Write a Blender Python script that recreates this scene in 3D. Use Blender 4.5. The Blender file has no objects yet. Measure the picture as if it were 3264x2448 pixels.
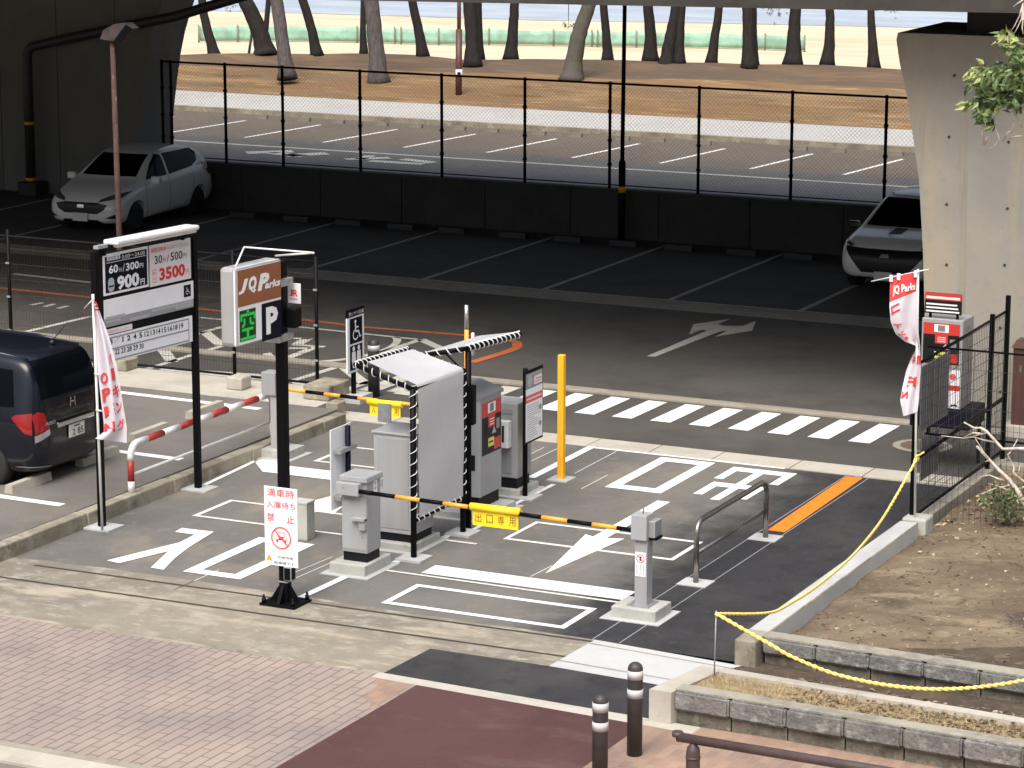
import bpy, bmesh, math, random
import mathutils
from mathutils import Vector, Matrix, Quaternion
from mathutils.bvhtree import BVHTree
random.seed(7)
S = bpy.context.scene
COL = S.collection
rad = math.radians

# ---------------------------------------------------------------- camera, world, sun, exposure
FPX, PITCH, ROLL, YAW, CAMH = 9000.0, 0.20537, -0.0017, 0.4508, 9.0
PCX, PCY = 1632.0, 1224.0

def _lot(w):
    c, s = math.cos(YAW), math.sin(YAW)
    return Vector((w[0]*c - w[1]*s, w[0]*s + w[1]*c, w[2]))
_fw = Vector((0, math.cos(PITCH), -math.sin(PITCH)))
_ri = Vector((1, 0, 0))
_dn = Vector((0, -math.sin(PITCH), -math.cos(PITCH)))
_ri, _dn = _ri*math.cos(ROLL)+_dn*math.sin(ROLL), -_ri*math.sin(ROLL)+_dn*math.cos(ROLL)
FW, RI, DN = _lot(_fw), _lot(_ri), _lot(_dn)

cam = bpy.data.objects.new("camera", bpy.data.cameras.new("camera"))
COL.objects.link(cam)
cam.data.sensor_width = 36.0
cam.data.lens = 36.0*FPX/3264.0
cam.data.clip_start = 0.5
cam.data.clip_end = 5000.0
m = Matrix((( RI.x, -DN.x, -FW.x, 0), (RI.y, -DN.y, -FW.y, 0), (RI.z, -DN.z, -FW.z, CAMH), (0, 0, 0, 1)))
cam.matrix_world = m
S.camera = cam

SUN_EL, SUN_AZ = 56.0, 172.0          # azimuth clockwise from +Y: light from behind the camera
world = bpy.data.worlds.new("World")
S.world = world
world.use_nodes = True
wn = world.node_tree
for n in list(wn.nodes): wn.nodes.remove(n)
sky = wn.nodes.new('ShaderNodeTexSky')
sky.sky_type = 'NISHITA'
sky.sun_disc = False
sky.sun_elevation = rad(SUN_EL)
sky.sun_rotation = rad(SUN_AZ)
sky.air_density = 1.0
sky.dust_density = 4.0
hsv = wn.nodes.new('ShaderNodeHueSaturation')
hsv.inputs['Saturation'].default_value = 0.6
bg = wn.nodes.new('ShaderNodeBackground')
bg.inputs['Strength'].default_value = 0.14
wo = wn.nodes.new('ShaderNodeOutputWorld')
wn.links.new(sky.outputs[0], hsv.inputs['Color'])
# an overcast sky: brighter overhead than at the horizon
wtc = wn.nodes.new('ShaderNodeTexCoord'); wsx = wn.nodes.new('ShaderNodeSeparateXYZ')
wmr = wn.nodes.new('ShaderNodeMapRange'); wmr.inputs['From Min'].default_value = 0.0; wmr.inputs['From Max'].default_value = 1.0
wmr.inputs['To Min'].default_value = 0.22; wmr.inputs['To Max'].default_value = 1.25
wmx = wn.nodes.new('ShaderNodeMix'); wmx.data_type = 'RGBA'; wmx.blend_type = 'MULTIPLY'; wmx.inputs['Factor'].default_value = 1.0
wn.links.new(wtc.outputs['Generated'], wsx.inputs[0]); wn.links.new(wsx.outputs['Z'], wmr.inputs['Value'])
wn.links.new(hsv.outputs[0], wmx.inputs['A']); wn.links.new(wmr.outputs[0], wmx.inputs['B'])
wn.links.new(wmx.outputs['Result'], bg.inputs['Color'])
wn.links.new(bg.outputs[0], wo.inputs['Surface'])

sd = bpy.data.lights.new("sun", 'SUN')
sd.energy = 1.5
sd.angle = rad(42.0)
sd.color = (1.0, 0.93, 0.82)
sun = bpy.data.objects.new("sun", sd)
COL.objects.link(sun)
_az, _el = rad(SUN_AZ), rad(SUN_EL)
_to = Vector((math.sin(_az)*math.cos(_el), math.cos(_az)*math.cos(_el), math.sin(_el)))
sun.rotation_euler = _to.to_track_quat('Z', 'Y').to_euler()
sun.location = (0, 0, 30)

S.view_settings.view_transform = 'Standard'
S.view_settings.look = 'None'
S.view_settings.exposure = 0.9
S.view_settings.gamma = 1.0
S.render.engine = 'CYCLES'
S.cycles.max_bounces = 8
S.cycles.diffuse_bounces = 5
S.cycles.use_denoising = True
S.cycles.caustics_reflective = False
S.cycles.caustics_refractive = False

# ---------------------------------------------------------------- from a pixel of the photograph to a point of the place
def ray(px, py):
    return RI*((px-PCX)/FPX) + DN*((py-PCY)/FPX) + FW
def G(px, py, z=0.0):
    d = ray(px, py); t = (z-CAMH)/d.z
    return Vector((d.x*t, d.y*t, z))
def onX(px, py, X):
    d = ray(px, py); t = X/d.x
    return Vector((X, d.y*t, CAMH+d.z*t))
def onY(px, py, Y):
    d = ray(px, py); t = Y/d.y
    return Vector((d.x*t, Y, CAMH+d.z*t))
def zat(X, Y, py):
    lo, hi = -5.0, 30.0
    for _ in range(50):
        mz = (lo+hi)/2
        v = Vector((X, Y, mz-CAMH)); d = v.dot(FW)
        if PCY + FPX*v.dot(DN)/d > py: lo = mz
        else: hi = mz
    return (lo+hi)/2
def cr(c, x, y): return (c[0]+x/c[2], c[1]+y/c[2])
def GG(c, x, y, z=0.0): return G(*cr(c, x, y), z)
C1=(300,1000,2.765); C2=(900,1400,2.765); C3=(1600,1150,2.765); C4=(1400,900,2.765); C5=(0,700,2.765); C6=(300,1600,2.765)
C7=(900,1850,2.765); C8=(2464,0,2.765); R2=(700,0,2.033); R3=(1500,0,2.033); R4=(2448,0,2.033); R5=(2448,800,2.033)
R6=(2448,1632,2.033); R7=(1632,1632,2.033); R8=(0,1632,2.033); K5=(1000,800,3.016); K4=(1000,950,2.074); M3=(650,750,3.3175)
M5=(1400,1050,3.3175); B2=(280,720,4.1475); P8=(2780,820,1.885); N7=(1900,1550,3.318); L0=(0,1000,2.765); W4=(2864,1200,2.765)
H3=(2100,2050,1.9); T6=(600,0,2.765); S2=(2600,580,4.1475); N6=(780,1500,3.605); DD=(0,0,1/1.47559)
Q2=(900,1000,4.424); Q3=(2960,0,3.319); Q5=(3000,1300,4.148); AR=(1980,980,4.608)

# ---------------------------------------------------------------- materials
def lin(r, g, b):
    f = lambda c: c/12.92 if c <= 0.04045 else ((c+0.055)/1.055)**2.4
    return (f(r/255), f(g/255), f(b/255))
def newmat(name):
    m = bpy.data.materials.new(name); m.use_nodes = True
    nt = m.node_tree; b = nt.nodes['Principled BSDF']
    return m, nt, b
def mat(name, col, rough=0.6, var=0.0, scale=4.0, bump=0.0, bscale=60.0, metal=0.0, spec=0.5, coat=0.0,
        col2=None, lo=0.4, hi=0.6, detail=6.0, stretch=None, trans=0.0, emit=None, estr=0.0, speck=0.0, sscale=300.0):
    """Plain surface with a broad colour variation (var or col2), fine speckle and a small bump."""
    m, nt, b = newmat(name)
    b.inputs['Roughness'].default_value = rough
    b.inputs['Metallic'].default_value = metal
    b.inputs['Specular IOR Level'].default_value = spec
    b.inputs['Coat Weight'].default_value = coat
    b.inputs['Coat Roughness'].default_value = 0.05
    if emit:
        b.inputs['Emission Color'].default_value = (*emit, 1); b.inputs['Emission Strength'].default_value = estr
    c = (*col, 1)
    b.inputs['Base Color'].default_value = c
    if var or col2 or bump or speck:
        tc = nt.nodes.new('ShaderNodeTexCoord')
        mp = nt.nodes.new('ShaderNodeMapping')
        nt.links.new(tc.outputs['Object'], mp.inputs['Vector'])
        if stretch: mp.inputs['Scale'].default_value = stretch
        out = None
        if var or col2:
            nz = nt.nodes.new('ShaderNodeTexNoise')
            nz.inputs['Scale'].default_value = scale; nz.inputs['Detail'].default_value = detail
            nz.inputs['Roughness'].default_value = 0.62
            nt.links.new(mp.outputs[0], nz.inputs['Vector'])
            rp = nt.nodes.new('ShaderNodeValToRGB')
            rp.color_ramp.elements[0].position = lo; rp.color_ramp.elements[1].position = hi
            if col2:
                rp.color_ramp.elements[0].color = c; rp.color_ramp.elements[1].color = (*col2, 1)
            else:
                rp.color_ramp.elements[0].color = (*[x*(1-var) for x in col], 1)
                rp.color_ramp.elements[1].color = (*[min(1, x*(1+var)) for x in col], 1)
            nt.links.new(nz.outputs['Fac'], rp.inputs['Fac'])
            out = rp.outputs[0]
        if speck:
            n2 = nt.nodes.new('ShaderNodeTexNoise'); n2.inputs['Scale'].default_value = sscale; n2.inputs['Detail'].default_value = 2
            nt.links.new(tc.outputs['Object'], n2.inputs['Vector'])
            r2 = nt.nodes.new('ShaderNodeValToRGB')
            r2.color_ramp.elements[0].position = 0.3; r2.color_ramp.elements[1].position = 0.7
            r2.color_ramp.elements[0].color = (1-speck, 1-speck, 1-speck, 1); r2.color_ramp.elements[1].color = (1+speck, 1+speck, 1+speck, 1)
            nt.links.new(n2.outputs['Fac'], r2.inputs['Fac'])
            mx = nt.nodes.new('ShaderNodeMix'); mx.data_type = 'RGBA'; mx.blend_type = 'MULTIPLY'
            mx.inputs['Factor'].default_value = 1.0
            if out: nt.links.new(out, mx.inputs['A'])
            else: mx.inputs['A'].default_value = c
            nt.links.new(r2.outputs[0], mx.inputs['B'])
            out = mx.outputs['Result']
        if out: nt.links.new(out, b.inputs['Base Color'])
        if bump:
            n3 = nt.nodes.new('ShaderNodeTexNoise'); n3.inputs['Scale'].default_value = bscale; n3.inputs['Detail'].default_value = 4
            nt.links.new(mp.outputs[0], n3.inputs['Vector'])
            bp = nt.nodes.new('ShaderNodeBump'); bp.inputs['Strength'].default_value = bump; bp.inputs['Distance'].default_value = 0.02
            nt.links.new(n3.outputs['Fac'], bp.inputs['Height'])
            nt.links.new(bp.outputs[0], b.inputs['Normal'])
    return m

def layer_nodes(nt, tc, base, layers):
    cur = None
    for i, (col, sc, lo, hi, st, off, stt) in enumerate(layers):
        mp = nt.nodes.new('ShaderNodeMapping'); mp.inputs['Location'].default_value = (off, off*1.7, 0)
        mp.inputs['Scale'].default_value = stt or (1, 1, 1)
        nt.links.new(tc.outputs['Object'], mp.inputs['Vector'])
        nz = nt.nodes.new('ShaderNodeTexNoise'); nz.inputs['Scale'].default_value = sc
        nz.inputs['Detail'].default_value = 7; nz.inputs['Roughness'].default_value = 0.65
        nt.links.new(mp.outputs[0], nz.inputs['Vector'])
        rp = nt.nodes.new('ShaderNodeMapRange'); rp.inputs['From Min'].default_value = lo; rp.inputs['From Max'].default_value = hi
        rp.inputs['To Max'].default_value = st
        nt.links.new(nz.outputs['Fac'], rp.inputs['Value'])
        mx = nt.nodes.new('ShaderNodeMix'); mx.data_type = 'RGBA'
        nt.links.new(rp.outputs[0], mx.inputs['Factor'])
        if cur: nt.links.new(cur, mx.inputs['A'])
        else: mx.inputs['A'].default_value = (*base, 1)
        mx.inputs['B'].default_value = (*col, 1)
        cur = mx.outputs['Result']
    return cur
def layered(name, base, layers, rough=0.85, bump=0.15, bscale=80.0, spec=0.25, coat=0.0, worn=None):
    """Weathered surface: a base colour, then (colour, noise scale, lo, hi, strength, seed offset, stretch) patches over it.
    worn = (base, layers, x0, x1): an older surface that the first one gives way to, raggedly, between x0 and x1."""
    m, nt, b = newmat(name)
    b.inputs['Roughness'].default_value = rough
    b.inputs['Specular IOR Level'].default_value = spec
    b.inputs['Coat Weight'].default_value = coat
    tc = nt.nodes.new('ShaderNodeTexCoord')
    cur = layer_nodes(nt, tc, base, layers)
    if worn:
        old = layer_nodes(nt, tc, worn[0], worn[1])
        sx = nt.nodes.new('ShaderNodeSeparateXYZ'); nt.links.new(tc.outputs['Object'], sx.inputs[0])
        nz = nt.nodes.new('ShaderNodeTexNoise'); nz.inputs['Scale'].default_value = 0.8; nz.inputs['Detail'].default_value = 8; nz.inputs['Roughness'].default_value = 0.68
        nt.links.new(tc.outputs['Object'], nz.inputs['Vector'])
        ma = nt.nodes.new('ShaderNodeMath'); ma.operation = 'MULTIPLY_ADD'; ma.inputs[1].default_value = 2.2
        nt.links.new(nz.outputs['Fac'], ma.inputs[0]); nt.links.new(sx.outputs['X'], ma.inputs[2])
        rp = nt.nodes.new('ShaderNodeMapRange'); rp.inputs['From Min'].default_value = worn[2]+1.1; rp.inputs['From Max'].default_value = worn[3]+1.1
        rp.interpolation_type = 'SMOOTHSTEP'
        nt.links.new(ma.outputs[0], rp.inputs['Value'])
        mx = nt.nodes.new('ShaderNodeMix'); mx.data_type = 'RGBA'
        nt.links.new(rp.outputs[0], mx.inputs['Factor']); nt.links.new(old, mx.inputs['A']); nt.links.new(cur, mx.inputs['B'])
        cur = mx.outputs['Result']
    nt.links.new(cur, b.inputs['Base Color'])
    if bump:
        n3 = nt.nodes.new('ShaderNodeTexNoise'); n3.inputs['Scale'].default_value = bscale; n3.inputs['Detail'].default_value = 5
        nt.links.new(tc.outputs['Object'], n3.inputs['Vector'])
        bp = nt.nodes.new('ShaderNodeBump'); bp.inputs['Strength'].default_value = bump; bp.inputs['Distance'].default_value = 0.02
        nt.links.new(n3.outputs['Fac'], bp.inputs['Height']); nt.links.new(bp.outputs[0], b.inputs['Normal'])
    return m

def brickmat(name, c1, c2, mortar, bw, bh, ms=0.012, rot=0.0, off=0.5, patch=None):
    m, nt, b = newmat(name)
    b.inputs['Roughness'].default_value = 0.85; b.inputs['Specular IOR Level'].default_value = 0.2
    tc = nt.nodes.new('ShaderNodeTexCoord'); mp = nt.nodes.new('ShaderNodeMapping')
    mp.inputs['Rotation'].default_value = (0, 0, rot)
    nt.links.new(tc.outputs['Object'], mp.inputs['Vector'])
    br = nt.nodes.new('ShaderNodeTexBrick')
    br.inputs['Scale'].default_value = 1.0
    br.inputs['Brick Width'].default_value = bw; br.inputs['Row Height'].default_value = bh
    br.inputs['Mortar Size'].default_value = ms; br.inputs['Mortar Smooth'].default_value = 0.3
    br.inputs['Color1'].default_value = (*c1, 1); br.inputs['Color2'].default_value = (*c2, 1); br.inputs['Mortar'].default_value = (*mortar, 1)
    br.offset = off
    nt.links.new(mp.outputs[0], br.inputs['Vector'])
    nz = nt.nodes.new('ShaderNodeTexNoise'); nz.inputs['Scale'].default_value = 0.9; nz.inputs['Detail'].default_value = 7
    nt.links.new(tc.outputs['Object'], nz.inputs['Vector'])
    rp = nt.nodes.new('ShaderNodeValToRGB')
    rp.color_ramp.elements[0].position = 0.35; rp.color_ramp.elements[1].position = 0.65
    rp.color_ramp.elements[0].color = (0.82, 0.84, 0.85, 1); rp.color_ramp.elements[1].color = (1.1, 1.06, 1.02, 1)
    nt.links.new(nz.outputs['Fac'], rp.inputs['Fac'])
    mx = nt.nodes.new('ShaderNodeMix'); mx.data_type = 'RGBA'; mx.blend_type = 'MULTIPLY'; mx.inputs['Factor'].default_value = 1
    nt.links.new(br.outputs['Color'], mx.inputs['A']); nt.links.new(rp.outputs[0], mx.inputs['B'])
    nt.links.new(mx.outputs['Result'], b.inputs['Base Color'])
    bp = nt.nodes.new('ShaderNodeBump'); bp.inputs['Strength'].default_value = 0.4; bp.inputs['Distance'].default_value = 0.01; bp.invert = True
    nt.links.new(br.outputs['Fac'], bp.inputs['Height']); nt.links.new(bp.outputs[0], b.inputs['Normal'])
    return m

M = {}
M['asph'] = layered('old_asphalt', (0.175,0.164,0.147), [((0.13,0.122,0.112),0.5,0.45,0.62,0.85,3,None), ((0.21,0.185,0.148),0.7,0.52,0.68,0.75,11,None),
    ((0.18,0.16,0.13),5,0.55,0.68,0.6,5,None), ((0.075,0.07,0.068),12,0.62,0.70,0.6,9,None), ((0.085,0.08,0.076),45,0.55,0.7,0.5,61,None), ((0.24,0.23,0.21),110,0.58,0.72,0.5,2,None)], bump=0.35, bscale=150)
LANE_BASE = (0.172,0.163,0.148)
LANE_LAYERS = [((0.118,0.112,0.105),0.45,0.46,0.62,0.8,17,(1,.45,1)), ((0.275,0.235,0.175),0.55,0.55,0.68,0.8,23,(1,.6,1)),
    ((0.15,0.142,0.132),1.6,0.5,0.66,0.6,44,(1.6,.35,1)), ((0.225,0.2,0.165),4,0.55,0.68,0.65,5,None), ((0.07,0.066,0.064),9,0.62,0.70,0.6,31,None), ((0.085,0.08,0.076),45,0.55,0.7,0.5,61,None), ((0.26,0.25,0.23),110,0.58,0.7,0.5,2,None)]
M['asph_in'] = layered('lane_asphalt', LANE_BASE, LANE_LAYERS, bump=0.35, bscale=150)
M['asph_new'] = layered('new_asphalt', (0.036,0.036,0.039), [((0.062,0.06,0.058),0.7,0.46,0.66,0.85,3,(1,.6,1)), ((0.022,0.022,0.024),1.8,0.5,0.66,0.8,8,None), ((0.075,0.071,0.066),5,0.57,0.7,0.6,18,None),
    ((0.02,0.02,0.022),40,0.5,0.7,0.6,28,None), ((0.11,0.108,0.105),90,0.6,0.72,0.6,2,None)], rough=0.9, bump=0.5, bscale=110, worn=(LANE_BASE, LANE_LAYERS, -13.35, -12.25))
M['asph_patch'] = layered('patch_asphalt', (0.036,0.036,0.039), [((0.062,0.06,0.058),0.7,0.46,0.66,0.85,3,(1,.6,1)), ((0.022,0.022,0.024),1.8,0.5,0.66,0.8,8,None), ((0.11,0.108,0.105),90,0.6,0.72,0.6,2,None)], rough=0.9, bump=0.5, bscale=110)
M['asph_dark'] = layered('shade_toned_road_asphalt', (0.08,0.075,0.069), [((0.105,0.097,0.085),0.3,0.46,0.64,0.8,3,None), ((0.055,0.053,0.05),0.7,0.5,0.66,0.75,19,None),  # albedo lowered to deepen the shade under the bridge
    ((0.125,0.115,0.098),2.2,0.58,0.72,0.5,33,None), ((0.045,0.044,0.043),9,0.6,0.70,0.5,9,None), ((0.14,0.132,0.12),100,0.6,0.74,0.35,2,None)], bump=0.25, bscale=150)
M['asph_far'] = layered('far_road_asphalt', (0.125,0.122,0.119), [((0.1,0.098,0.095),0.25,0.45,0.65,0.7,3,None), ((0.17,0.158,0.14),0.9,0.52,0.7,0.5,19,None)], bump=0.1)
M['pier_far'] = layered('shade_toned_pier_concrete', (0.19,0.19,0.182), [((0.15,0.15,0.145),0.5,0.45,0.65,0.8,5,None), ((0.23,0.225,0.21),0.9,0.5,0.68,0.6,13,(2,2,.3)), ((0.11,0.108,0.1),0.8,0.6,0.72,0.6,29,(3,3,.15))], bump=0.12, bscale=30)  # darker neutral version of the pier concrete, shade under the deck in its colour
M['bay_far'] = layered('far_parking_asphalt', (0.145,0.12,0.095), [((0.115,0.098,0.082),0.4,0.45,0.65,0.7,3,None), ((0.18,0.145,0.105),0.9,0.52,0.7,0.6,19,None)], bump=0.1)
M['apron'] = layered('stained_concrete', (0.25,0.222,0.172), [((0.175,0.158,0.128),0.55,0.44,0.60,0.85,5,(.6,1,1)), ((0.40,0.355,0.27),1.1,0.54,0.64,0.9,13,(.45,1.3,1)),
    ((0.36,0.33,0.28),3,0.5,0.66,0.7,21,None), ((0.42,0.38,0.295),6,0.58,0.66,0.7,51,(.5,1.2,1)), ((0.44,0.33,0.15),0.32,0.67,0.71,0.7,41,None), ((0.17,0.15,0.12),7,0.62,0.70,0.6,29,None), ((0.17,0.155,0.13),40,0.6,0.7,0.4,39,None)], bump=0.2)
M['conc'] = layered('pale_concrete', (0.45,0.42,0.36), [((0.36,0.33,0.28),1.5,0.45,0.65,0.8,5,None), ((0.52,0.49,0.43),4,0.5,0.7,0.6,13,None), ((0.25,0.23,0.2),12,0.63,0.75,0.5,29,None)], bump=0.2)
M['conc_new'] = layered('fresh_concrete', (0.46,0.465,0.46), [((0.38,0.385,0.38),0.9,0.45,0.62,0.75,5,None), ((0.52,0.525,0.52),4,0.5,0.7,0.5,13,None), ((0.4,0.39,0.37),14,0.6,0.72,0.4,23,None)], bump=0.08)
M['conc_base'] = layered('gate_base_concrete', (0.43,0.43,0.40), [((0.34,0.34,0.31),2.5,0.45,0.62,0.8,5,None), ((0.26,0.245,0.21),9,0.58,0.70,0.65,13,(1,1,.5)), ((0.52,0.52,0.49),20,0.55,0.7,0.4,33,None)], bump=0.15)
M['kerb'] = layered('old_kerb_concrete', (0.33,0.30,0.23), [((0.2,0.178,0.135),1.2,0.45,0.60,0.9,5,None), ((0.46,0.425,0.34),2.4,0.52,0.66,0.7,13,None), ((0.12,0.105,0.08),6,0.58,0.68,0.8,29,None), ((0.1,0.09,0.07),30,0.6,0.7,0.5,49,None)], bump=0.35)
M['gutter'] = layered('gutter_concrete', (0.3,0.275,0.225), [((0.22,0.2,0.165),1.2,0.45,0.65,0.8,5,None), ((0.38,0.35,0.29),5,0.5,0.7,0.6,13,None)], bump=0.2)
M['pier'] = layered('pier_concrete', (0.315,0.295,0.255), [((0.255,0.25,0.232),0.5,0.45,0.62,0.85,5,None), ((0.37,0.315,0.225),0.6,0.5,0.64,0.8,13,(2.2,2.2,.25)),
    ((0.21,0.18,0.135),0.9,0.58,0.68,0.7,29,(3,3,.14)), ((0.25,0.24,0.222),5,0.55,0.68,0.55,37,None), ((0.2,0.19,0.17),25,0.6,0.72,0.35,47,None)], bump=0.15, bscale=30)
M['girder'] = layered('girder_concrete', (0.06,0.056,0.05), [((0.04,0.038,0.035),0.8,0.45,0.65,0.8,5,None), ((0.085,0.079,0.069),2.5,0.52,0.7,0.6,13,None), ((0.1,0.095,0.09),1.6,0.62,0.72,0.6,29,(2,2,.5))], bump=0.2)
M['wallc'] = layered('shade_toned_wall_concrete', (0.06,0.06,0.058), [((0.042,0.042,0.042),1.0,0.45,0.65,0.8,5,None), ((0.08,0.078,0.072),3,0.55,0.7,0.5,13,None)], bump=0.15)  # wall tone darkened to add to the shade below the deck
M['brick'] = brickmat('pink_paving_brick', (0.32,0.262,0.235), (0.295,0.242,0.218), (0.18,0.148,0.134), 0.42, 0.125, 0.011, rot=rad(90))
M['brick_or'] = brickmat('orange_paving_brick', (0.36,0.24,0.18), (0.28,0.185,0.145), (0.28,0.235,0.185), 0.21, 0.105, 0.009, rot=rad(90))
M['redpave'] = layered('red_pavement', (0.092,0.045,0.043), [((0.07,0.033,0.032),0.5,0.42,0.60,0.8,5,None), ((0.155,0.105,0.095),0.7,0.54,0.68,0.7,13,(.5,1,1)), ((0.06,0.036,0.034),3,0.56,0.68,0.5,43,None), ((0.05,0.028,0.027),50,0.55,0.7,0.5,53,None),
    ((0.28,0.2,0.18),7,0.66,0.76,0.4,29,None)], bump=0.15, bscale=120)
M['paint'] = layered('white_road_paint', (0.80,0.80,0.78), [((0.66,0.65,0.62),1.6,0.52,0.68,0.7,5,(1,.5,1)), ((0.5,0.48,0.44),7,0.64,0.74,0.5,15,None), ((0.3,0.29,0.27),40,0.68,0.74,0.6,25,None)], rough=0.75, bump=0.1, bscale=120)
M['paint_thin'] = layered('worn_white_paint', (0.68,0.67,0.62), [((0.42,0.4,0.36),5,0.55,0.72,0.7,5,None), ((0.2,0.19,0.17),16,0.62,0.7,0.7,15,None)], bump=0.0)
M['paint_old'] = layered('faded_white_paint', (0.5,0.49,0.45), [((0.3,0.29,0.26),3,0.5,0.7,0.7,5,None), ((0.16,0.15,0.135),12,0.58,0.68,0.8,15,None)], bump=0.0)
M['paint_orange'] = mat('orange_road_paint', lin(240,125,30), 0.7, var=0.08, scale=6)
M['paint_orange_old'] = layered('faded_orange_paint', lin(190,105,60), [(lin(120,85,60),5,0.5,0.7,0.7,5,None)], bump=0.0)
M['slot'] = mat('drain_slot', (0.045,0.038,0.028), 0.9)
M['iron'] = mat('rusty_iron_cover', (0.13,0.09,0.065), 0.8, var=0.25, scale=14, bump=0.3)
M['black'] = mat('black_paint', (0.003,0.003,0.0042), 0.5, spec=0.12)
M['blackmat'] = mat('matt_black', (0.014,0.014,0.017), 0.6)
M['navy'] = mat('navy_panel', (0.003,0.004,0.014), 0.5, spec=0.12)
M['white'] = mat('white_panel', (0.84,0.85,0.88), 0.35, var=0.02, scale=3)
M['boxgrey'] = mat('light_box_case', (0.33,0.33,0.335), 0.4, var=0.02, scale=3)
M['whitecase'] = mat('white_lamp_case', (0.76,0.77,0.77), 0.4, var=0.03, scale=4)
M['pinkwhite'] = mat('pink_white_panel', (0.78,0.72,0.74), 0.35)
M['lightgrey'] = mat('light_grey_print', (0.42,0.43,0.45), 0.5)
M['grey_strip'] = mat('grey_strip', (0.3,0.31,0.32), 0.5)
M['teal'] = mat('teal_print', (0.25,0.62,0.52), 0.5)
M['red'] = mat('red_print', (0.62,0.03,0.03), 0.45)
M['redsoft'] = mat('soft_red_print', (0.68,0.12,0.13), 0.5)
M['brown_sign'] = mat('brown_sign_face', (0.27,0.095,0.04), 0.4, var=0.03, scale=3)
M['machine'] = layered('grey_machine_paint', (0.34,0.345,0.355), [((0.29,0.292,0.3),1.2,0.45,0.65,0.6,5,(3,3,.35)), ((0.24,0.235,0.225),3,0.60,0.74,0.45,15,(4,4,.18)), ((0.38,0.385,0.39),8,0.6,0.7,0.4,25,None)], rough=0.42, bump=0.0, spec=0.45, coat=0.1)
M['machine_dk'] = mat('dark_grey_machine_paint', (0.25,0.255,0.26), 0.45, var=0.03, scale=2.5)
M['machine_pale'] = layered('pale_grey_machine_paint', (0.38,0.385,0.40), [((0.33,0.333,0.34),1.2,0.45,0.65,0.6,5,(3,3,.35)), ((0.27,0.265,0.255),3,0.60,0.74,0.45,35,(4,4,.18))], rough=0.4, bump=0.0, spec=0.45, coat=0.1)
M['plinth'] = mat('dark_plinth', (0.008,0.009,0.011), 0.5, spec=0.2)
M['steel'] = mat('brushed_steel', (0.5,0.5,0.5), 0.28, metal=0.9, var=0.08, scale=10)
M['steel_dk'] = mat('dull_steel', (0.30,0.28,0.26), 0.24, metal=0.85, var=0.1, scale=8)
M['galv'] = mat('galvanised_steel', (0.42,0.43,0.44), 0.45, metal=0.6, var=0.1, scale=12)
M['yellow'] = mat('yellow_post_paint', lin(246,180,40), 0.45, var=0.04, scale=5)
M['yellowsign'] = mat('yellow_plate', lin(250,215,40), 0.45)
M['amber'] = mat('amber_band', lin(245,165,60), 0.4)
M['orange_lamp'] = mat('orange_lamp_lens', lin(245,130,50), 0.2, coat=0.5)
M['sheet'] = mat('white_tarpaulin', (0.50,0.50,0.515), 0.45, var=0.03, scale=2, bump=0.05, bscale=10)
M['sheet_side'] = M['sheet']
M['cord'] = mat('white_lashing_cord', (0.7,0.7,0.7), 0.7)
M['railred'] = mat('red_rail_paint', lin(165,50,45), 0.45, var=0.08, scale=8)
M['railwhite'] = mat('white_rail_paint', (0.74,0.73,0.7), 0.45, var=0.05, scale=8)
M['bollard'] = mat('dark_brown_grey_bollard', (0.043,0.038,0.038), 0.5, var=0.15, scale=10)
M['reflect'] = mat('white_reflective_band', (0.5,0.5,0.5), 0.4)
M['rail_brown'] = mat('dark_brown_rail_paint', (0.075,0.052,0.05), 0.42, var=0.12, scale=10)
M['rust'] = layered('rusty_pink_pole', (0.095,0.055,0.047), [((0.06,0.034,0.028),5,0.45,0.65,0.8,5,None), ((0.24,0.2,0.18),18,0.6,0.68,0.9,13,(1,1,.4))], bump=0.2)
M['lamp_case'] = mat('dirty_lamp_case', (0.045,0.035,0.034), 0.5, var=0.3, scale=6)
M['brownpole'] = mat('brown_pole_paint', (0.09,0.04,0.032), 0.5, var=0.1, scale=6)
M['fence'] = mat('dark_fence_paint', (0.005,0.0045,0.006), 0.55, spec=0.15)
M['wire'] = mat('dark_fence_wire', (0.03,0.03,0.032), 0.5)
M['wire_link'] = mat('grey_chain_link_wire', (0.13,0.12,0.11), 0.5)
M['paint_shade'] = layered('shade_toned_worn_paint', (0.42,0.41,0.38), [((0.17,0.165,0.15),3,0.5,0.7,0.7,5,None), ((0.1,0.095,0.088),12,0.58,0.68,0.8,15,None)], bump=0.0)  # worn white paint, its colour darkened for the shade over the stalls
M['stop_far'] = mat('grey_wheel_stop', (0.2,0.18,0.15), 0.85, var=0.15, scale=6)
M['wire_brown'] = mat('brown_fence_wire', (0.045,0.036,0.03), 0.5)
M['panelback'] = mat('grey_sign_back', (0.16,0.165,0.185), 0.5, var=0.05, scale=4)
M['cabinet'] = mat('brown_cabinet_paint', (0.085,0.04,0.033), 0.45, var=0.1, scale=4)
M['granite'] = layered('rough_stone_block', (0.185,0.18,0.17), [((0.105,0.102,0.096),2.2,0.45,0.60,0.9,5,None), ((0.33,0.325,0.31),7,0.53,0.66,0.85,13,None), ((0.06,0.058,0.055),16,0.58,0.68,0.75,29,None), ((0.4,0.39,0.37),40,0.6,0.7,0.6,49,None)], bump=1.0, bscale=22)
M['granite_low'] = layered('weathered_lower_stone', (0.17,0.155,0.125), [((0.09,0.082,0.068),2.2,0.45,0.60,0.9,5,None), ((0.27,0.25,0.205),6,0.53,0.66,0.8,13,None), ((0.05,0.046,0.04),14,0.58,0.68,0.75,29,None)], bump=0.9, bscale=22)
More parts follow.
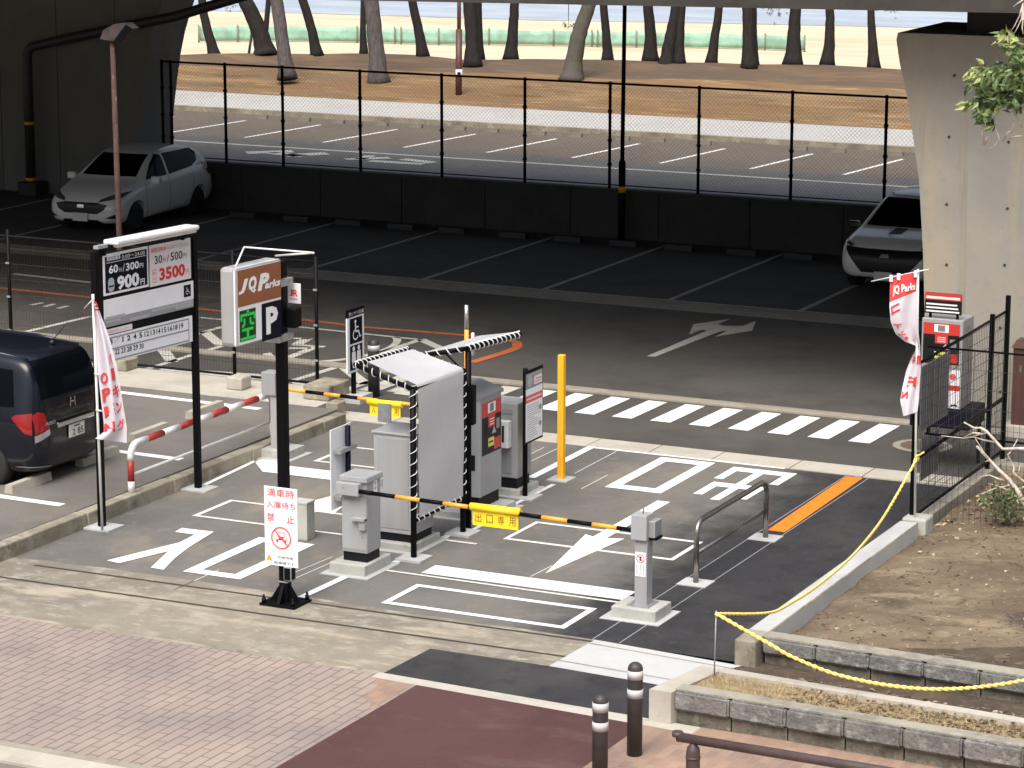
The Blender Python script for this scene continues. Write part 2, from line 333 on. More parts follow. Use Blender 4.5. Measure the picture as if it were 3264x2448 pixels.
M['granite_top'] = layered('dusty_stone_top', (0.33,0.305,0.25), [((0.22,0.205,0.17),1.6,0.45,0.62,0.9,5,None), ((0.42,0.395,0.33),6,0.52,0.7,0.7,13,None), ((0.15,0.138,0.115),20,0.6,0.72,0.5,33,None)], bump=0.5, bscale=30)
M['dirt'] = layered('dry_dirt', (0.19,0.146,0.098), [((0.12,0.09,0.06),0.8,0.42,0.60,0.9,5,None), ((0.28,0.22,0.145),1.3,0.52,0.66,0.85,13,(.5,1.4,1)),
    ((0.075,0.058,0.045),0.4,0.615,0.67,0.85,57,None), ((0.12,0.085,0.052),6,0.55,0.68,0.7,29,None), ((0.42,0.345,0.235),15,0.60,0.69,0.65,37,None), ((0.07,0.05,0.033),30,0.58,0.68,0.6,67,None)], bump=1.0, bscale=12)
M['soil'] = layered('damp_soil', (0.10,0.075,0.055), [((0.06,0.045,0.035),3,0.42,0.62,0.85,5,None), ((0.2,0.15,0.1),8,0.55,0.7,0.7,13,None)], bump=0.9, bscale=18)
M['drygrass'] = layered('dry_grass_ground', (0.29,0.225,0.125), [((0.2,0.15,0.08),4,0.42,0.62,0.85,5,(1,2.5,1)), ((0.38,0.31,0.19),9,0.52,0.7,0.8,13,(1,2,1))], bump=0.9, bscale=24)
M['mound'] = layered('pine_needle_ground', (0.20,0.118,0.058), [((0.18,0.13,0.078),0.16,0.45,0.58,0.8,5,(1,2.5,1)), ((0.29,0.19,0.095),0.35,0.5,0.62,0.85,13,(.6,2.4,1)),
    ((0.12,0.066,0.03),0.6,0.55,0.66,0.8,29,(.6,2.2,1)), ((0.42,0.29,0.135),1.6,0.56,0.66,0.75,37,(.35,2.4,1)), ((0.16,0.13,0.05),0.4,0.62,0.70,0.7,71,(.6,2,1)), ((0.09,0.055,0.03),5,0.6,0.7,0.6,81,(.5,2,1))], bump=0.6, bscale=8)
M['mound_top'] = layered('bare_mound_ground', (0.115,0.083,0.056), [((0.10,0.07,0.047),0.3,0.45,0.6,0.85,5,(1,2.5,1)), ((0.19,0.12,0.062),0.5,0.5,0.64,0.85,13,(.6,2.4,1)), ((0.075,0.052,0.035),2.5,0.58,0.7,0.7,31,(.4,2.5,1)), ((0.21,0.16,0.105),4,0.58,0.7,0.6,51,(.4,2.5,1))], bump=0.5, bscale=8)
M['sand'] = layered('beach_sand', (0.60,0.50,0.36), [((0.52,0.41,0.275),0.10,0.45,0.6,0.75,5,(1,3,1)), ((0.66,0.56,0.42),0.3,0.5,0.66,0.7,13,(.7,3,1)), ((0.55,0.41,0.25),1.2,0.58,0.7,0.5,33,(.4,2,1))], bump=0.3, bscale=3)
M['walk'] = layered('pale_pavement', (0.43,0.42,0.40), [((0.37,0.36,0.34),0.5,0.45,0.65,0.7,5,None), ((0.48,0.47,0.45),3,0.5,0.7,0.5,13,None)], bump=0.1)
M['sea'] = mat('sea_water', (0.36,0.41,0.47), 0.55, var=0.10, scale=0.25, spec=0.2, bump=0.3, bscale=1.2, stretch=(1,2.5,1))
M['bark'] = layered('pine_bark', (0.10,0.088,0.085), [((0.058,0.05,0.048),5,0.42,0.6,0.9,5,(3,3,.35)), ((0.15,0.135,0.13),12,0.55,0.7,0.8,13,(3,3,.4))], bump=1.0, bscale=9)
M['bark_dk'] = layered('dark_pine_bark', (0.024,0.020,0.018), [((0.014,0.012,0.011),5,0.42,0.6,0.9,5,(3,3,.35)), ((0.042,0.034,0.028),12,0.55,0.7,0.7,13,(3,3,.4))], bump=1.0, bscale=9)
M['bark_moss'] = layered('mossy_pine_bark', (0.09,0.08,0.074), [((0.06,0.066,0.03),0.9,0.5,0.6,0.9,5,None), ((0.14,0.125,0.115),12,0.55,0.7,0.7,13,(3,3,.4))], bump=1.0, bscale=9)
M['needle'] = mat('pine_needles', (0.035,0.052,0.02), 0.6, var=0.35, scale=1.5)
M['leaf'] = mat('green_leaves', (0.085,0.135,0.045), 0.45, col2=(0.19,0.26,0.1), scale=7, lo=0.35, hi=0.68)
M['leaf_y'] = mat('young_leaves', (0.3,0.34,0.12), 0.5, var=0.25, scale=9)
M['leaf_dk'] = mat('dark_leaves', (0.05,0.095,0.028), 0.5, col2=(0.11,0.17,0.06), scale=6, lo=0.35, hi=0.65)
M['twig'] = mat('bleached_branch', (0.5,0.44,0.38), 0.8, var=0.25, scale=12)
M['twig_br'] = mat('brown_twig', (0.22,0.17,0.13), 0.8, var=0.25, scale=12)
M['litter'] = mat('fallen_leaves', (0.20,0.13,0.075), 0.8, col2=(0.35,0.25,0.16), scale=6, lo=0.4, hi=0.62)
M['litter_dk'] = mat('old_fallen_leaves', (0.14,0.085,0.055), 0.8, var=0.3, scale=6)
M['pebble'] = mat('pale_pebbles', (0.34,0.29,0.22), 0.8, var=0.35, scale=6)
M['grassgreen'] = mat('sparse_green_weeds', (0.09,0.13,0.04), 0.7, var=0.3, scale=5)
M['straw'] = mat('straw_grass', (0.42,0.34,0.2), 0.8, var=0.25, scale=6)
M['rope'] = mat('yellow_rope', lin(238,212,120), 0.6, var=0.1, scale=30)
M['net'] = mat('green_net', (0.25,0.43,0.335), 0.7, var=0.18, scale=1.5)
M['netpost'] = mat('wooden_net_post', (0.2,0.2,0.14), 0.8)
M['carwhite'] = mat('white_car_paint', (0.86,0.85,0.82), 0.3, coat=0.8)
M['carnavy'] = mat('dark_navy_car_paint', (0.005,0.006,0.012), 0.25, coat=0.35, spec=0.3)
M['carblack'] = mat('black_roof_paint', (0.012,0.012,0.015), 0.2, coat=1.0)
M['trimblack'] = mat('black_trim', (0.012,0.012,0.014), 0.45)
M['glass'] = mat('dark_car_glass', (0.003,0.004,0.006), 0.08, spec=0.06)
M['glass_lit'] = mat('car_glass_glimpse', (0.05,0.07,0.08), 0.1)
M['tyre'] = mat('tyre_rubber', (0.016,0.016,0.017), 0.75)
M['rim'] = mat('alloy_rim', (0.5,0.5,0.51), 0.3, metal=0.7)
M['rim_dk'] = mat('dark_alloy_rim', (0.035,0.035,0.04), 0.35, metal=0.6)
M['chrome'] = mat('chrome', (0.6,0.6,0.6), 0.15, metal=1.0)
M['tail'] = mat('red_tail_lens', (0.26,0.006,0.008), 0.15, coat=0.8)
M['tail_clear'] = mat('clear_tail_lens', (0.28,0.26,0.27), 0.15, coat=0.8)
M['lampglass'] = mat('headlamp_lens', (0.09,0.095,0.1), 0.1, coat=1.0)
M['platew'] = mat('number_plate', (0.7,0.7,0.68), 0.4)
M['plateg'] = mat('plate_lettering', (0.05,0.11,0.08), 0.5)
M['flag'] = mat('white_flag_cloth', (0.60,0.565,0.62), 0.8, var=0.03, scale=3)
M['flagred'] = mat('red_flag_print', (0.68,0.05,0.05), 0.8)
M['led_dark'] = mat('dark_green_display', (0.003,0.02,0.004), 0.3, spec=0.2, emit=(0.0,0.05,0.01), estr=0.25)
M['led'] = mat('lit_green_display', (0.01,0.12,0.02), 0.3, spec=0.2, emit=(0.03,0.5,0.07), estr=0.35)
M['screen'] = mat('grey_screen', (0.2,0.2,0.19), 0.3)
M['yellowlabel'] = mat('yellow_label', (0.7,0.68,0.15), 0.5)
M['panel_red'] = mat('red_machine_panel', (0.55,0.04,0.03), 0.4)
M['panel_blk'] = mat('black_machine_panel', (0.012,0.012,0.014), 0.45, spec=0.2)
M['bearing'] = mat('bearing_rubber', (0.03,0.03,0.03), 0.8)
M['bottle'] = mat('plastic_bottle', (0.6,0.65,0.7), 0.2, coat=0.4)
M['pipe'] = mat('dark_drain_pipe', (0.035,0.036,0.042), 0.5)
# ---------------------------------------------------------------- geometry helpers
ORG = {}
def V(*a): return Vector(a)
def tag(o, label=None, cat=None, group=None, kind=None):
    if label: o['label'] = label
    if cat: o['category'] = cat
    if group: o['group'] = group
    if kind: o['kind'] = kind
    return o
def root(name, loc, label, cat, group=None, rz=0.0):
    o = bpy.data.objects.new(name, None); COL.objects.link(o)
    o.empty_display_size = 0.2
    o.location = loc; o.rotation_euler = (0, 0, rz)
    ORG[o.name] = Vector(loc) if rz == 0 else None
    return tag(o, label, cat, group)
def dup(o, parent=None):
    c = o.copy(); COL.objects.link(c)
    if parent: c.parent = parent
    for ch in list(o.children): dup(ch, c)
    return c

SHEAR = None      # the lot rises a little away from the street: level signs dip against it
class MB:
    def __init__(s): s.bm = bmesh.new(); s.mats = []; s.sm = set()
    def mi(s, m):
        if isinstance(m, str): m = M[m]
        if m not in s.mats: s.mats.append(m)
        return s.mats.index(m)
    def face(s, pts, m, smooth=False):
        f = s.bm.faces.new([s.bm.verts.new(p) for p in pts]); f.material_index = s.mi(m); f.smooth = smooth
        return f
    def extr(s, pts, vec, m, caps=True):
        """closed solid: polygon pts swept along vec"""
        vec = Vector(vec); k = s.mi(m); pts = [Vector(p) for p in pts]
        nrm = Vector((0, 0, 0))
        for i in range(len(pts)): nrm += pts[i].cross(pts[(i+1) % len(pts)])
        if nrm.dot(vec) > 0: pts.reverse()
        a = [s.bm.verts.new(p) for p in pts]; b = [s.bm.verts.new(p+vec) for p in pts]
        n = len(pts); fs = []
        if caps:
            fs.append(s.bm.faces.new(a)); fs.append(s.bm.faces.new(list(reversed(b))))
        for i in range(n):
            fs.append(s.bm.faces.new((a[(i+1) % n], a[i], b[i], b[(i+1) % n])))
        for f in fs: f.material_index = k
        return fs
    def box(s, x0, y0, z0, x1, y1, z1, m, bev=0.0):
        x0, x1 = min(x0, x1), max(x0, x1); y0, y1 = min(y0, y1), max(y0, y1); z0, z1 = min(z0, z1), max(z0, z1)
        fs = s.extr([(x0,y0,z0),(x1,y0,z0),(x1,y1,z0),(x0,y1,z0)], (0,0,z1-z0), m)
        if bev:
            es = {e for f in fs for e in f.edges}
            bmesh.ops.bevel(s.bm, geom=list(es), offset=bev, segments=2, affect='EDGES', profile=0.5)
        return fs
    def prism(s, xy, z0, z1, m): return s.extr([(x, y, z0) for x, y in xy], (0, 0, z1-z0), m)
    def tube(s, pts, r, m, seg=8, cap=True, smooth=True):
        pts = [Vector(p) for p in pts]; k = s.mi(m)
        rs = r if isinstance(r, (list, tuple)) else [r]*len(pts)
        t = (pts[1]-pts[0]).normalized()
        u = t.orthogonal().normalized()
        rings = []
        for i, p in enumerate(pts):
            if 0 < i < len(pts)-1: nt = ((pts[i+1]-p).normalized()+(p-pts[i-1]).normalized())
            elif i: nt = p-pts[i-1]
            else: nt = pts[1]-p
            nt = nt.normalized() if nt.length > 1e-9 else t
            u = t.rotation_difference(nt) @ u; t = nt
            u = (u - t*u.dot(t)).normalized(); w = t.cross(u)
            rings.append([s.bm.verts.new(p+(u*math.cos(2*math.pi*j/seg)+w*math.sin(2*math.pi*j/seg))*rs[i]) for j in range(seg)])
        for a, b in zip(rings, rings[1:]):
            for j in range(seg):
                f = s.bm.faces.new((a[j], a[(j+1) % seg], b[(j+1) % seg], b[j])); f.material_index = k; f.smooth = smooth
        if cap:
            f = s.bm.faces.new(list(reversed(rings[0]))); f.material_index = k
            f = s.bm.faces.new(rings[-1]); f.material_index = k
    def lathe(s, prof, o, m, seg=20, axis='Z', smooth=True):
        """prof: (radius, height) list from bottom to top, closed with caps"""
        o = Vector(o); k = s.mi(m); rings = []
        for r, h in prof:
            ring = []
            for j in range(seg):
                a = 2*math.pi*j/seg; c, d = r*math.cos(a), r*math.sin(a)
                p = {'Z': (c, d, h), 'Y': (d, h, c), 'X': (h, c, d)}[axis]
                ring.append(s.bm.verts.new(o+Vector(p)))
            rings.append(ring)
        for a, b in zip(rings, rings[1:]):
            for j in range(seg):
                f = s.bm.faces.new((a[j], a[(j+1) % seg], b[(j+1) % seg], b[j])); f.material_index = k; f.smooth = smooth
        f = s.bm.faces.new(list(reversed(rings[0]))); f.material_index = k
        f = s.bm.faces.new(rings[-1]); f.material_index = k
    def strip(s, p, q, w, m, z=None):
        """flat strip on the ground from p to q"""
        p, q = Vector(p), Vector(q)
        if z is not None: p.z = q.z = z
        n = (q-p).cross(V(0, 0, 1)).normalized()*(w/2)
        s.face([p+n, q+n, q-n, p-n][::-1], m)
    def mesh(s, me, mtx, m):
        k = s.mi(m); vs = [s.bm.verts.new(mtx @ v.co) for v in me.vertices]
        for p in me.polygons:
            try: f = s.bm.faces.new([vs[i] for i in p.vertices]); f.material_index = k
            except ValueError: pass
    def build(s, name, parent=None, label=None, cat=None, group=None, kind=None, local=False, fixn=False):
        if SHEAR:
            for v in s.bm.verts: v.co.z -= SHEAR[0]*(v.co.y-SHEAR[1])*min(1, max(0, v.co.z/.5))
        me = bpy.data.meshes.new(name)
        loc = Vector((0, 0, 0))
        if parent is not None:
            if not local: loc = ORG[parent.name]
        elif not local:
            if s.bm.verts:
                xs = [v.co for v in s.bm.verts]
                loc = V(sum(c.x for c in xs)/len(xs), sum(c.y for c in xs)/len(xs), min(c.z for c in xs))
                if kind in ('structure', 'stuff'): loc = V(0, 0, 0)
        for v in s.bm.verts: v.co -= loc
        if fixn: bmesh.ops.recalc_face_normals(s.bm, faces=s.bm.faces)
        s.bm.to_mesh(me); s.bm.free()
        for m in s.mats: me.materials.append(m)
        o = bpy.data.objects.new(name, me); COL.objects.link(o)
        if parent is not None:
            o.parent = parent; ORG[o.name] = loc
        else:
            o.location = loc; ORG[o.name] = loc
        return tag(o, label, cat, group, kind)

_tc = {}
def textmesh(body, shear=0.0, bold=0.0):
    k = (body, shear, bold)
    if k not in _tc:
        c = bpy.data.curves.new('t', 'FONT'); c.body = body; c.resolution_u = 2; c.shear = shear; c.offset = bold
        o = bpy.data.objects.new('t', c); COL.objects.link(o)
        dg = bpy.context.evaluated_depsgraph_get()
        me = bpy.data.meshes.new_from_object(o.evaluated_get(dg))
        bpy.data.objects.remove(o); bpy.data.curves.remove(c)
        _tc[k] = me
    return _tc[k]

class Face:
    """A flat face to print on: plane through o, u to the right, v up, n towards the viewer; coordinates (a, b) along u, v."""
    def __init__(s, mb, o, u, v):
        s.mb, s.o, s.u, s.v = mb, Vector(o), Vector(u).normalized(), Vector(v).normalized()
        s.n = s.u.cross(s.v); s.off = 0.0
    def p(s, a, b, d=0.0): return s.o+s.u*a+s.v*b+s.n*d
    def ab(s, P): d = Vector(P)-s.o; return d.dot(s.u), d.dot(s.v)
    def rect(s, a0, b0, a1, b1, m, d):
        a0, a1 = min(a0, a1), max(a0, a1); b0, b1 = min(b0, b1), max(b0, b1)
        s.mb.face([s.p(a0, b0, d), s.p(a1, b0, d), s.p(a1, b1, d), s.p(a0, b1, d)], m)
    def poly(s, pts, m, d): s.mb.face([s.p(a, b, d) for a, b in pts], m)
    def frame(s, a0, b0, a1, b1, w, m, d):
        s.rect(a0, b0, a1, b0+w, m, d); s.rect(a0, b1-w, a1, b1, m, d)
        s.rect(a0, b0+w, a0+w, b1-w, m, d); s.rect(a1-w, b0+w, a1, b1-w, m, d)
    def disc(s, a, b, r, m, d, seg=28, rb=None):
        rb = rb or r
        s.poly([(a+r*math.cos(2*math.pi*i/seg), b+rb*math.sin(2*math.pi*i/seg)) for i in range(seg)], m, d)
    def ring(s, a, b, r, w, m, d, seg=32, a0=0.0, a1=2*math.pi, rb=None):
        rb = rb or r
        for i in range(seg):
            t0, t1 = a0+(a1-a0)*i/seg, a0+(a1-a0)*(i+1)/seg
            q = [(a+(r)*math.cos(t0), b+(rb)*math.sin(t0)), (a+(r)*math.cos(t1), b+(rb)*math.sin(t1)),
                 (a+(r-w)*math.cos(t1), b+(rb-w)*math.sin(t1)), (a+(r-w)*math.cos(t0), b+(rb-w)*math.sin(t0))]
            s.poly(q, m, d)
    def line(s, p, q, w, m, d):
        p, q = Vector((*p, 0)), Vector((*q, 0)); n = (q-p).cross(V(0, 0, 1)).normalized()*w/2
        s.poly([(r.x, r.y) for r in (p+n, p-n, q-n, q+n)], m, d)
    def txt(s, body, a0, b0, a1, b1, m, d, shear=0.0, bold=0.0):
        """lettering scaled to fill the rectangle"""
        a0, a1 = min(a0, a1), max(a0, a1); b0, b1 = min(b0, b1), max(b0, b1)
        me = textmesh(body, shear, bold)
        xs = [v.co.x for v in me.vertices]; ys = [v.co.y for v in me.vertices]
        x0, x1, y0, y1 = min(xs), max(xs), min(ys), max(ys)
        sx, sy = (a1-a0)/max(1e-6, x1-x0), (b1-b0)/max(1e-6, y1-y0)
        k = s.mb.mi(m)
        vs = [s.mb.bm.verts.new(s.p(a0+(v.co.x-x0)*sx, b0+(v.co.y-y0)*sy, d)) for v in me.vertices]
        for p in me.polygons:
            try: f = s.mb.bm.faces.new([vs[i] for i in p.vertices]); f.material_index = k
            except ValueError: pass

def wheelchair(F, a0, b0, a1, b1, m, d):
    w, h = a1-a0, b1-b0; X = lambda t: a0+w*t; Y = lambda t: b0+h*t
    F.disc(X(.42), Y(.9), .085*h, m, d)
    F.line((X(.42), Y(.8)), (X(.45), Y(.42)), .1*h, m, d)
    F.line((X(.42), Y(.62)), (X(.72), Y(.62)), .07*h, m, d)
    F.line((X(.43), Y(.42)), (X(.74), Y(.42)), .09*h, m, d)
    F.line((X(.72), Y(.44)), (X(.86), Y(.12)), .09*h, m, d)
    F.line((X(.84), Y(.13)), (X(.97), Y(.16)), .07*h, m, d)
    F.ring(X(.44), Y(.28), .27*h, .07*h, m, d, a0=rad(110), a1=rad(340))

ORD = ['first','second','third','fourth','fifth','sixth','seventh','eighth','ninth','tenth','eleventh','twelfth','thirteenth','fourteenth','fifteenth','sixteenth','seventeenth','eighteenth','nineteenth','twentieth']

def sheet(name, pts, m, z=0.0, parent=None, kind='structure', thick=0.0):
    b = MB()
    P = [Vector((p[0], p[1], z)) for p in pts]
    n = Vector((0, 0, 0))
    for i in range(len(P)): n += P[i].cross(P[(i+1) % len(P)])
    if n.z < 0: P.reverse()
    if thick: b.extr([p-V(0,0,thick) for p in P], (0,0,thick), m)
    else: b.face(P, m)
    return b.build(name, parent, kind=kind if parent is None else None, local=True)
def R(x0, y0, x1, y1): return [(x0, y0), (x1, y0), (x1, y1), (x0, y1)]

# ---------------------------------------------------------------- the setting: ground, road, lots, pavements
b = MB(); b.face([V(-900,-300,-1.0), V(900,-300,-1.0), V(900,1500,-1.0), V(-900,1500,-1.0)], 'sand'); b.build('ground', kind='structure')
seapts = [G(x,y,-0.985) for x,y in ((400,26),(672,34),(1142,47),(1697,64),(2287,74),(2900,87))]
dl = (seapts[0]-seapts[3]).normalized(); dr = (seapts[-1]-seapts[2]).normalized()
shore = [seapts[0]+dl*700]+seapts+[seapts[-1]+dr*700]
b = MB(); b.face([(p.x, p.y, -0.985) for p in shore]+[V(900,1480,-0.985), V(-900,1480,-0.985)], 'sea'); b.build('sea', kind='structure')

ROADZ = 0.0
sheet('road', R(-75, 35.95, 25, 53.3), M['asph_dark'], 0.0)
far_road = sheet('far_road', R(-95, 53.2, 25, 64.9), M['asph_far'], 0.0)
far_bay = sheet('far_parking_bays', R(-95, 64.9, 25, 70.0), M['bay_far'], 0.0)
b = MB(); b.box(-95, 70.0, 0, 25, 73.6, 0.13, 'walk'); b.box(-95, 69.84, 0, 25, 70.0, 0.14, 'kerb'); b.build('far_pavement', kind='structure')
lane = sheet('parking_lot', R(-19.75, 26.6, -12.02, 35.46), M['asph_in'], 0.0)
new_edge = [(-12.95,27.0),(-12.7,27.6),(-12.9,28.2),(-13.05,28.8),(-12.75,29.5),(-12.45,29.9),(-12.6,30.4),(-12.85,31.1),(-12.7,32.0),(-12.95,32.8),(-12.85,33.6),(-13.0,34.4),(-12.9,35.46)]
sheet('new_asphalt', [(-14.2,27.0),(-14.2,35.4),(-10.35,35.4),(-10.35,26.9)], M['asph_new'], 0.004)
b = MB()                                                    # flush concrete strip across the far end of the lot
x = -20.2; random.seed(3)
while x < -9.5:
    w = random.choice([0.95, 1.0, 1.05, 1.15])
    b.box(x+.008, 35.46, -0.05, min(x+w, -9.5)-.008, 35.98, 0.008, 'conc')
    x += w
b.box(-20.2, 35.465, -0.05, -9.5, 35.975, 0.001, 'slot')
b.build('concrete_strip', kind='structure')
b = MB(); b.box(-60, 38.75, 0.0, -9.0, 38.98, 0.05, 'gutter', 0.01); b.build('road_kerb', kind='structure')
b = MB(); b.face([V(-60,46.0,0.004), V(-8,46.0,0.004), V(-8,46.85,0.004), V(-60,46.85,0.004)], 'gutter'); b.build('gutter', kind='structure')

apron = sheet('concrete_apron', [(-60,24.95),(-13.55,24.92),(-13.51,25.9),(-12.1,25.9),(-12.05,26.98)]+[(-12.6-.42*i, 27.0+.09*mathutils.noise.noise(V(i*.7,3.1,0))+(.06 if i > 6 else 0)) for i in range(17)]+[(-19.72,26.98),(-19.93,26.7),(-60,26.7)], M['apron'], 0.005)
b = MB(); b.strip(V(-19.3,26.80,0), V(-12.05,26.90,0), 0.045, 'slot', 0.009); b.strip(V(-19.4,26.19,0), V(-12.08,26.27,0), 0.045, 'slot', 0.009)
b.build('drain_slot', apron, local=True)
slab = sheet('fresh_concrete_slab', [(-12.05,26.98),(-12.1,25.9),(-10.74,25.81),(-10.27,26.8)], M['conc_new'], 0.006)
b = MB(); b.strip(V(-12.05,26.83,0), V(-10.3,26.66,0), 0.02, 'gutter', 0.010); b.strip(V(-12.09,26.12,0), V(-10.65,26.02,0), 0.02, 'gutter', 0.010)
b.build('slab_joint', slab, local=True)
sheet('asphalt_patch', [(-13.51,25.9),(-13.55,24.92),(-10.45,24.74),(-10.43,25.2),(-10.74,25.81),(-12.1,25.9)], M['asph_patch'], 0.005)
b = MB(); b.face([V(-13.6,24.74,0.006), V(-9.9,24.52,0.006), V(-9.9,24.74,0.006), V(-13.6,24.92,0.006)], 'conc'); b.face([V(-60,24.90,.0062),V(-13.6,24.86,.0062),V(-13.6,24.95,.0062),V(-60,24.99,.0062)],'kerb'); b.build('edging_strip', kind='structure')
sheet('brick_pavement', R(-60, 21.35, -13.05, 24.92), M['brick'], 0.004)
sheet('discoloured_brick', [(-13.62,24.85),(-13.085,24.77),(-13.085,23.75),(-13.2,24.0),(-13.36,24.1),(-13.4,24.5)], M['brick_or'], 0.0048)
sheet('red_pavement', [(-13.08,20.5),(-10.47,20.5),(-10.45,24.6),(-13.04,24.74)], M['redpave'], 0.0045)
sheet('orange_brick_pavement', R(-10.47, 18, 5, 24.75), M['brick_or'], 0.004)
b = MB(); b.box(-60, 20.85, 0, -13.08, 21.2, 0.03, 'conc'); b.box(-60, 21.2, 0, -13.08, 21.36, 0.012, 'gutter'); b.build('street_kerb', kind='structure')
sheet('street', R(-60, 5, 10, 21.0), M['asph'], -0.002)
# the raised lot on the left
b = MB(); b.box(-60, 24.95, -0.4, -19.93, 35.3, 0.19, 'asph'); b.build('side_lot', kind='structure')
b = MB(); b.box(-60, 35.3, -0.3, -20.5, 36.98, 0.10, 'conc'); b.build('side_pavement', kind='structure')
b = MB(); random.seed(4); y = 24.6
while y < 35.2:
    ln = min(1.98, 35.25-y)
    b.box(-19.93, y+.006, -0.1, -19.75, y+ln-.006, 0.2-0.004*(y-25)+random.uniform(-.004,.004), 'kerb', 0.018); y += 2.0
b.build('side_kerb', kind='structure')

# ---------------------------------------------------------------- painted markings, children of the surfaces they lie on
def frame2(b, x0, y0, x1, y1, wx, wy, m, z):
    for (a0, b0, a1, b1) in ((x0,y0,x1,y0+wy),(x0,y1-wy,x1,y1),(x0,y0+wy,x0+wx,y1-wy),(x1-wx,y0+wy,x1,y1-wy)):
        b.face([V(a0,b0,z),V(a1,b0,z),V(a1,b1,z),V(a0,b1,z)], m)
Z1 = 0.009
b = MB(); frame2(b, -14.78,33.36,-13.97,35.30,.17,.22,'paint',Z1); b.build('exit_marking', lane, local=True)
b = MB()                                                    # the character for "exit", read by drivers coming out
cx0, cx1, cy0, cy1 = -13.66, -12.74, 33.36, 35.2
def ex(x, y): return V(cx1-(cx1-cx0)*x, cy1-(cy1-cy0)*y, Z1)
for x0, y0, x1, y1 in ((.44,.12,.58,1.0),(.10,.60,.24,.90),(.24,.50,.44,.62),(.58,.50,.78,.62),(.78,.50,.92,.90),(.10,.50,.24,.60),(0,.0,.14,.40),(.14,0,.86,.12),(.86,0,1.0,.40)):
    b.face([ex(x0,y0), ex(x1,y0), ex(x1,y1), ex(x0,y1)], 'paint')
b.build('exit_marking', lane, local=True)
b = MB()
b.face([V(-13.86,30.95,Z1), V(-13.68,30.95,Z1), V(-13.68,32.99,Z1), V(-13.86,32.99,Z1)], 'paint')
b.face([V(-13.67,29.15,Z1), V(-13.47,31.03,Z1), V(-13.68,30.951,Z1), V(-13.86,30.951,Z1), V(-13.99,31.01,Z1)], 'paint')
b.build('arrow_marking', lane, local=True)
b = MB(); b.face([V(-15,28.53,Z1), V(-12.4,28.53,Z1), V(-12.4,28.91,Z1), V(-15,28.91,Z1)], 'paint'); b.build('stop_line', lane, local=True)
b = MB(); pts = [(110,515),(755,355),(885,287),(712,263),(772,228),(1055,262),(840,395),(715,490),(610,597),(500,577),(655,432),(222,538)]
b.face([GG(C6,x,y,Z1) for x,y in reversed(pts)], 'paint'); b.build('entrance_marking', lane, local=True)
b = MB(); frame2(b, -17.56,27.34,-16.77,29.1,.17,.17,'paint',Z1); b.build('entrance_marking', lane, local=True)
b = MB(); b.face([V(-19.75,32.62,Z1),V(-19.3,32.1,Z1),V(-16.5,32.1,Z1),V(-16.5,32.55,Z1),V(-19.2,32.55,Z1),V(-19.5,32.85,Z1)], 'paint'); b.build('stop_line', lane, local=True)
b = MB(); b.face([V(-17.72,29.6,Z1),V(-17.55,29.6,Z1),V(-17.55,30.55,Z1),V(-17.72,30.55,Z1)], 'paint'); b.face([V(-18.0,30.5,Z1),V(-17.72,30.551,Z1),V(-17.55,30.551,Z1),V(-17.3,30.5,Z1),V(-17.62,32.0,Z1)], 'paint'); b.build('arrow_marking', lane, local=True)
b = MB()
frame2(b,-14.82,27.2,-12.52,28.08,.08,.09,'paint',Z1); frame2(b,-14.82,30.36,-12.54,31.32,.06,.07,'paint_thin',Z1-.002)
frame2(b,-18.88,29.64,-16.5,30.58,.07,.06,'paint_thin',Z1-.002); frame2(b,-19.0,32.95,-16.6,33.97,.07,.06,'paint_thin',Z1-.002)
b.build('sensor_loop_marking', lane, local=True)
b = MB()
b.strip(V(-15.75,27.0,0), V(-15.72,28.06,0), .1, 'paint', Z1); b.strip(V(-15.5,28.45,0), V(-12.0,28.42,0), .05, 'paint_thin', Z1-.001)
b.strip(V(-15.88,33.4,0), V(-15.91,35.46,0), .12, 'paint', Z1); b.strip(V(-15.85,35.42,0), V(-13.0,35.42,0), .07, 'paint', Z1-.001)
b.strip(V(-19.6,31.0,0), V(-19.72,32.62,0), .07, 'paint', Z1)
b.strip(V(-15.5,28.75,0), V(-15.5,30.3,0), .09, 'paint_thin', Z1-.001); b.strip(V(-15.45,30.0,0), V(-15.0,30.0,0), .06, 'paint_thin', Z1-.001)
b.strip(V(-15.35,30.36,0), V(-15.35,31.3,0), .06, 'paint_thin', Z1-.0015); b.strip(V(-15.45,31.6,0), V(-15.45,33.2,0), .07, 'paint_thin', Z1-.001)
for x in (-12.08, -11.76): b.strip(V(x,26.98,0), V(x-.03,35.4,0), .014, 'grey_strip', Z1-.002)
b.build('lane_line_marking', lane, local=True)
b = MB(); b.face([V(-12.03,32.2,Z1),V(-11.8,32.2,Z1),V(-11.86,35.36,Z1),V(-12.09,35.36,Z1)], 'paint_orange'); b.build('orange_line_marking', lane, local=True)

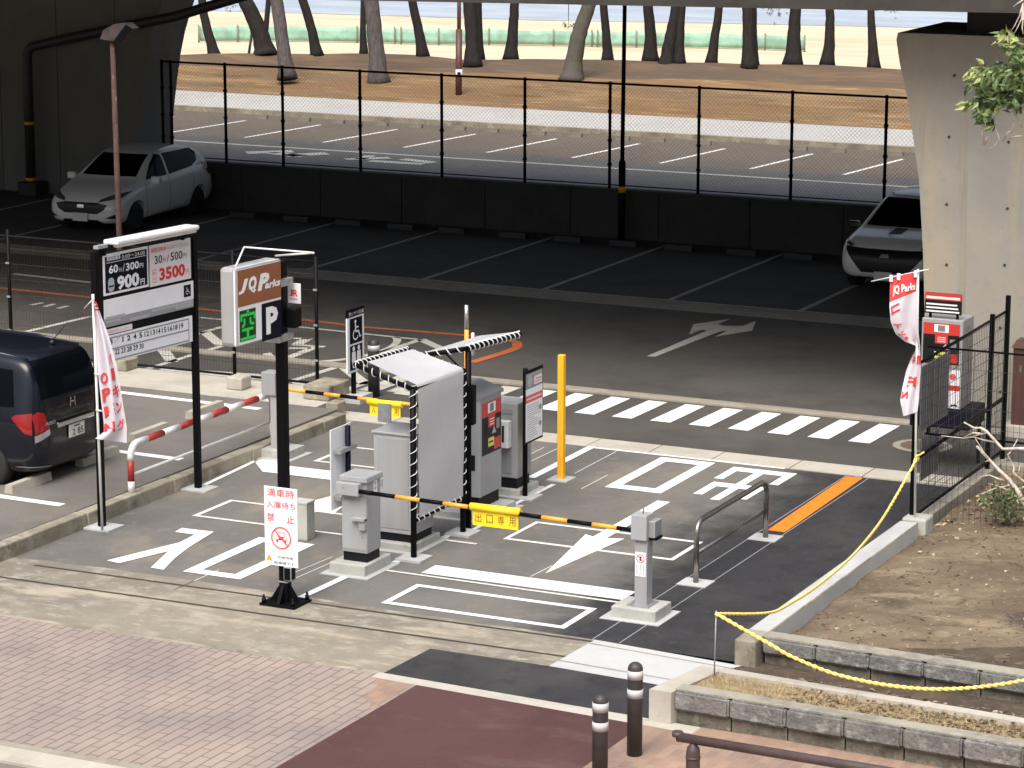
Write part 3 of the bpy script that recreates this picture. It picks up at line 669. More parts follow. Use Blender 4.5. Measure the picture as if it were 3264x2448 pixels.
b = MB()
for c_, p, q in ((C3,(640,995),(1010,800)),(C3,(240,830),(370,765)),(C3,(250,890),(490,775)),(R7,(120,420),(260,350)),(C2,(100,1180),(440,1040)),(C2,(110,1230),(500,1060)),(C3,(700,1130),(930,1010)),(C6,(700,780),(1100,600))):
    b.strip(GG(c_,*p), GG(c_,*q), .014, 'paint_thin', Z1-.004)
b.build('saw_cut', lane, local=True)
rd = bpy.data.objects['road']
b = MB()
for k in range(14):                                         # zebra crossing
    x = -17.07+0.613*(k-6)
    if x > -12.6: break
    b.face([V(x,37.39,Z1), V(x+.325,37.38,Z1), V(x+.355,38.67,Z1), V(x+.04,38.68,Z1)], 'paint_old' if k < 4 else 'paint')
b.build('zebra_marking', rd, local=True)
b = MB()
A = lambda x, y: GG(AR, x, y, Z1)
pts = [(375,715),(495,725),(1350,390),(1480,345),(1550,345),(1380,430),(1925,340),(1980,195),(1790,270),(1520,268),(1420,245),(1610,165),(1060,245),(1000,395),(1200,325),(1260,340)]
b.face([A(x,y) for x,y in pts], 'paint_old'); b.build('turn_arrow_marking', rd, local=True)
b = MB()
for k in range(-9, 5):                                      # stalls in the shade of the bridge
    x = -22.0+2.53*k
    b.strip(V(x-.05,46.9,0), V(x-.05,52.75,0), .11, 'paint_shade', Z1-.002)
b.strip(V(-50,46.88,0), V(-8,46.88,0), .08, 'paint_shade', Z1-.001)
b.build('stall_line_marking', rd, local=True)
b = MB()                                                    # hatching round the accessible bay
L = lambda c1, p1, c2, p2, w, m='paint_old': b.strip(GG(c1,*p1), GG(c2,*p2), w, m, Z1-.003)
L(C5,(230,990),C5,(800,855),.12); L(C1,(380,515),C1,(1130,285),.12); L(C1,(780,215),C1,(1130,118),.12)
L(C1,(600,310),C1,(690,430),.2); L(C1,(970,160),C1,(1120,280),.2)
L(Q2,(90,175),Q2,(1900,365),.1); L(Q2,(90,965),Q2,(900,715),.13); L(Q2,(1350,560),Q2,(1950,370),.13); L(Q2,(1950,365),Q2,(2300,520),.18)
L(Q2,(200,960),Q2,(430,1170),.18); L(Q2,(870,760),Q2,(1180,1000),.2); L(Q2,(560,1190),Q2,(1230,960),.14); L(Q2,(1560,1110),Q2,(1810,1020),.25)
L(C5,(270,755),C5,(380,735),.1); L(C5,(390,770),C5,(480,745),.1); L(C5,(510,785),C5,(600,762),.1)
L(C5,(120,480),C5,(830,560),.14); L(C1,(560,500),C1,(1540,565),.42)
L(C1,(930,35),C1,(1130,55),.1)
c0 = GG(Q2,640,450)
for i in range(40):
    t0, t1 = 2*math.pi*i/40, 2*math.pi*(i+1)/40
    q = lambda t, r: V(c0.x+.1+1.0*r*math.cos(t), c0.y+1.55*r*math.sin(t), Z1-.003)
    if 0.9 < i/40*2*math.pi < 3.9: continue
    b.face([q(t0,1),q(t1,1),q(t1,.88),q(t0,.88)], 'paint_old')
L(Q2,(90,350),Q2,(400,355),.12); L(Q2,(360,350),Q2,(200,440),.2); L(Q2,(150,440),Q2,(600,470),.12); L(Q2,(480,470),Q2,(90,620),.16); L(Q2,(90,490),Q2,(400,490),.12)
b.build('bay_hatching_marking', rd, local=True)
b = MB()
pth = [(C5,(0,605)),(C5,(820,690)),(K5,(0,675)),(K5,(480,735)),(K5,(1000,775)),(K5,(1650,830)),(K5,(1850,845)),(K5,(1950,880)),(K5,(1960,930)),(K5,(1850,975)),(K5,(1515,1075))]
P = [GG(c,*p) for c, p in pth]; P.insert(0, P[0]+(P[0]-P[1]))
for i in range(len(P)-1): b.strip(P[i], P[i+1], .14 if i < 6 else .17, 'paint_orange_old', Z1-.003+i*.0002)
b.build('orange_line_marking', rd, local=True)
b = MB(); sl = bpy.data.objects['side_lot']
for y in (28.78, 31.58, 34.82): b.strip(V(-26,y+.15,0), V(-20.25 if y<33 else -20.95,y-.02,0), .15, 'paint', .195)
b.build('stall_line_marking', sl, local=True)
b = MB()
for k in range(-8, 9):
    x = -31.8+2.42*k
    b.strip(V(x-.35,64.9,0), V(x,68.4,0), .11, 'paint', Z1-.003)
b.build('stall_line_marking', far_bay, local=True)
b = MB(); b.strip(V(-95,63.55,0), V(25,63.45,0), .17, 'paint_old', Z1-.003)
for c, (p, q), w in ((1,((630,105),(960,95)),.5),(1,((900,125),(1200,110)),.5),(1,((790,105),(1040,130)),.4),(1,((1330,152),(1640,140)),.35),(1,((1430,150),(1510,125)),.3),(1,((1500,162),(1880,185)),.35),(1,((1730,150),(1950,175)),.35)):
    b.strip(G(500+p[0]/2.212,440+p[1]/2.212), G(500+q[0]/2.212,440+q[1]/2.212), w, 'paint_old', Z1-.002)
b.strip(V(-95,58.4,0), V(25,58.4,0), .12, 'paint_old', Z1-.003)
b.build('lane_line_marking', far_road, local=True)

# grass mound with the pines, the beach behind
crest = [(400,178),(672,174),(846,170),(1000,173),(1160,170),(1349,178),(1516,190),(1628,186),(1822,190),(1938,191),(2120,203),(2267,203),(2420,207),(2527,205),(2637,204),(2785,216),(2900,222)]
b = MB(); k1 = b.mi('mound'); k2 = b.mi('mound_top')
NX = 150; rows = []
def crest_y(X):                                             # depth of the crest at a given X
    P = [G(x, y, 0.75) for x, y in crest]
    return P
CP = [G(x, y, 0.75) for x, y in crest]
def crestY(X):
    if X <= CP[0].x: return CP[0].y+(X-CP[0].x)*(-.35)
    if X >= CP[-1].x: return CP[-1].y+(X-CP[-1].x)*(-.35)
    for a, c in zip(CP, CP[1:]):
        if a.x <= X <= c.x: return a.y+(c.y-a.y)*(X-a.x)/(c.x-a.x)
    return CP[-1].y
TT = [0, .08, .18, .3, .42, .54, .66, .78, .88, .95, 1.0, 1.05, 1.14, 1.25]
def moundz(X, t):
    base = [0.12, .14, .2, .28, .36, .44, .52, .6, .67, .72, .75, .68, .1, -1.05]
    for i in range(len(TT)-1):
        if TT[i] <= t <= TT[i+1]: z = base[i]+(base[i+1]-base[i])*(t-TT[i])/(TT[i+1]-TT[i])
    return z+0.09*mathutils.noise.noise(V(X*.35, t*9, 1.3))*(1 if .1 < t < 1.06 else 0)
for i in range(NX+1):
    X = -110+i*(150/NX); yc = crestY(X)
    y0 = 73.5
    rows.append([b.bm.verts.new((X, y0+(yc-y0)*t, moundz(X, t))) for t in TT])
for i in range(NX):
    for j in range(len(TT)-1):
        f = b.bm.faces.new((rows[i][j], rows[i+1][j], rows[i+1][j+1], rows[i][j+1])); f.smooth = True
        f.material_index = k2 if j >= 6 else k1
b.build('grass_mound', kind='structure')
def mound_at(px, py):
    """ground point of the mound seen at this pixel"""
    z = 0.4
    for _ in range(12):
        p = G(px, py, z); yc = crestY(p.x); t = max(0, min(1.0, (p.y-73.5)/(yc-73.5))); z = moundz(p.x, t)
    return G(px, py, z)
# ---------------------------------------------------------------- the overpass
br = root('overpass', (-15, 46, 0), 'concrete road overpass that shades the parking area, carried on flared piers', 'bridge')
def dz(X): return 5.97+0.0155*(X+19.1)
b = MB()
k = b.mi('girder')
def slab_x(b, x0, x1, y0, y1, h0, h1, m):
    P = [V(x0,y0,dz(x0)+h0), V(x1,y0,dz(x1)+h0), V(x1,y1,dz(x1)+h0), V(x0,y1,dz(x0)+h0)]
    T = [p+V(0,0,h1-h0) for p in P]
    for f in ((P[0],P[3],P[2],P[1]),(T[0],T[1],T[2],T[3]),(P[0],P[1],T[1],T[0]),(P[1],P[2],T[2],T[1]),(P[2],P[3],T[3],T[2]),(P[3],P[0],T[0],T[3])): b.face(f, m)
slab_x(b, -90, 40, 38.0, 38.9, 0.0, 1.5, 'girder')
b.build('edge_girder', br)
b = MB(); slab_x(b, -90, 40, 37.4, 58.2, 1.503, 1.85, 'girder'); b.build('deck', br)
b = MB(); slab_x(b, -90, 40, 37.4, 37.7, 1.853, 2.8, 'girder'); slab_x(b, -90, 40, 57.9, 58.2, 1.853, 2.8, 'girder'); b.build('parapet', br)
for yy in (42.5, 46.5, 50.5, 54.3, 57.2):
    b = MB(); slab_x(b, -90, 40, yy-.35, yy+.35, 0.15, 1.5, 'girder'); b.build('girder', br)
def pier(profile, y0, y1, m, zt):
    """profile: left edge (x, z) from the ground up; the right edge mirrors it far to the side"""
    b = MB(); n = len(profile)
    pts = [V(x,y0,z) for x,z in profile]
    b.extr(pts, (0,y1-y0,0), m)
    return b
# near pier on the right
L_ = [(-12.23,-.2),(-12.28,1.2),(-12.36,2.5),(-12.45,3.52),(-12.57,4.2),(-12.68,4.78),(-12.80,5.23),(-12.86,5.56),(-12.84,5.66)]
R_ = [(-5.6+(-12.23-x), z) for x, z in reversed(L_)]
b = pier(L_+R_, 39.3, 41.6, 'pier', 5.66)
for X in (-12.25,-11.4,-10.55,-9.7,-8.85,-8.0,-7.1):          # form tie holes
    for Z in (.55, 1.45, 2.35, 3.25, 4.15, 5.05):
        b.lathe([(.022,0),(.022,.012)], (X+.25+random.uniform(-.04,.04), 39.291, Z+random.uniform(-.05,.05)), 'slot', 8, 'Y')
pr = b.build('pier', br)
for X in (-11.55, -9.2, -6.9):
    b = MB(); b.box(X-.4, 39.75, 5.66, X+.4, 40.5, dz(X)+.15, 'bearing'); b.build('bearing', br)
b = MB(); slab_x(b, -11.3, -5.5, 40.3, 41.4, -.25, 1.5, 'girder'); b.build('cross_girder', br)
# far pier on the left
RR = [(p.x, p.z) for p in (onY(x, y, 55.0) for x, y in ((541,620),(545,450),(556,330),(565,250),(576,170),(590,100),(604,50),(620,0),(642,-60)))]
RR = [(RR[0][0]-.01,-.2)]+RR+[(RR[-1][0]+.25,5.5),(RR[-1][0]+.3,5.68)]
LL = [(-46.6,5.68),(-46.0,5.1),(-45.2,3.8),(-45.0,-.2)]
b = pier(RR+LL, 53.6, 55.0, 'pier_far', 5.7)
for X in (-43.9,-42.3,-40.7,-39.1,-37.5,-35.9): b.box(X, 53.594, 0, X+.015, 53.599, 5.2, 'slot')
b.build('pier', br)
b = MB()
q = [onY(760,-8,53.2), onY(560,52,53.2), onY(240,118,53.2), onY(100,150,53.2)]
q = [onY(1100,-100,53.3)]+q+[V(q[-1].x-.12, 53.2, q[-1].z-.15), V(q[-1].x-.13,53.2,2.5), V(q[-1].x-.13,53.2,.05)]
b.tube(q, .115, 'pipe', 12)
pp = b.build('drain_pipe', br)
b = MB()
b.lathe([(.12,0),(.12,.07)], (q[-1].x, 53.2, 1.62), 'yellow', 14); b.build('band', pp)
b = MB(); b.lathe([(.12,0),(.12,.07)], (q[-1].x, 53.2, .33), 'yellow', 14); b.build('band', pp)
b = MB(); b.box(q[-1].x-.25, 53.0, 0, q[-1].x+.25, 53.5, .3, 'wallc', .02); b.build('pipe_foot', pp)

# retaining wall and long chain-link fence at the back
b = MB(); x = -34.4
while x < 10:
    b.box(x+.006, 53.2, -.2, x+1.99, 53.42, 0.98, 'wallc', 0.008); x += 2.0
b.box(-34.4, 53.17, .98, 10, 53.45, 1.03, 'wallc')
b.build('retaining_wall', None, 'low dark concrete wall at the back of the shaded stalls, under the tall fence', 'wall')
fpx = [-34.48,-34.25,-32.84,-31.38,-29.45,-27.47,-25.51,-23.56,-21.58,-19.57,-17.6,-15.6,-13.6,-11.6]
fr = root('chain_link_fence', (-24, 53.3, 1.03), 'tall dark chain-link fence standing on the low wall, with the beach seen through it', 'fence')
FX0, FX1, FZ0, FZ1 = -34.48, -11.6, 1.06, 3.17
for X in fpx:
    b = MB(); b.tube([(X,53.3,1.03),(X,53.3,3.24)], .034, 'fence', 8)
    for z in (1.5, 2.0, 2.6): b.lathe([(.05,0),(.05,.05)], (X,53.3,z), 'fence', 8)
    b.build('post', fr)
b = MB(); b.tube([(FX0,53.3,3.2),(FX1,53.3,3.2)], .024, 'fence', 8); b.build('top_rail', fr)
b = MB(); b.tube([(FX0,53.3,1.1),(FX1,53.3,1.1)], .014, 'fence', 6); b.build('bottom_rail', fr)
b = MB(); sp = 0.085; Hh = FZ1-FZ0
def wire(b, p, q, w, m):
    p, q = Vector(p), Vector(q); d = (q-p).normalized(); n = d.cross(V(0,1,0)).normalized()*w
    y = V(0,w,0)
    b.tube([p,q], w, m, 3, cap=False, smooth=False)
n = int((FX1-FX0+Hh)/sp)
for i in range(n):
    x = FX0-Hh+i*sp
    for s in (1, -1):
        x0, x1, z0, z1 = x, x+Hh, (FZ0 if s > 0 else FZ1), (FZ1 if s > 0 else FZ0)
        a0 = max(0, (FX0-x0)/Hh); a1 = min(1, (FX1-x0)/Hh)
        if a1-a0 < .02: continue
        wire(b, (x0+(x1-x0)*a0, 53.3+.006*s, z0+(z1-z0)*a0), (x0+(x1-x0)*a1, 53.3+.006*s, z0+(z1-z0)*a1), .0028, 'wire_link')
b.build('mesh', fr)

# slim black lamp post in front of the wall, rusty lamp post on the left
lp = root('lamp_post', (-23.1, 52.9, 0), 'slim black lamp post with a yellow band, in front of the dark wall', 'lamp post')
b = MB(); b.tube([(-23.1,52.9,0),(-23.1,52.9,1.62)], .075, 'fence', 12); b.tube([(-23.1,52.9,1.62),(-23.1,52.9,1.7)], [.075,.05], 'fence', 12)
b.tube([(-23.1,52.9,1.7),(-23.07,52.9,6.05)], [.045,.042], 'fence', 10); b.build('pole', lp)
b = MB(); b.lathe([(.079,0),(.079,.12)], (-23.1,52.9,1.02), 'yellow', 12); b.build('band', lp)
lb = GG(C5, 1085, 1365); lb = V(lb.x, 36.85, .1); lt = onY(358, 120, 36.85)
lp2 = root('street_lamp', lb, 'rusty pinkish street lamp rising behind the tariff board', 'street lamp')
b = MB(); b.tube([lb, V(lt.x, lt.y, lt.z)], [.052,.04], 'rust', 12); b.tube([lb, lb+V(0,0,.5)], .1, 'brownpole', 12); b.build('pole', lp2)
b = MB()
a0 = lt+V(-.12,-.05,.0)
b.extr([lt+V(-.16,-.1,-.02), lt+V(.2,-.1,-.06), lt+V(.42,-.1,.16), lt+V(.3,-.1,.24), lt+V(.1,-.1,.22), lt+V(-.1,-.1,.12)], (0,.22,0), 'lamp_case')
b.build('lamp_head', lp2)
b = MB(); b.extr([lt+V(.1,-.12,-.04), lt+V(.22,-.12,-.055), lt+V(.435,-.12,.165), lt+V(.33,-.12,.22)], (0,.018,0), 'glass'); b.build('lamp_glass', lp2)
b = MB(); b.box(lb.x-.2, 36.6, .1, lb.x+.2, 36.98, .28, 'kerb', .02); b.build('concrete_foot', lp2)

# ---------------------------------------------------------------- welded mesh fence along the road on the left
mf = root('wire_mesh_fence', (-26, 36.95, .1), 'dark welded wire mesh fence along the kerb behind the side lot', 'fence')
MX0, MX1 = -36.0, -21.2
for X in (-33.3, -31.2, -29.05, -26.91, -22.69-.0, -21.21):
    b = MB(); b.tube([(X,36.95,.1),(X,36.95,2.13 if X > -25 else 2.16)], .03, 'fence', 8)
    for z in (1.6, 1.05, .5): b.box(X-.032, 36.905, z, X+.032, 36.925, z+.03, 'galv')
    b.build('post', mf)
b = MB(); b.tube([(MX0,36.95,2.06),(MX1,36.95,2.04)], .022, 'fence', 6); b.tube([(MX0,36.95,.16),(MX1,36.95,.15)], .022, 'fence', 6); b.build('rail', mf)
b = MB(); x = MX0
while x < MX1:
    b.tube([(x,36.95,.16),(x,36.95,2.05)], .0024, 'wire_brown', 3, cap=False, smooth=False); x += .055
for z in (.35,.6,.85,1.1,1.35,1.6,1.85): b.tube([(MX0,36.955,z),(MX1,36.955,z)], .004, 'wire_brown', 4, cap=False, smooth=False)
b.build('mesh', mf)
def block(name, x0, y0, x1, y1, z0, z1, label, m='conc', grp=None, cat='concrete block'):
    b = MB(); b.box(x0,y0,z0,x1,y1,z1,m,.025); return b.build(name, None, label, cat, grp)
block('concrete_block', -22.36,36.15,-22.08,36.45,.1,.30,'squat concrete block at the foot of the mesh fence post below the brown sign box')
block('concrete_block', -20.95,36.05,-20.5,36.7,.1,.33,'large weathered concrete block holding the last mesh fence post beside the toilet sign','kerb')
b = MB(); b.box(-20.3,35.6,.0,-20.1,35.85,.2,'kerb',.015); b.build('concrete_block', None, 'small low concrete stub right of the large fence block', 'concrete block')

# ---------------------------------------------------------------- wheel stops
def stop_mesh(name, m='conc'):
    b = MB(); b.extr([(-.3,-.07,0),(-.3,.07,0),(-.3,.05,.11),(-.3,-.05,.11)], (.6,0,0), m)
    return b.build(name, local=True)
def stops(pos, labelf, group, m, rz=0.0, z=0.0):
    first = None
    for i, (x, y) in enumerate(pos):
        if first is None: o = first = stop_mesh('wheel_stop', m)
        else: o = first.copy(); COL.objects.link(o)
        o.location = (x, y, z); o.rotation_euler = (0, 0, rz)
        tag(o, labelf(i), 'wheel stop', group)
near = [G(x*1.47559,y*1.47559) for x,y in ((553,462),(663,472),(770,482),(880,491),(988,500),(1113,512),(1236,519),(1350,530),(1473,538),(1605,550),(1730,558))]
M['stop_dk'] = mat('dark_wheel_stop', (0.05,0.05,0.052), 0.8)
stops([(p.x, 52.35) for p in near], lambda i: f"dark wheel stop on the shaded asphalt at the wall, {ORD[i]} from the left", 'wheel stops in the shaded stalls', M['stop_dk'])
far = [G(x,y) for x,y in ((820,379),(950,388),(1055,395),(1190,404),(1305,409),(1443,417),(1557,421),(1702,431),(1817,438),(1968,447),(2085,452),(2230,461),(2545,476),(2665,484),(2850,494))]
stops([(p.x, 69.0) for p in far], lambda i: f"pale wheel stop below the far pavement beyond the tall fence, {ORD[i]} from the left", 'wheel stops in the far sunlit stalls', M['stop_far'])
for lab, x, y in (('wheel stop behind the middle of the red and white rail in the side lot',-21.52,34.2),
        ('concrete wheel stop half hidden behind the near bend of the red and white rail',-21.45,32.6),
        ('concrete wheel stop under the near rear corner of the dark van',-21.22,29.4),('concrete wheel stop under the far rear corner of the dark van',-21.26,31.05)):
    o = stop_mesh('wheel_stop', 'conc'); o.location = (x,y,.19); o.rotation_euler = (0,0,rad(90)); o.scale = (1.45,1,1); tag(o, lab, 'wheel stop', 'wheel stops in the side lot')

# ---------------------------------------------------------------- tariff board
tb = root('tariff_board', (-19.6, 29.8, 0), 'large black tariff board with price panels and a date strip on two posts', 'sign')
TX = -19.52
SHEAR = (.031, 28.7)
for Y, top in ((28.66,3.5),(30.92,3.5)):
    b = MB(); b.box(TX-.105, Y-.04, 0, TX-.025, Y+.04, top, 'black', .008); b.build('post', tb)
    b = MB(); b.box(TX-.3, Y-.18, 0, TX+.15, Y+.18, .02, 'conc_new'); b.build('post_foot', tb)
b = MB(); b.box(TX-.11, 28.71, 2.17, TX-.045, 30.87, 3.45, 'black', .01); b.build('back_board', tb)
XF = TX-.043
def bf(x, y): p = onX(*cr(B2,x,y), XF); return (p.y, p.z+.031*(p.y-28.7))
def panel(name, tl, brc, m, parent, d=.012):
    (a0,b1), (a1,b0) = bf(*tl), bf(*brc)
    mb = MB(); mb.box(XF-.001, a0, b0, XF+d, a1, b1, m)
    F = Face(mb, V(XF+d+.002,0,0), V(0,1,0), V(0,0,1))
    return mb, F
def tx(F, s, tl, brc, m, d=.001, **k):
    (a0,b1), (a1,b0) = bf(*tl), bf(*brc); F.txt(s, a0, b0, a1, b1, m, d, **k)
def rc(F, tl, brc, m, d): (a0,b1), (a1,b0) = bf(*tl), bf(*brc); F.rect(a0,b0,a1,b1,m,d)
mb, F = panel('black_price_panel', (192,385), (795,800), 'white', tb)
(a0,b1),(a1,b0) = bf(192,385), bf(795,800); F.rect(a0+.03,b0+.03,a1-.03,b1-.03,'navy',0)
rc(F,(238,405),(415,430),'white',.001); tx(F,'通常料金',(245,412),(408,425),'navy',.002)
tx(F,'0:00〜24:00',(437,385),(742,375),'white'); rc(F,(232,490),(750,392),'white',.001)
tx(F,'60',(262,525),(388,612),'white',bold=.03); tx(F,'分',(392,555),(442,598),'white'); tx(F,'/',(447,500),(476,600),'white'); tx(F,'300',(488,492),(665,560),'white',bold=.03); tx(F,'円',(670,495),(720,545),'white',bold=.02)
tx(F,'900',(372,665),(670,790),'white',bold=.045); tx(F,'円',(682,700),(740,770),'white',bold=.02)
(a0,b1),(a1,b0) = bf(252,692), bf(340,862); F.disc((a0+a1)/2, b1-(b1-b0)*.3, (a1-a0)/2, 'lightgrey', .001, rb=(b1-b0)*.3); F.rect(a0,b0+(b1-b0)*.25,a1,b1-(b1-b0)*.3,'lightgrey',.0012); F.disc((a0+a1)/2, b0+(b1-b0)*.27, (a1-a0)/2, 'lightgrey', .001, rb=(b1-b0)*.27)
F.rect(a0+.015,b0+.06,a1-.015,b0+(b1-b0)*.47,'navy',.002); F.rect(a0+.015,b0+(b1-b0)*.5,a1-.015,b1-.06,'teal',.002); F.txt('大',a0+.02,b0+.08,a1-.02,b0+(b1-b0)*.42,'white',.003); F.txt('最',a0+.02,b0+(b1-b0)*.55,a1-.02,b1-.09,'white',.003)
mb.build('weekday_price_panel', tb)
mb, F = panel('red_price_panel', (805,265), (1355,690), 'pinkwhite', tb)
tx(F,'特別日料金',(822,300),(1025,325),'redsoft',bold=.02); tx(F,'0:00〜24:00',(1035,260),(1318,255),'lightgrey'); rc(F,(815,355),(1345,250),'lightgrey',.001)
tx(F,'30',(868,398),(972,488),'panel_blk',bold=.01); tx(F,'分',(975,420),(1020,470),'panel_blk'); tx(F,'/',(1030,385),(1060,470),'panel_blk'); tx(F,'500',(1080,352),(1238,432),'panel_blk',bold=.01); tx(F,'円',(1242,365),(1292,412),'panel_blk')
tx(F,'3500',(930,560),(1275,655),'red',bold=.04); tx(F,'円',(1282,572),(1328,635),'redsoft')
(a0,b1),(a1,b0) = bf(842,580), bf(896,745); F.frame(a0,b0,a1,b1,.008,'redsoft',.001); F.txt('大',a0+.015,b0+.03,a1-.015,(b0+b1)/2-.02,'redsoft',.001); F.txt('最',a0+.015,(b0+b1)/2+.02,a1-.015,b1-.03,'redsoft',.001)
mb.build('holiday_price_panel', tb)
mb, F = panel('white_panel', (207,985), (1388,962), 'white', tb)
(a0,b1),(a1,b0) = bf(1254,788), bf(1350,925); F.rect(a0,b0,a1,b1,'navy',.001); wheelchair(F,a0+.015,b0+.03,a1-.015,b1-.03,'white',.002)
mb.build('white_panel', tb)
mb, F = panel('note_panel', (210,1238), (1388,1068), 'grey_strip', tb)
for (x0,x1,yy) in ((230,480,1228),(540,800,1240),(835,1200,1122),(1210,1380,1030),(1150,1380,1085),(230,420,1275)):
    p0, p1 = bf(x0, yy), bf(x1, yy-(x1-x0)*.21)
    F.rect(p0[0], p0[1]-.018, p1[0], p0[1]+.018, 'lightgrey', .001)
mb.build('note_panel', tb)
mb, F = panel('date_panel', (212,1465), (1376,1525), 'white', tb)
(a0,b1),(a1,b0) = bf(250,1460), bf(1330,1490); F.frame(a0,b0-.03,a1,b1-.02,.018,'grey_strip',.001)
F.rect(a0,(b0+b1)/2-.035,a1,(b0+b1)/2-.017,'grey_strip',.0012)
xs = [(275,318,'3'),(440,460,'1'),(500,556,'2'),(585,634,'4'),(662,712,'5'),(732,800,'12'),(812,880,'13'),(890,950,'14'),(962,1030,'15'),(1040,1108,'16'),(1115,1178,'18'),(1188,1254,'19')]
for x0,x1,s in xs:
    t = 1500-(x0-275)*.226; dx_ = (x1-x0)*.06; tx(F,s,(x0+dx_,t),(x1-dx_,t+72-(x1-x0)*.24),'panel_blk',bold=.015)
p0, p1 = bf(335,1545), bf(420,1455); F.line(p0,p1,.008,'lightgrey',.001)
for x0,x1,s in ((340,412,'22'),(422,490,'23'),(500,572,'28'),(582,655,'29'),(665,730,'30')):
    t = 1632-(x0-340)*.226; dx_ = (x1-x0)*.06; tx(F,s,(x0+dx_,t),(x1-dx_,t+72-(x1-x0)*.24),'panel_blk',bold=.015)
mb.build('date_panel', tb)
mb, F = panel('date_title', (222,1378), (578,1362), 'pinkwhite', tb); tx(F,'特別日カレンダー',(245,1395),(550,1345),'redsoft'); mb.build('date_title', tb)
b = MB()
b.box(TX-.05, 28.83, 3.575, TX+.17, 30.72, 3.635, 'whitecase', .02); b.box(TX+.05, 28.9, 3.535, TX+.13, 30.72, 3.575, 'whitecase', .015)
b.build('lamp_hood', tb)
for Y in (28.8, 30.6):
    b = MB(); b.box(TX-.1, Y-.02, 3.44, TX-.0, Y+.02, 3.575, 'black'); b.build('lamp_bracket', tb)
b = MB(); b.box(TX-.05, 28.62, 3.54, TX+.02, 28.83, 3.58, 'grey_strip'); b.build('lamp_cap', tb)

SHEAR = None
# ---------------------------------------------------------------- parking sign on the tall black pole
PX_, PY_ = -15.79, 26.72
ps = root('parking_sign', (PX_, PY_, 0), 'tall black pole with a white light box showing a letter P and a green display', 'sign')
b = MB(); b.box(PX_-.054, PY_-.054, .0, PX_+.054, PY_+.054, 3.95, 'black', .01); b.build('pole', ps)
b = MB(); b.box(PX_-.23, PY_-.2, .005, PX_+.23, PY_+.2, .035, 'black', .006)
for sx in (-1,1):
    b.extr([(PX_+sx*.054,PY_-.02,.035),(PX_+sx*.19,PY_-.02,.035),(PX_+sx*.054,PY_-.02,.24)], (0,.04,0), 'black')
    b.extr([(PX_-.02,PY_+sx*.054,.035),(PX_-.02,PY_+sx*.17,.035),(PX_-.02,PY_+sx*.054,.24)], (.04,0,0), 'black')
    for sy in (-1,1): b.lathe([(.025,0),(.025,.05),(.014,.05),(.014,.09)], (PX_+sx*.19, PY_+sy*.16, .035), 'black', 8)
b.build('base_plate', ps)
b = MB(); b.box(PX_-.058,PY_-.058,.262,PX_+.058,PY_+.058,.28,'galv'); b.box(PX_+.03, PY_-.09, .3, PX_+.13, PY_+.02, .46, 'black', .01); b.build('junction_box', ps)
XS = -15.66
SHEAR = (.027, 25.6)
def sf(x, y): p = onX(*cr(M3,x,y), XS); return (p.y, p.z+.027*(p.y-25.6))
(sa0,sb1),(sa1,sb0) = sf(338,352), sf(832,1060)
b = MB(); b.box(XS-.215, sa0, sb0, XS-.03, sa1, sb1, 'boxgrey', .045); b.box(XS-.055, sa0+.003, sb0+.003, XS, sa1-.003, sb1-.003, 'white', .02); lbx = b.build('light_box', ps)
mb = MB(); F = Face(mb, V(XS+.003,0,0), V(0,1,0), V(0,0,1))
sx_ = lambda s, tl, brc, m, d=.002, **k: F.txt(s, sf(*tl)[0], sf(*brc)[1], sf(*brc)[0], sf(*tl)[1], m, d, **k)
sr_ = lambda tl, brc, m, d: F.rect(sf(*tl)[0], sf(*brc)[1], sf(*brc)[0], sf(*tl)[1], m, d)
sr_((352,378),(815,650),'brown_sign',0)
sx_('J',(362,478),(468,606),'white',shear=.25,bold=.06); sx_('Q',(466,440),(556,600),'white',shear=.2,bold=.06); sx_('P',(560,415),(690,562),'white',shear=.25,bold=.06); sx_('arks',(640,488),(806,528),'white',shear=.2,bold=.04)
mb.build('name_face', lbx)
mb = MB(); F = Face(mb, V(XS+.003,0,0), V(0,1,0), V(0,0,1))
sr_((607,728),(822,1068),'navy',0); sx_('P',(652,765),(782,1018),'white',bold=.05); mb.build('letter_face', lbx)
mb = MB(); F = Face(mb, V(XS+.003,0,0), V(0,1,0), V(0,0,1))
sr_((373,805),(550,1085),'led_dark',0)
(a0,b1),(a1,b0) = sf(380,810), sf(545,1078); w, h = a1-a0, b1-b0
for (u0,v0,u1,v1) in ((.42,.92,.58,1),(0,.8,1,.9),(0,.66,.12,.8),(.88,.66,1,.8),(.2,.5,.33,.74),(.1,.44,.25,.54),(.6,.5,.72,.74),(.72,.46,.9,.56),(.1,.3,.85,.4),(.4,.1,.56,.3),(0,0,1,.1)):
    F.rect(a0+w*u0,b0+h*v0,a0+w*u1,b0+h*v1,'led',.002)
mb.build('display', lbx)
SHEAR = None
b = MB()
for z in (3.72, 3.1): b.box(PX_-.1, sa1-.02, z-.04, PX_+.1, PY_-.05, z+.04, 'galv', .008); b.box(PX_-.1, PY_-.1, z-.04, PX_+.105, PY_+.1, z+.04, 'galv', .008)
b.build('bracket', ps)
b = MB()                                                    # slim white lamp bar over the box
A_, B_ = onY(*cr(M3,425,125), 26.02), onY(*cr(M3,1160,185), 26.02)
C_, D_ = onX(*cr(M3,358,275), XS), onX(*cr(M3,820,212), XS-.05)
b.tube([A_, B_], .011, 'whitecase', 6); b.tube([A_, V(XS-.1, 25.72, sb1-.01)], .010, 'whitecase', 6); b.tube([B_, V(XS-.06, 26.5, sb1)], .012, 'whitecase', 6)
b.build('lamp_bar', ps)
YJ = 26.86
j0, j1 = onY(*cr(M3,885,502), YJ), onY(*cr(M3,1022,745), YJ)
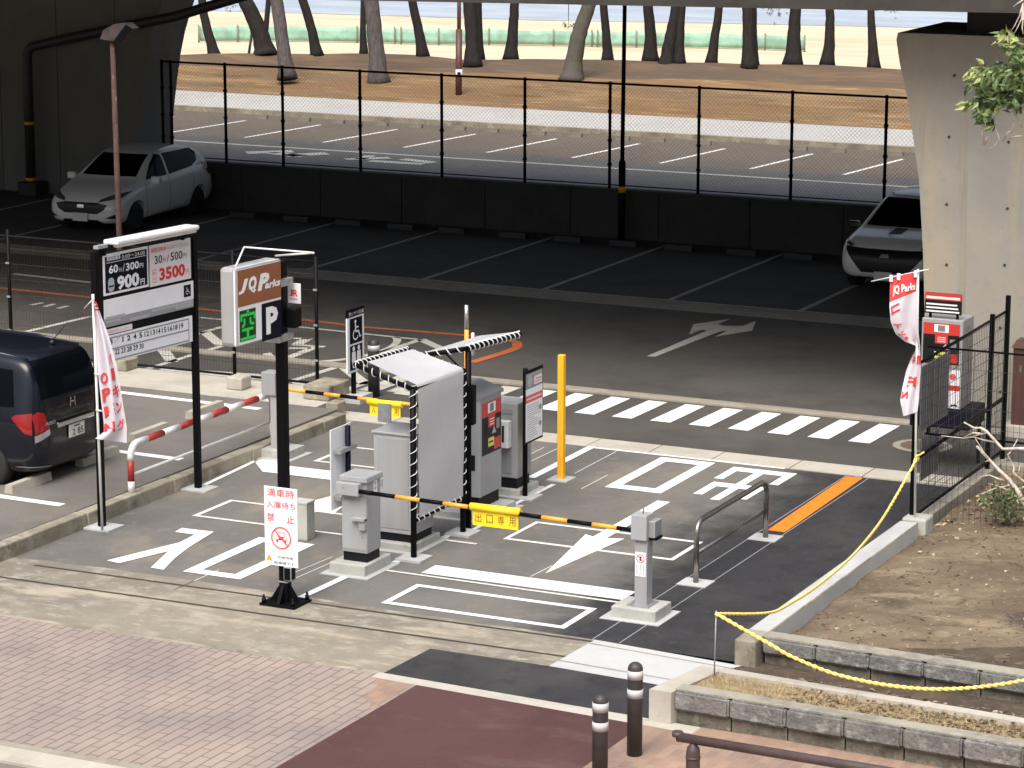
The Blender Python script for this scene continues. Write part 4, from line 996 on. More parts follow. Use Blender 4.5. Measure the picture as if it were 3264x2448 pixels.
mb = MB(); mb.box(j0.x, YJ, j1.z+.02, j1.x, YJ+.015, j0.z, 'white', .004)
F = Face(mb, V(0,YJ-.002,0), V(1,0,0), V(0,0,1)); w = j1.x-j0.x
F.txt('J', j0.x+w*.12, j1.z+.10, j0.x+w*.42, j0.z-.07, 'red', .001, bold=.02); F.txt('R', j0.x+w*.45, j1.z+.10, j0.x+w*.8, j0.z-.07, 'red', .001, bold=.02)
F.rect(j0.x+w*.15, j1.z+.065, j0.x+w*.78, j1.z+.075, 'redsoft', .001)
mb.box(PX_, YJ+.015, j0.z-.15, j0.x+.06, YJ+.04, j0.z-.1, 'black'); mb.build('company_plate', ps)
b = MB(); b.box(PX_+.05, PY_-.02, 3.2, PX_+.19, PY_+.14, 3.42, 'black', .02); b.build('speaker_box', ps)
YN = PY_-.08
n0, n1 = onY(*cr(N6,220,172), YN), onY(*cr(N6,612,1125), YN)
mb = MB(); mb.box(n0.x, YN, n1.z, n1.x, YN+.012, n0.z, 'white', .003); mb.box(PX_-.06, YN+.012, n0.z-.3, PX_+.06, PY_-.05, n0.z-.25, 'galv'); 
F = Face(mb, V(0,YN-.002,0), V(1,0,0), V(0,0,1))
def nf(x, y): p = onY(*cr(N6,x,y), YN); return (p.x, p.z)
nt_ = lambda s, tl, brc, m, **k: F.txt(s, nf(*tl)[0], nf(*brc)[1], nf(*brc)[0], nf(*tl)[1], m, .001, **k)
nt_('満車時',(256,196),(568,328),'redsoft',bold=.008); nt_('入庫待ち',(250,338),(585,462),'redsoft',bold=.008); nt_('禁',(256,480),(344,590),'redsoft',bold=.008); nt_('止',(484,515),(574,615),'redsoft',bold=.02)
c0 = nf(420,775); rr = (nf(535,775)[0]-nf(305,775)[0])/2
F.ring(*c0, rr, rr*.13, 'redsoft', .003)
F.rect(c0[0]-rr*.55,c0[1]-rr*.2,c0[0]+rr*.55,c0[1]+rr*.1,'red',.001); F.poly([(c0[0]-rr*.45,c0[1]+rr*.1),(c0[0]+rr*.45,c0[1]+rr*.1),(c0[0]+rr*.3,c0[1]+rr*.5),(c0[0]-rr*.3,c0[1]+rr*.5)],'redsoft',.001)
F.poly([(c0[0]-rr*.36,c0[1]+rr*.13),(c0[0]+rr*.36,c0[1]+rr*.13),(c0[0]+rr*.25,c0[1]+rr*.43),(c0[0]-rr*.25,c0[1]+rr*.43)],'white',.0015)
for s in (-1,1): F.disc(c0[0]+s*rr*.38,c0[1]-.03*rr,rr*.14,'white',.002,12); F.rect(c0[0]+s*rr*.4-rr*.1,c0[1]-rr*.4,c0[0]+s*rr*.4+rr*.1,c0[1]-rr*.2,'red',.001)
F.line((c0[0]-rr*.68,c0[1]+rr*.68),(c0[0]+rr*.68,c0[1]-rr*.68),rr*.13,'redsoft',.004)
p0, p1 = nf(245,922), nf(592,965); F.rect(p0[0],p1[1]+.008,p1[0],p1[1]+.012,'lightgrey',.001)
p0 = nf(285,1000); F.poly([(p0[0]-.04,p0[1]-.03),(p0[0]+.04,p0[1]-.03),(p0[0],p0[1]+.045)],'amber',.001)
nt_('月極併用',(375,975),(555,1030),'panel_blk'); nt_('駐車場です。',(340,1035),(590,1100),'panel_blk')
mb.build('notice_plate', ps)
# ---------------------------------------------------------------- gates
def band_arm(b, p, q, r, n, m1, m2):
    p, q = Vector(p), Vector(q)
    for i in range(n):
        b.tube([p.lerp(q, i/n), p.lerp(q, (i+1)/n)], r, m1 if i % 2 else m2, 8)
def hang_plate(root_, X0, X1, Y, z1, z0, s, tilt=0.0):
    mb = MB(); mb.box(X0, Y-.006, z0, X1, Y+.006, z1, 'yellowsign'); mb.tube([(X0-.03,Y+.0,z1+.03-tilt),(X1+.03,Y,z1+.03)], .045, 'yellowsign', 10)
    F = Face(mb, V(0,Y-.008,0), V(1,0,0), V(0,0,1)); w = X1-X0; n = len(s)
    for i, c in enumerate(s):
        F.txt(c, X0+w*(i+.22)/n, z0+(z1-z0)*.22, X0+w*(i+.78)/n, z0+(z1-z0)*.78, 'brown_sign', .001)
    return mb.build('plate', root_)
# exit gate
eg = root('barrier_gate', (-15.7, 28.35, 0), 'grey exit barrier machine on a concrete base, black and yellow arm lowered across the lane', 'barrier')
b = MB(); b.box(-15.98,28.06,0,-15.5,28.72,.14,'conc_base',.012); b.box(-16.06,27.98,0,-15.42,28.8,.012,'conc_new'); b.build('concrete_base', eg)
b = MB(); b.box(-15.87,28.22,.14,-15.55,28.52,.25,'plinth'); b.build('plinth', eg)
b = MB(); b.box(-15.88,28.2,.25,-15.54,28.54,1.12,'machine',.012); b.box(-15.9,28.17,1.11,-15.52,28.57,1.18,'machine_pale',.012)
b.box(-15.62,28.14,.55,-15.54,28.2,.68,'machine'); b.box(-15.72,28.12,.66,-15.54,28.2,.69,'machine_pale')
b.lathe([(.012,0),(.012,.006)], (-15.8,28.094,1.06), 'galv', 10, 'Y')
F = Face(b, V(-15.538,0,0), V(0,1,0), V(0,0,1)); F.rect(28.36,.95,28.45,1.13,'white',.001); F.disc(28.405,1.07,.025,'lightgrey',.002,12); F.disc(28.405,1.01,.025,'lightgrey',.002,12)
eb = b.build('body', eg)
b = MB(); b.box(-15.9,28.1,.96,-15.6,28.22,1.11,'machine_pale',.008); b.build('motor_box', eg)
b = MB(); a0, a1 = V(-15.6,28.13,1.02), V(-11.98,28.05,.98)
a0b = a0.lerp(a1,.05)
b.tube([a0,a0b],.028,'black',8); cuts = [.05,.135,.225,.31,.4,.485,.58,.66,.75,.835,.92,1.0]
for i in range(len(cuts)-1): b.tube([a0.lerp(a1,cuts[i]), a0.lerp(a1,cuts[i+1])], .026, 'amber' if i % 2 else 'black', 8)
b.build('arm', eg)
hang_plate(eg, a0.lerp(a1,.415).x, a0.lerp(a1,.575).x, 28.1, .985, .80, '出口専用')
# its receiving post
rp = root('gate_receiver_post', (-11.95, 28.05, 0), 'slim grey receiver post of the exit barrier with a no-entry sticker, on a concrete base', 'barrier post')
b = MB(); b.box(-12.24,27.83,0,-11.7,28.3,.14,'conc_base',.012); b.box(-12.34,27.74,0,-11.62,28.38,.014,'conc_new'); b.build('concrete_base', rp)
mb = MB(); mb.box(-12.02,27.98,.14,-11.87,28.14,.98,'machine',.006); mb.box(-12.08,27.9,.14,-11.82,28.2,.155,'galv')
F = Face(mb, V(0,27.977,0), V(1,0,0), V(0,0,1)); F.rect(-12.012,.48,-11.885,.76,'white',.001); F.ring(-11.948,.685,.05,.01,'redsoft',.002); F.line((-11.985,.72),(-11.912,.65),.009,'redsoft',.003); F.rect(-11.96,.66,-11.936,.71,'panel_blk',.0015)
for i in range(3): F.rect(-11.997+.04*i,.5,-11.985+.04*i,.62,'lightgrey',.0015)
mb.build('post', rp)
b = MB(); b.box(-12.055,27.94,.9,-11.865,28.14,1.19,'machine_pale',.008); b.box(-11.865,28.0,.93,-11.79,28.2,1.12,'machine_dk',.008); b.tube([(-11.95,28.04,1.19),(-11.945,28.04,1.25)],.006,'black',6); b.build('head', rp)
b = MB(); b.box(-11.866,28.02,.90,-11.775,28.19,.93,'navy'); b.build('catch', rp)

# entrance gate
ig = root('barrier_gate', (-19.6, 32.95, 0), 'grey entrance barrier post with a flashing lamp, arm lowered behind the tall black pole', 'barrier')
b = MB(); b.box(-19.8,32.82,0,-19.33,33.3,.13,'conc_base',.012); b.box(-19.86,32.7,0,-19.25,33.38,.013,'conc_new'); b.build('concrete_base', ig)
b = MB(); b.box(-19.66,32.93,.13,-19.5,33.1,.95,'machine_pale',.006); b.build('post', ig)
b = MB(); b.box(-19.78,32.9,.88,-19.56,33.12,1.2,'machine',.008); b.build('head', ig)
b = MB(); b.lathe([(.05,0),(.06,.02),(.06,.1),(.045,.14),(.015,.155)], (-19.5,32.98,1.13), 'orange_lamp', 14); b.lathe([(.065,-.03),(.065,0)], (-19.5,32.98,1.13), 'black', 14); b.box(-19.56,32.96,1.05,-19.4,33.0,1.08,'black'); b.build('flashing_lamp', ig)
b = MB(); a0, a1 = V(-19.56,33.0,.97), V(-15.9,32.95,.93)
cuts = [0,.12,.2,.27,.345,.43,.5,.57,.66,.75,.83,.92,1.0]
for i in range(len(cuts)-1): b.tube([a0.lerp(a1,cuts[i]), a0.lerp(a1,cuts[i+1])], .026, 'black' if i % 2 else 'amber', 8)
b.build('arm', ig)
q0, q1 = onY(*cr(Q2,1235,1150),32.97), onY(*cr(Q2,1665,1180),32.97)
hang_plate(ig, q0.x, q1.x, 32.97, .90, .74, '入口専用')

# ---------------------------------------------------------------- canopies lashed over the machines
cp = root('canopy', (-15.4, 29.7, 0), 'white tarpaulin canopy and side sheet laced with white cord to a black pipe frame', 'canopy')
P1, P2 = V(-15.37,29.06,2.11), V(-15.37,30.37,2.09)
T1, T2 = V(-16.62,30.02-.62,2.12), V(-16.62,30.37,2.12)
T1 = V(-16.15, 29.05, 2.32); T2 = V(-16.15, 30.40, 2.265)
P1t, P2t = V(-15.4,29.13,2.11), V(-15.34,30.33,2.09)
for i, (x, y) in enumerate(((-15.37,29.05),(-15.38,30.38))):
    b = MB(); b.tube([(x,y,0),(x,y,2.1)], .038, 'black', 10); b.box(x-.17,y-.17,.002,x+.17,y+.17,.03,'conc_new'); b.build('post', cp)
b = MB()
b.tube([V(-15.37,29.05,2.09), T1], .032, 'black', 8); b.tube([T1, T2], .032, 'black', 8); b.tube([T2, V(-15.38,30.38,2.08)], .032, 'black', 8)
b.tube([V(-15.37,29.05,2.09), V(-15.38,30.38,2.08)], .03, 'black', 8); b.build('frame', cp)
b = MB(); b.tube([V(-15.37,29.05,.48), V(-15.38,30.38,.48)], .032, 'black', 8); b.build('bottom_bar', cp)
b = MB()
inset = lambda a, c, t: a.lerp(c, t)
t1 = T1+V(.13,.07,.035); t2 = T2+V(.1,-.07,.03); s1 = V(-15.37,29.12,2.14); s2 = V(-15.37,30.33,2.125)
NU, NV = 10, 6
rows = []
for j in range(NV+1):
    row = []
    for i in range(NU+1):
        u, v = i/NU, j/NV
        p = t1.lerp(t2,v).lerp(s1.lerp(s2,v), u); p.z -= .03*math.sin(math.pi*u)*math.sin(math.pi*v)
        row.append(p)
    for rr_, dzz in ((.02,.022),(.028,.06)):
        p = s1.lerp(s2,v); row.append(V(p.x+rr_, p.y, p.z-dzz))
    for i in range(1, 9):
        p = s1.lerp(s2,v); z = 2.07-(2.07-.5)*i/8
        row.append(V(p.x+.03+.008*math.sin(i*1.1+v*3), p.y+.03*(v-.5)*-1*(i/8), z))
    rows.append([b.bm.verts.new(p) for p in row])
k = b.mi('sheet')
for j in range(NV):
    for i in range(len(rows[0])-1):
        f = b.bm.faces.new((rows[j][i], rows[j][i+1], rows[j+1][i+1], rows[j+1][i])); f.material_index = k; f.smooth = True
b.build('sheet', cp)
b = MB()
def lacing(b, p, q, n, r, dirv, m='cord', amp=.045):
    """cord wound round a pipe from p to q"""
    p, q = Vector(p), Vector(q); t = (q-p).normalized(); u = Vector(dirv); u = (u-t*u.dot(t)).normalized(); w = t.cross(u)
    st = 8; pts = []
    for i in range(n*st+1):
        a = 2*math.pi*i/st; pts.append(p.lerp(q, i/(n*st))+(u*math.cos(a)+w*math.sin(a))*amp)
    b.tube(pts, r, m, 5)
lacing(b, (-15.37,29.05,2.05), (-15.37,29.05,.52), 11, .0055, (1,0,0)); lacing(b, (-15.38,30.38,2.05), (-15.38,30.38,.52), 11, .0055, (1,0,0))
lacing(b, (-15.37,29.05,2.09), T1, 7, .0055, (0,0,1)); lacing(b, T1, T2, 13, .007, (0,0,1)); lacing(b, T2, (-15.38,30.38,2.08), 8, .005, (0,0,1), amp=.034)
lacing(b, (-15.37,29.08,.48), (-15.38,30.35,.48), 9, .009, (0,0,1))
b.build('lacing', cp)
c2 = root('canopy', (-15.6, 31.5, 0), 'second canopy seen edge-on, a white sheet laced to a black frame behind the first one', 'canopy')
w0, e0, e1 = onX(1358,1131,-15.9), onX(1487,1111,-15.42), onX(1657,1066,-15.42)
w1 = onX(1529,1079,-15.9)
b = MB(); b.extr([e0+V(0,0,.03), e1+V(0,0,.03), w1+V(0,0,.03), w0+V(0,0,.03)], (0,0,.008), 'sheet'); b.build('sheet', c2)
b = MB(); b.tube([e0,e1],.034,'black',8); b.tube([e1,w1],.03,'black',8); b.tube([w1,w0],.03,'black',8); b.tube([w0,e0],.03,'black',8)
pm = e0.lerp(e1,.03); b.tube([pm+V(0,0,-.35), w0.lerp(e0,.45)],.012,'black',6); b.build('frame', c2)
b = MB(); b.tube([V(pm.x,pm.y,0), pm],.04,'black',10); b.box(pm.x,pm.y-.05,1.35,pm.x+.09,pm.y+.05,1.85,'black',.01); b.build('post', c2)
b = MB(); lacing(b, e0, e1, 12, .009, (0,0,1)); lacing(b, w0, e0, 4, .007, (0,0,1)); b.build('lacing', c2)

# ---------------------------------------------------------------- machines on the island
tk = root('ticket_machine', (-15.8, 29.6, 0), 'tall pale grey cabinet on a concrete slab, left of the white side sheet', 'machine')
b = MB(); b.box(-16.2,29.28,0,-15.5,30.0,.1,'conc_base',.012); b.box(-16.28,29.2,0,-15.42,30.08,.012,'conc_new'); b.build('concrete_base', tk)
b = MB(); b.box(-16.06,29.38,.1,-15.56,29.88,.2,'plinth'); b.build('plinth', tk)
b = MB(); b.box(-16.08,29.36,.2,-15.54,29.9,1.44,'machine_pale',.01); b.box(-16.1,29.34,1.43,-15.52,29.92,1.46,'machine_pale',.008); b.build('body', tk)
b = MB(); b.box(-16.03,29.352,.26,-15.6,29.362,1.39,'machine',.004); b.box(-15.99,29.345,.78,-15.95,29.353,.86,'machine_dk'); b.build('door', tk)
b = MB(); b.box(-15.87,28.194,.29,-15.55,28.2,.94,'machine_pale',.003); b.lathe([(.012,0),(.012,.008)],(-15.6,28.186,.45),'galv',10,'Y'); b.box(-15.84,28.19,.885,-15.7,28.195,.915,'machine_dk'); b.build('front_door', eg)
h0, h1 = onY(1204,1345,29.8), onY(1245,1290,29.8)
b = MB(); b.box(h0.x,29.8,1.46,h1.x,29.82,h1.z,'galv'); b.build('top_plate', tk)
# little sign whose back is seen, beside the exit gate
bs = root('small_sign', (-16.3, 29.3, 0), 'white sign plate seen from its clamped back, beside the exit barrier machine', 'sign')
XB = -16.35
p0, p1 = onX(1053,1345,XB), onX(1120,1600,XB); z1 = onX(1053,1372,XB).z
b = MB(); b.box(XB-.012, p0.y, p1.z, XB, p1.y, z1, 'white', .003); b.build('plate', bs)
b = MB(); ym = p0.y+(p1.y-p0.y)*.64; b.tube([(XB+.06,ym,0),(XB+.06,ym,z1+.0)],.035,'navy',8); b.build('post', bs)
b = MB(); b.box(XB, p0.y+.06, z1-.3, XB+.1, p1.y-.03, z1-.25, 'galv'); b.box(XB, p0.y+.06, p1.z+.12, XB+.1, p1.y-.03, p1.z+.17, 'machine_dk'); b.build('clamp', bs)
cb = GG(C6, 1885, 345)
b = MB(); b.box(cb.x-.26, cb.y-.02, 0, cb.x+.0, cb.y+.18, .46, 'conc_base', .01); b.box(cb.x-.265, cb.y-.025, .46, cb.x+.005, cb.y+.185, .49, 'conc_new', .006)
b.build('sensor_pillar', None, 'pale beige sensor box standing in the entrance lane behind the no-waiting notice', 'sensor box')

def red_panel(F, a0, b0, a1, b1, d=.001):
    w, h = a1-a0, b1-b0; X = lambda t: a0+w*t; Y = lambda t: b0+h*t
    F.rect(a0,b0,a1,b1,'panel_blk',d)
    F.rect(X(0),Y(.72),X(1),Y(1),'panel_red',d+.001); F.rect(X(.33),Y(.5),X(.68),Y(.72),'panel_red',d+.001); F.rect(X(.62),Y(.04),X(.97),Y(.26),'panel_red',d+.001)
    F.rect(X(.3),Y(.78),X(.7),Y(.97),'white',d+.002); F.rect(X(.4),Y(.8),X(.6),Y(.95),'screen',d+.003)
    F.rect(X(.32),Y(.13),X(.62),Y(.3),'yellowlabel',d+.002); F.rect(X(.35),Y(.2),X(.58),Y(.23),'panel_blk',d+.003)
    F.poly([(X(.5),Y(.36)),(X(.74),Y(.36)),(X(.62),Y(.5))],'lightgrey',d+.002); F.rect(X(.08),Y(.38),X(.28),Y(.6),'plinth',d+.001); F.rect(X(.74),Y(.42),X(.92),Y(.62),'machine_dk',d+.001)
    for i in range(3): F.rect(X(.4),Y(.54+.05*i),X(.62),Y(.56+.05*i),'pinkwhite',d+.002)
st = root('payment_machine', (-15.6, 31.4, 0), 'grey payment machine with a red and black front panel, right of the white side sheet', 'machine')
SX, SY0, SY1 = -15.56, 31.22, 31.84
b = MB(); b.box(-16.2,31.0,0,-15.38,31.9,.09,'conc_base',.012); b.box(-16.28,30.92,0,-15.3,31.98,.012,'conc_new'); b.build('concrete_base', st)
b = MB(); b.box(-16.0,SY0+.02,.09,SX-.03,SY1-.02,.25,'plinth'); b.build('plinth', st)
b = MB(); b.box(-16.02,SY0,.25,SX,SY1,1.52,'machine',.01); b.box(-15.75,SY0-.004,.25,SX+.004,SY0+.04,1.52,'machine_pale',.006); b.box(-15.745,SY0-.012,.60,-15.63,SY0-.003,.80,'plinth'); b.build('body', st)
b = MB(); b.extr([(-16.03,SY0-.02,1.52),(SX+.02,SY0-.02,1.52),(SX+.02,SY0-.02,1.56),(-15.85,SY0-.02,1.66),(-16.03,SY0-.02,1.66)], (0,SY1-SY0+.04,0), 'machine_dk'); b.build('hood', st)
mb = MB(); F = Face(mb, V(SX+.002,0,0), V(0,1,0), V(0,0,1)); red_panel(F, SY0+.05, .78, SY1-.02, 1.46); mb.build('front_panel', st)
m2 = root('payment_machine', (-15.75, 32.4, 0), 'lower grey machine with a white dispenser on its front, left of the parking terms sign', 'machine')
b = MB(); b.box(-16.1,32.35,0,-15.55,32.95,.1,'conc_base',.012); b.box(-16.18,32.27,0,-15.47,33.02,.012,'conc_new'); b.build('concrete_base', m2)
b = MB(); b.box(-16.0,32.42,.1,-15.62,32.8,.24,'plinth'); b.build('plinth', m2)
b = MB(); b.box(-16.02,32.4,.24,-15.6,32.82,1.24,'machine',.01); b.box(-15.98,32.388,1.1,-15.68,32.4,1.16,'machine_dk'); b.box(-15.98,32.39,.3,-15.68,32.401,1.08,'machine_dk',.003); b.build('body', m2)
b = MB(); b.box(-15.94,32.28,.66,-15.68,32.39,1.02,'whitecase',.012); b.box(-15.77,32.274,.74,-15.74,32.281,.96,'panel_blk'); b.tube([(-15.84,32.33,.67),(-15.82,32.31,.55)],[.025,.015],'whitecase',8); b.build('dispenser', m2)
# parking terms sign
pt = root('terms_sign', (-15.48, 32.41, 0), 'narrow black-framed parking terms sign with fine print and a red band, beside the yellow post', 'sign')
b = MB(); b.tube([(-15.5,32.42,0),(-15.5,32.42,1.72)],.035,'black',8); b.box(-15.68,32.25,.0,-15.32,32.6,.02,'conc_new'); b.build('post', pt)
XT = -15.44
def tf(x, y): p = onX(*cr(M5,x,y), XT); return (p.y, p.z)
(a0,b1),(a1,b0) = tf(903,455), tf(1096,1135)
mb = MB(); mb.box(XT-.02,a0,b0,XT,a1,b1,'black',.004); F = Face(mb, V(XT+.001,0,0), V(0,1,0), V(0,0,1)); w, h = a1-a0, b1-b0
X = lambda t: a0+w*t; Y = lambda t: b0+h*t
F.rect(X(.06),Y(.03),X(.96),Y(.56),'white',.001); F.rect(X(.06),Y(.56),X(.96),Y(.66),'redsoft',.001); F.rect(X(.06),Y(.66),X(.96),Y(.75),'white',.001); F.rect(X(.06),Y(.75),X(.96),Y(.96),'machine_dk',.001)
F.rect(X(.5),Y(.78),X(.93),Y(.9),'pinkwhite',.002); F.disc(X(.28),Y(.85),w*.14,'lightgrey',.002,14); F.rect(X(.1),Y(.925),X(.9),Y(.945),'lightgrey',.002); F.rect(X(.1),Y(.6),X(.9),Y(.62),'pinkwhite',.002); F.rect(X(.55),Y(.81),X(.88),Y(.82),'redsoft',.003); F.rect(X(.6),Y(.845),X(.88),Y(.86),'redsoft',.003)
random.seed(5)
for i in range(17): yy = .52-.029*i; F.rect(X(.12),Y(yy-.005),X(random.uniform(.5,.88)),Y(yy+.005),'lightgrey',.002)
for yy in (.44,.22): F.disc(X(.84),Y(yy),w*.07,'machine_dk',.003,12)
mb.build('panel', pt)
b = MB(); b.box(-15.535,33.48,0,-15.445,33.57,1.71,'yellow',.012); b.box(-15.64,33.36,0,-15.34,33.69,.014,'conc_new'); b.build('guard_post', None, 'plain yellow square post standing on a small pale pad beside the exit lane', 'post')
sp_ = onY(1487,972,32.1)
sp = root('flexible_pole', (sp_.x, 32.1, 0), 'thin silver pole with an orange lower band sticking up behind the canopies', 'pole')
b = MB(); b.tube([(sp_.x,32.1,.0),(sp_.x,32.1,sp_.z-.32)],.03,'amber',10); b.build('lower_band', sp)
b = MB(); b.tube([(sp_.x,32.1,sp_.z-.32),(sp_.x,32.1,sp_.z)],.031,'steel',10); b.build('pole', sp)
b = MB(); b.tube([(sp_.x+.09,32.1,1.9),(sp_.x+.09,32.1,sp_.z-.36)],.022,'whitecase',8); b.box(sp_.x,32.08,1.95,sp_.x+.1,32.12,1.98,'galv'); b.build('white_lamp', sp)

# accessible toilet sign
ts = root('toilet_sign', (-20.43, 36.7, 0), 'tall narrow sign with white wheelchair and toilet figures on dark blue, on a black post', 'sign')
tp = GG(K5,385,1440)
b = MB(); b.tube([(tp.x,tp.y,.0),(tp.x,tp.y,1.4)],.04,'black',8); b.box(tp.x-.24,tp.y-.2,.0,tp.x+.22,tp.y+.2,.115,'conc_new'); b.build('post', ts)
XA = tp.x+.05
def af(x, y): p = onX(*cr(K5,x,y), XA); return (p.y, p.z)
(a0,b1),(a1,b0) = af(320,580), af(488,1130)
mb = MB(); mb.box(XA-.025,a0,b0,XA,a1,b1,'white',.006); F = Face(mb, V(XA+.002,0,0), V(0,1,0), V(0,0,1)); w, h = a1-a0, b1-b0; X = lambda t: a0+w*t; Y = lambda t: b0+h*t
mb.box(XA-.027,a0-.003,Y(.885),XA+.003,a1+.003,b1+.004,'black'); F.txt('思いやり区画',X(.08),Y(.905),X(.95),Y(.965),'white',.004)
F.rect(X(.14),Y(.46),X(.88),Y(.86),'navy',.001); wheelchair(F,X(.22),Y(.5),X(.82),Y(.83),'white',.002)
F.rect(X(.14),Y(.04),X(.88),Y(.43),'navy',.001)
for t in (.36,.66): F.disc(X(t),Y(.375),w*.075,'white',.002,12); F.poly([(X(t-.1),Y(.33)),(X(t-.12),Y(.2)),(X(t-.05),Y(.07)),(X(t+.05),Y(.07)),(X(t+.12),Y(.2)),(X(t+.1),Y(.33))][::-1],'white',.002)
mb.build('panel', ts)

# ---------------------------------------------------------------- bollards
def bollard(x, y, z, r, h, label, group):
    o = root('bollard', (x, y, z), label, 'bollard', group)
    b = MB(); b.lathe([(r,0),(r,h-r*.95),(r*.93,h-r*.6),(r*.75,h-r*.3),(r*.45,h-r*.08),(.01,h)], (x,y,z), 'bollard', 24); b.build('body', o)
    for zz in (h-r*1.05-.085, h-r*1.05-.27):
        b = MB(); b.lathe([(r+.003,0),(r+.003,.085)], (x,y,z+zz), 'reflect', 24); b.build('reflective_band', o)
bp1 = GG(R7,780,1585)
bollard(bp1.x, bp1.y+.05, 0, .074, .93, 'dark bollard with two white bands standing in front of the planter corner', 'dark bollards with white bands')
bp2 = G(2*.0+1912, 2448+40)
zz_ = zat(bp2.x, bp2.y, 2212)
bollard(bp2.x, bp2.y, zz_-.93, .074, .93, 'dark bollard with two white bands cut off by the bottom edge, left of its twin', 'dark bollards with white bands')
bp3 = GG(K5,580,1400); bollard(bp3.x, bp3.y, 0, .09, .9, 'brown bollard with white bands behind the toilet sign', 'dark bollards with white bands')

# ---------------------------------------------------------------- guard rails
def hoop(Y0, Y1, X, z0, z1, r): 
    pts = [V(X,Y0,z0), V(X,Y0,z1-.16)]
    for i in range(1, 7): a = math.pi/2*i/6; pts.append(V(X, Y0+.16*(1-math.cos(a)), z1-.16+.16*math.sin(a)))
    for i in range(0, 7): a = math.pi/2*(1-i/6); pts.append(V(X, Y1-.16*(1-math.cos(a)), z1-.16+.16*math.sin(a)))
    pts += [V(X,Y1,z0)]
    return pts
sr = root('guard_rail', (-11.92, 30.7, 0), 'brushed steel hoop guard rail with one middle bar beside the exit lane', 'guard rail')
b = MB(); b.tube(hoop(29.56,31.84,-11.92,0,.74,.04), .034, 'steel_dk', 12); b.build('hoop', sr)
b = MB(); b.tube([(-11.92,29.56,.36),(-11.92,31.84,.36)],.024,'steel_dk',8); b.build('middle_bar', sr)
for Y in (29.56,31.84):
    b = MB(); b.box(-12.1,Y-.16,0,-11.74,Y+.16,.016,'conc_new'); b.build('foot_pad', sr)
ry0, ry1, rx = 29.72, 33.3, -19.84
rw = root('guard_rail', (rx, 31.5, .2), 'red and white striped hoop guard rail along the kerb of the side lot', 'guard rail')
pts = hoop(ry0,ry1,rx,.18,.2+.62,.05)
def stripes(b, pts, r, ln, m1, m2):
    d = [0]
    for p, q in zip(pts, pts[1:]): d.append(d[-1]+(q-p).length)
    def at(t):
        for i in range(len(d)-1):
            if d[i] <= t <= d[i+1]: return pts[i].lerp(pts[i+1], (t-d[i])/(d[i+1]-d[i]))
        return pts[-1]
    t = 0; i = 0
    while t < d[-1]-1e-6:
        e = min(t+ln[i % len(ln)], d[-1]); ks = [t]+[x for x in d if t < x < e]+[e]
        b.tube([at(x) for x in ks], r, m1 if i % 2 else m2, 12); t = e; i += 1
b = MB(); stripes(b, pts, .045, [.16,.27,.52,.38,.4,.4,.4,.4,.4,.4,.4,.38,.52,.4,.3], 'railred', 'railwhite'); b.build('hoop', rw)
b = MB(); b.tube([(rx,ry0,.42),(rx,ry1,.42)],.018,'railwhite',8); b.build('middle_bar', rw)
# brown handrail in the corner
ha, hb = G(2160,2349,.92), G(2765,2449,.92); dv = (hb-ha)
hr = root('handrail', (ha.x, ha.y, 0), 'dark brown round handrail on a turned post over the orange paving', 'handrail')
b = MB(); b.tube([ha, ha+dv*2.2], .042, 'rail_brown', 14); b.lathe([(.03,0),(.05,.008),(.05,.05)],ha,'rail_brown',12); b.build('rail', hr)
hp = ha+dv*.085; zp = zat(hp.x, hp.y, 2390)
b = MB(); b.lathe([(.062,0),(.062,zp-.02),(.055,zp+.02),(.03,zp+.05),(.022,zp+.08),(.022,.9)], (hp.x,hp.y,0), 'rail_brown', 16); b.lathe([(.066,0),(.066,.02)],(hp.x,hp.y,zp-.08),'rail_brown',16); b.build('post', hr)
hp2 = ha+dv*1.9; b = MB(); b.lathe([(.062,0),(.062,.72),(.03,.8),(.022,.9)], (hp2.x,hp2.y,0), 'rail_brown', 16); b.build('post', hr)
# ---------------------------------------------------------------- right corner: kerb, dirt bank, planter
b = MB()
b.box(-10.36,26.8,-.1,-10.12,27.2,.29,'kerb',.02); b.box(-10.36,27.2,-.1,-10.12,32.35,.29,'conc_new',.015)
b.build('lot_kerb', kind='structure')
b = MB(); b.box(-10.36,32.75,-.1,-10.2,36.6,.2,'gutter',.015); b.box(-10.2,36.2,-.1,-4,36.4,.2,'gutter',.015); b.build('fence_kerb', kind='structure')
# dirt bank behind the kerb
def dirt_z(x, y):
    t = max(0, min(1, (x+10.1)/3.5))
    z = 0.135+0.195*t+0.12*max(0,min(1,(y-29)/6))*t
    z += .045*mathutils.noise.noise(V(x*.9,y*.9,0))+.025*mathutils.noise.noise(V(x*3,y*3,4))+.014*mathutils.noise.noise(V(x*9,y*9,8))
    if x < -9.7: z -= .04*(1-(x+10.12)/.42)
    if y < 27.4: z = z*.5+.29*.5
    return z
b = MB(); k = b.mi('dirt'); nx, ny = 180, 200; g = []
for i in range(nx+1):
    row = []
    for j in range(ny+1):
        x = -10.14+i*(8.2/nx); y = 26.98+j*(9.3/ny)
        row.append(b.bm.verts.new((x,y,dirt_z(x,y))))
    g.append(row)
for i in range(nx):
    for j in range(ny):
        f = b.bm.faces.new((g[i][j],g[i+1][j],g[i+1][j+1],g[i][j+1])); f.material_index = k; f.smooth = True
b.build('dirt_bank', kind='structure')
dc = GG(R6,1270,985,.3)
b = MB(); k = b.mi('soil'); ring_ = []
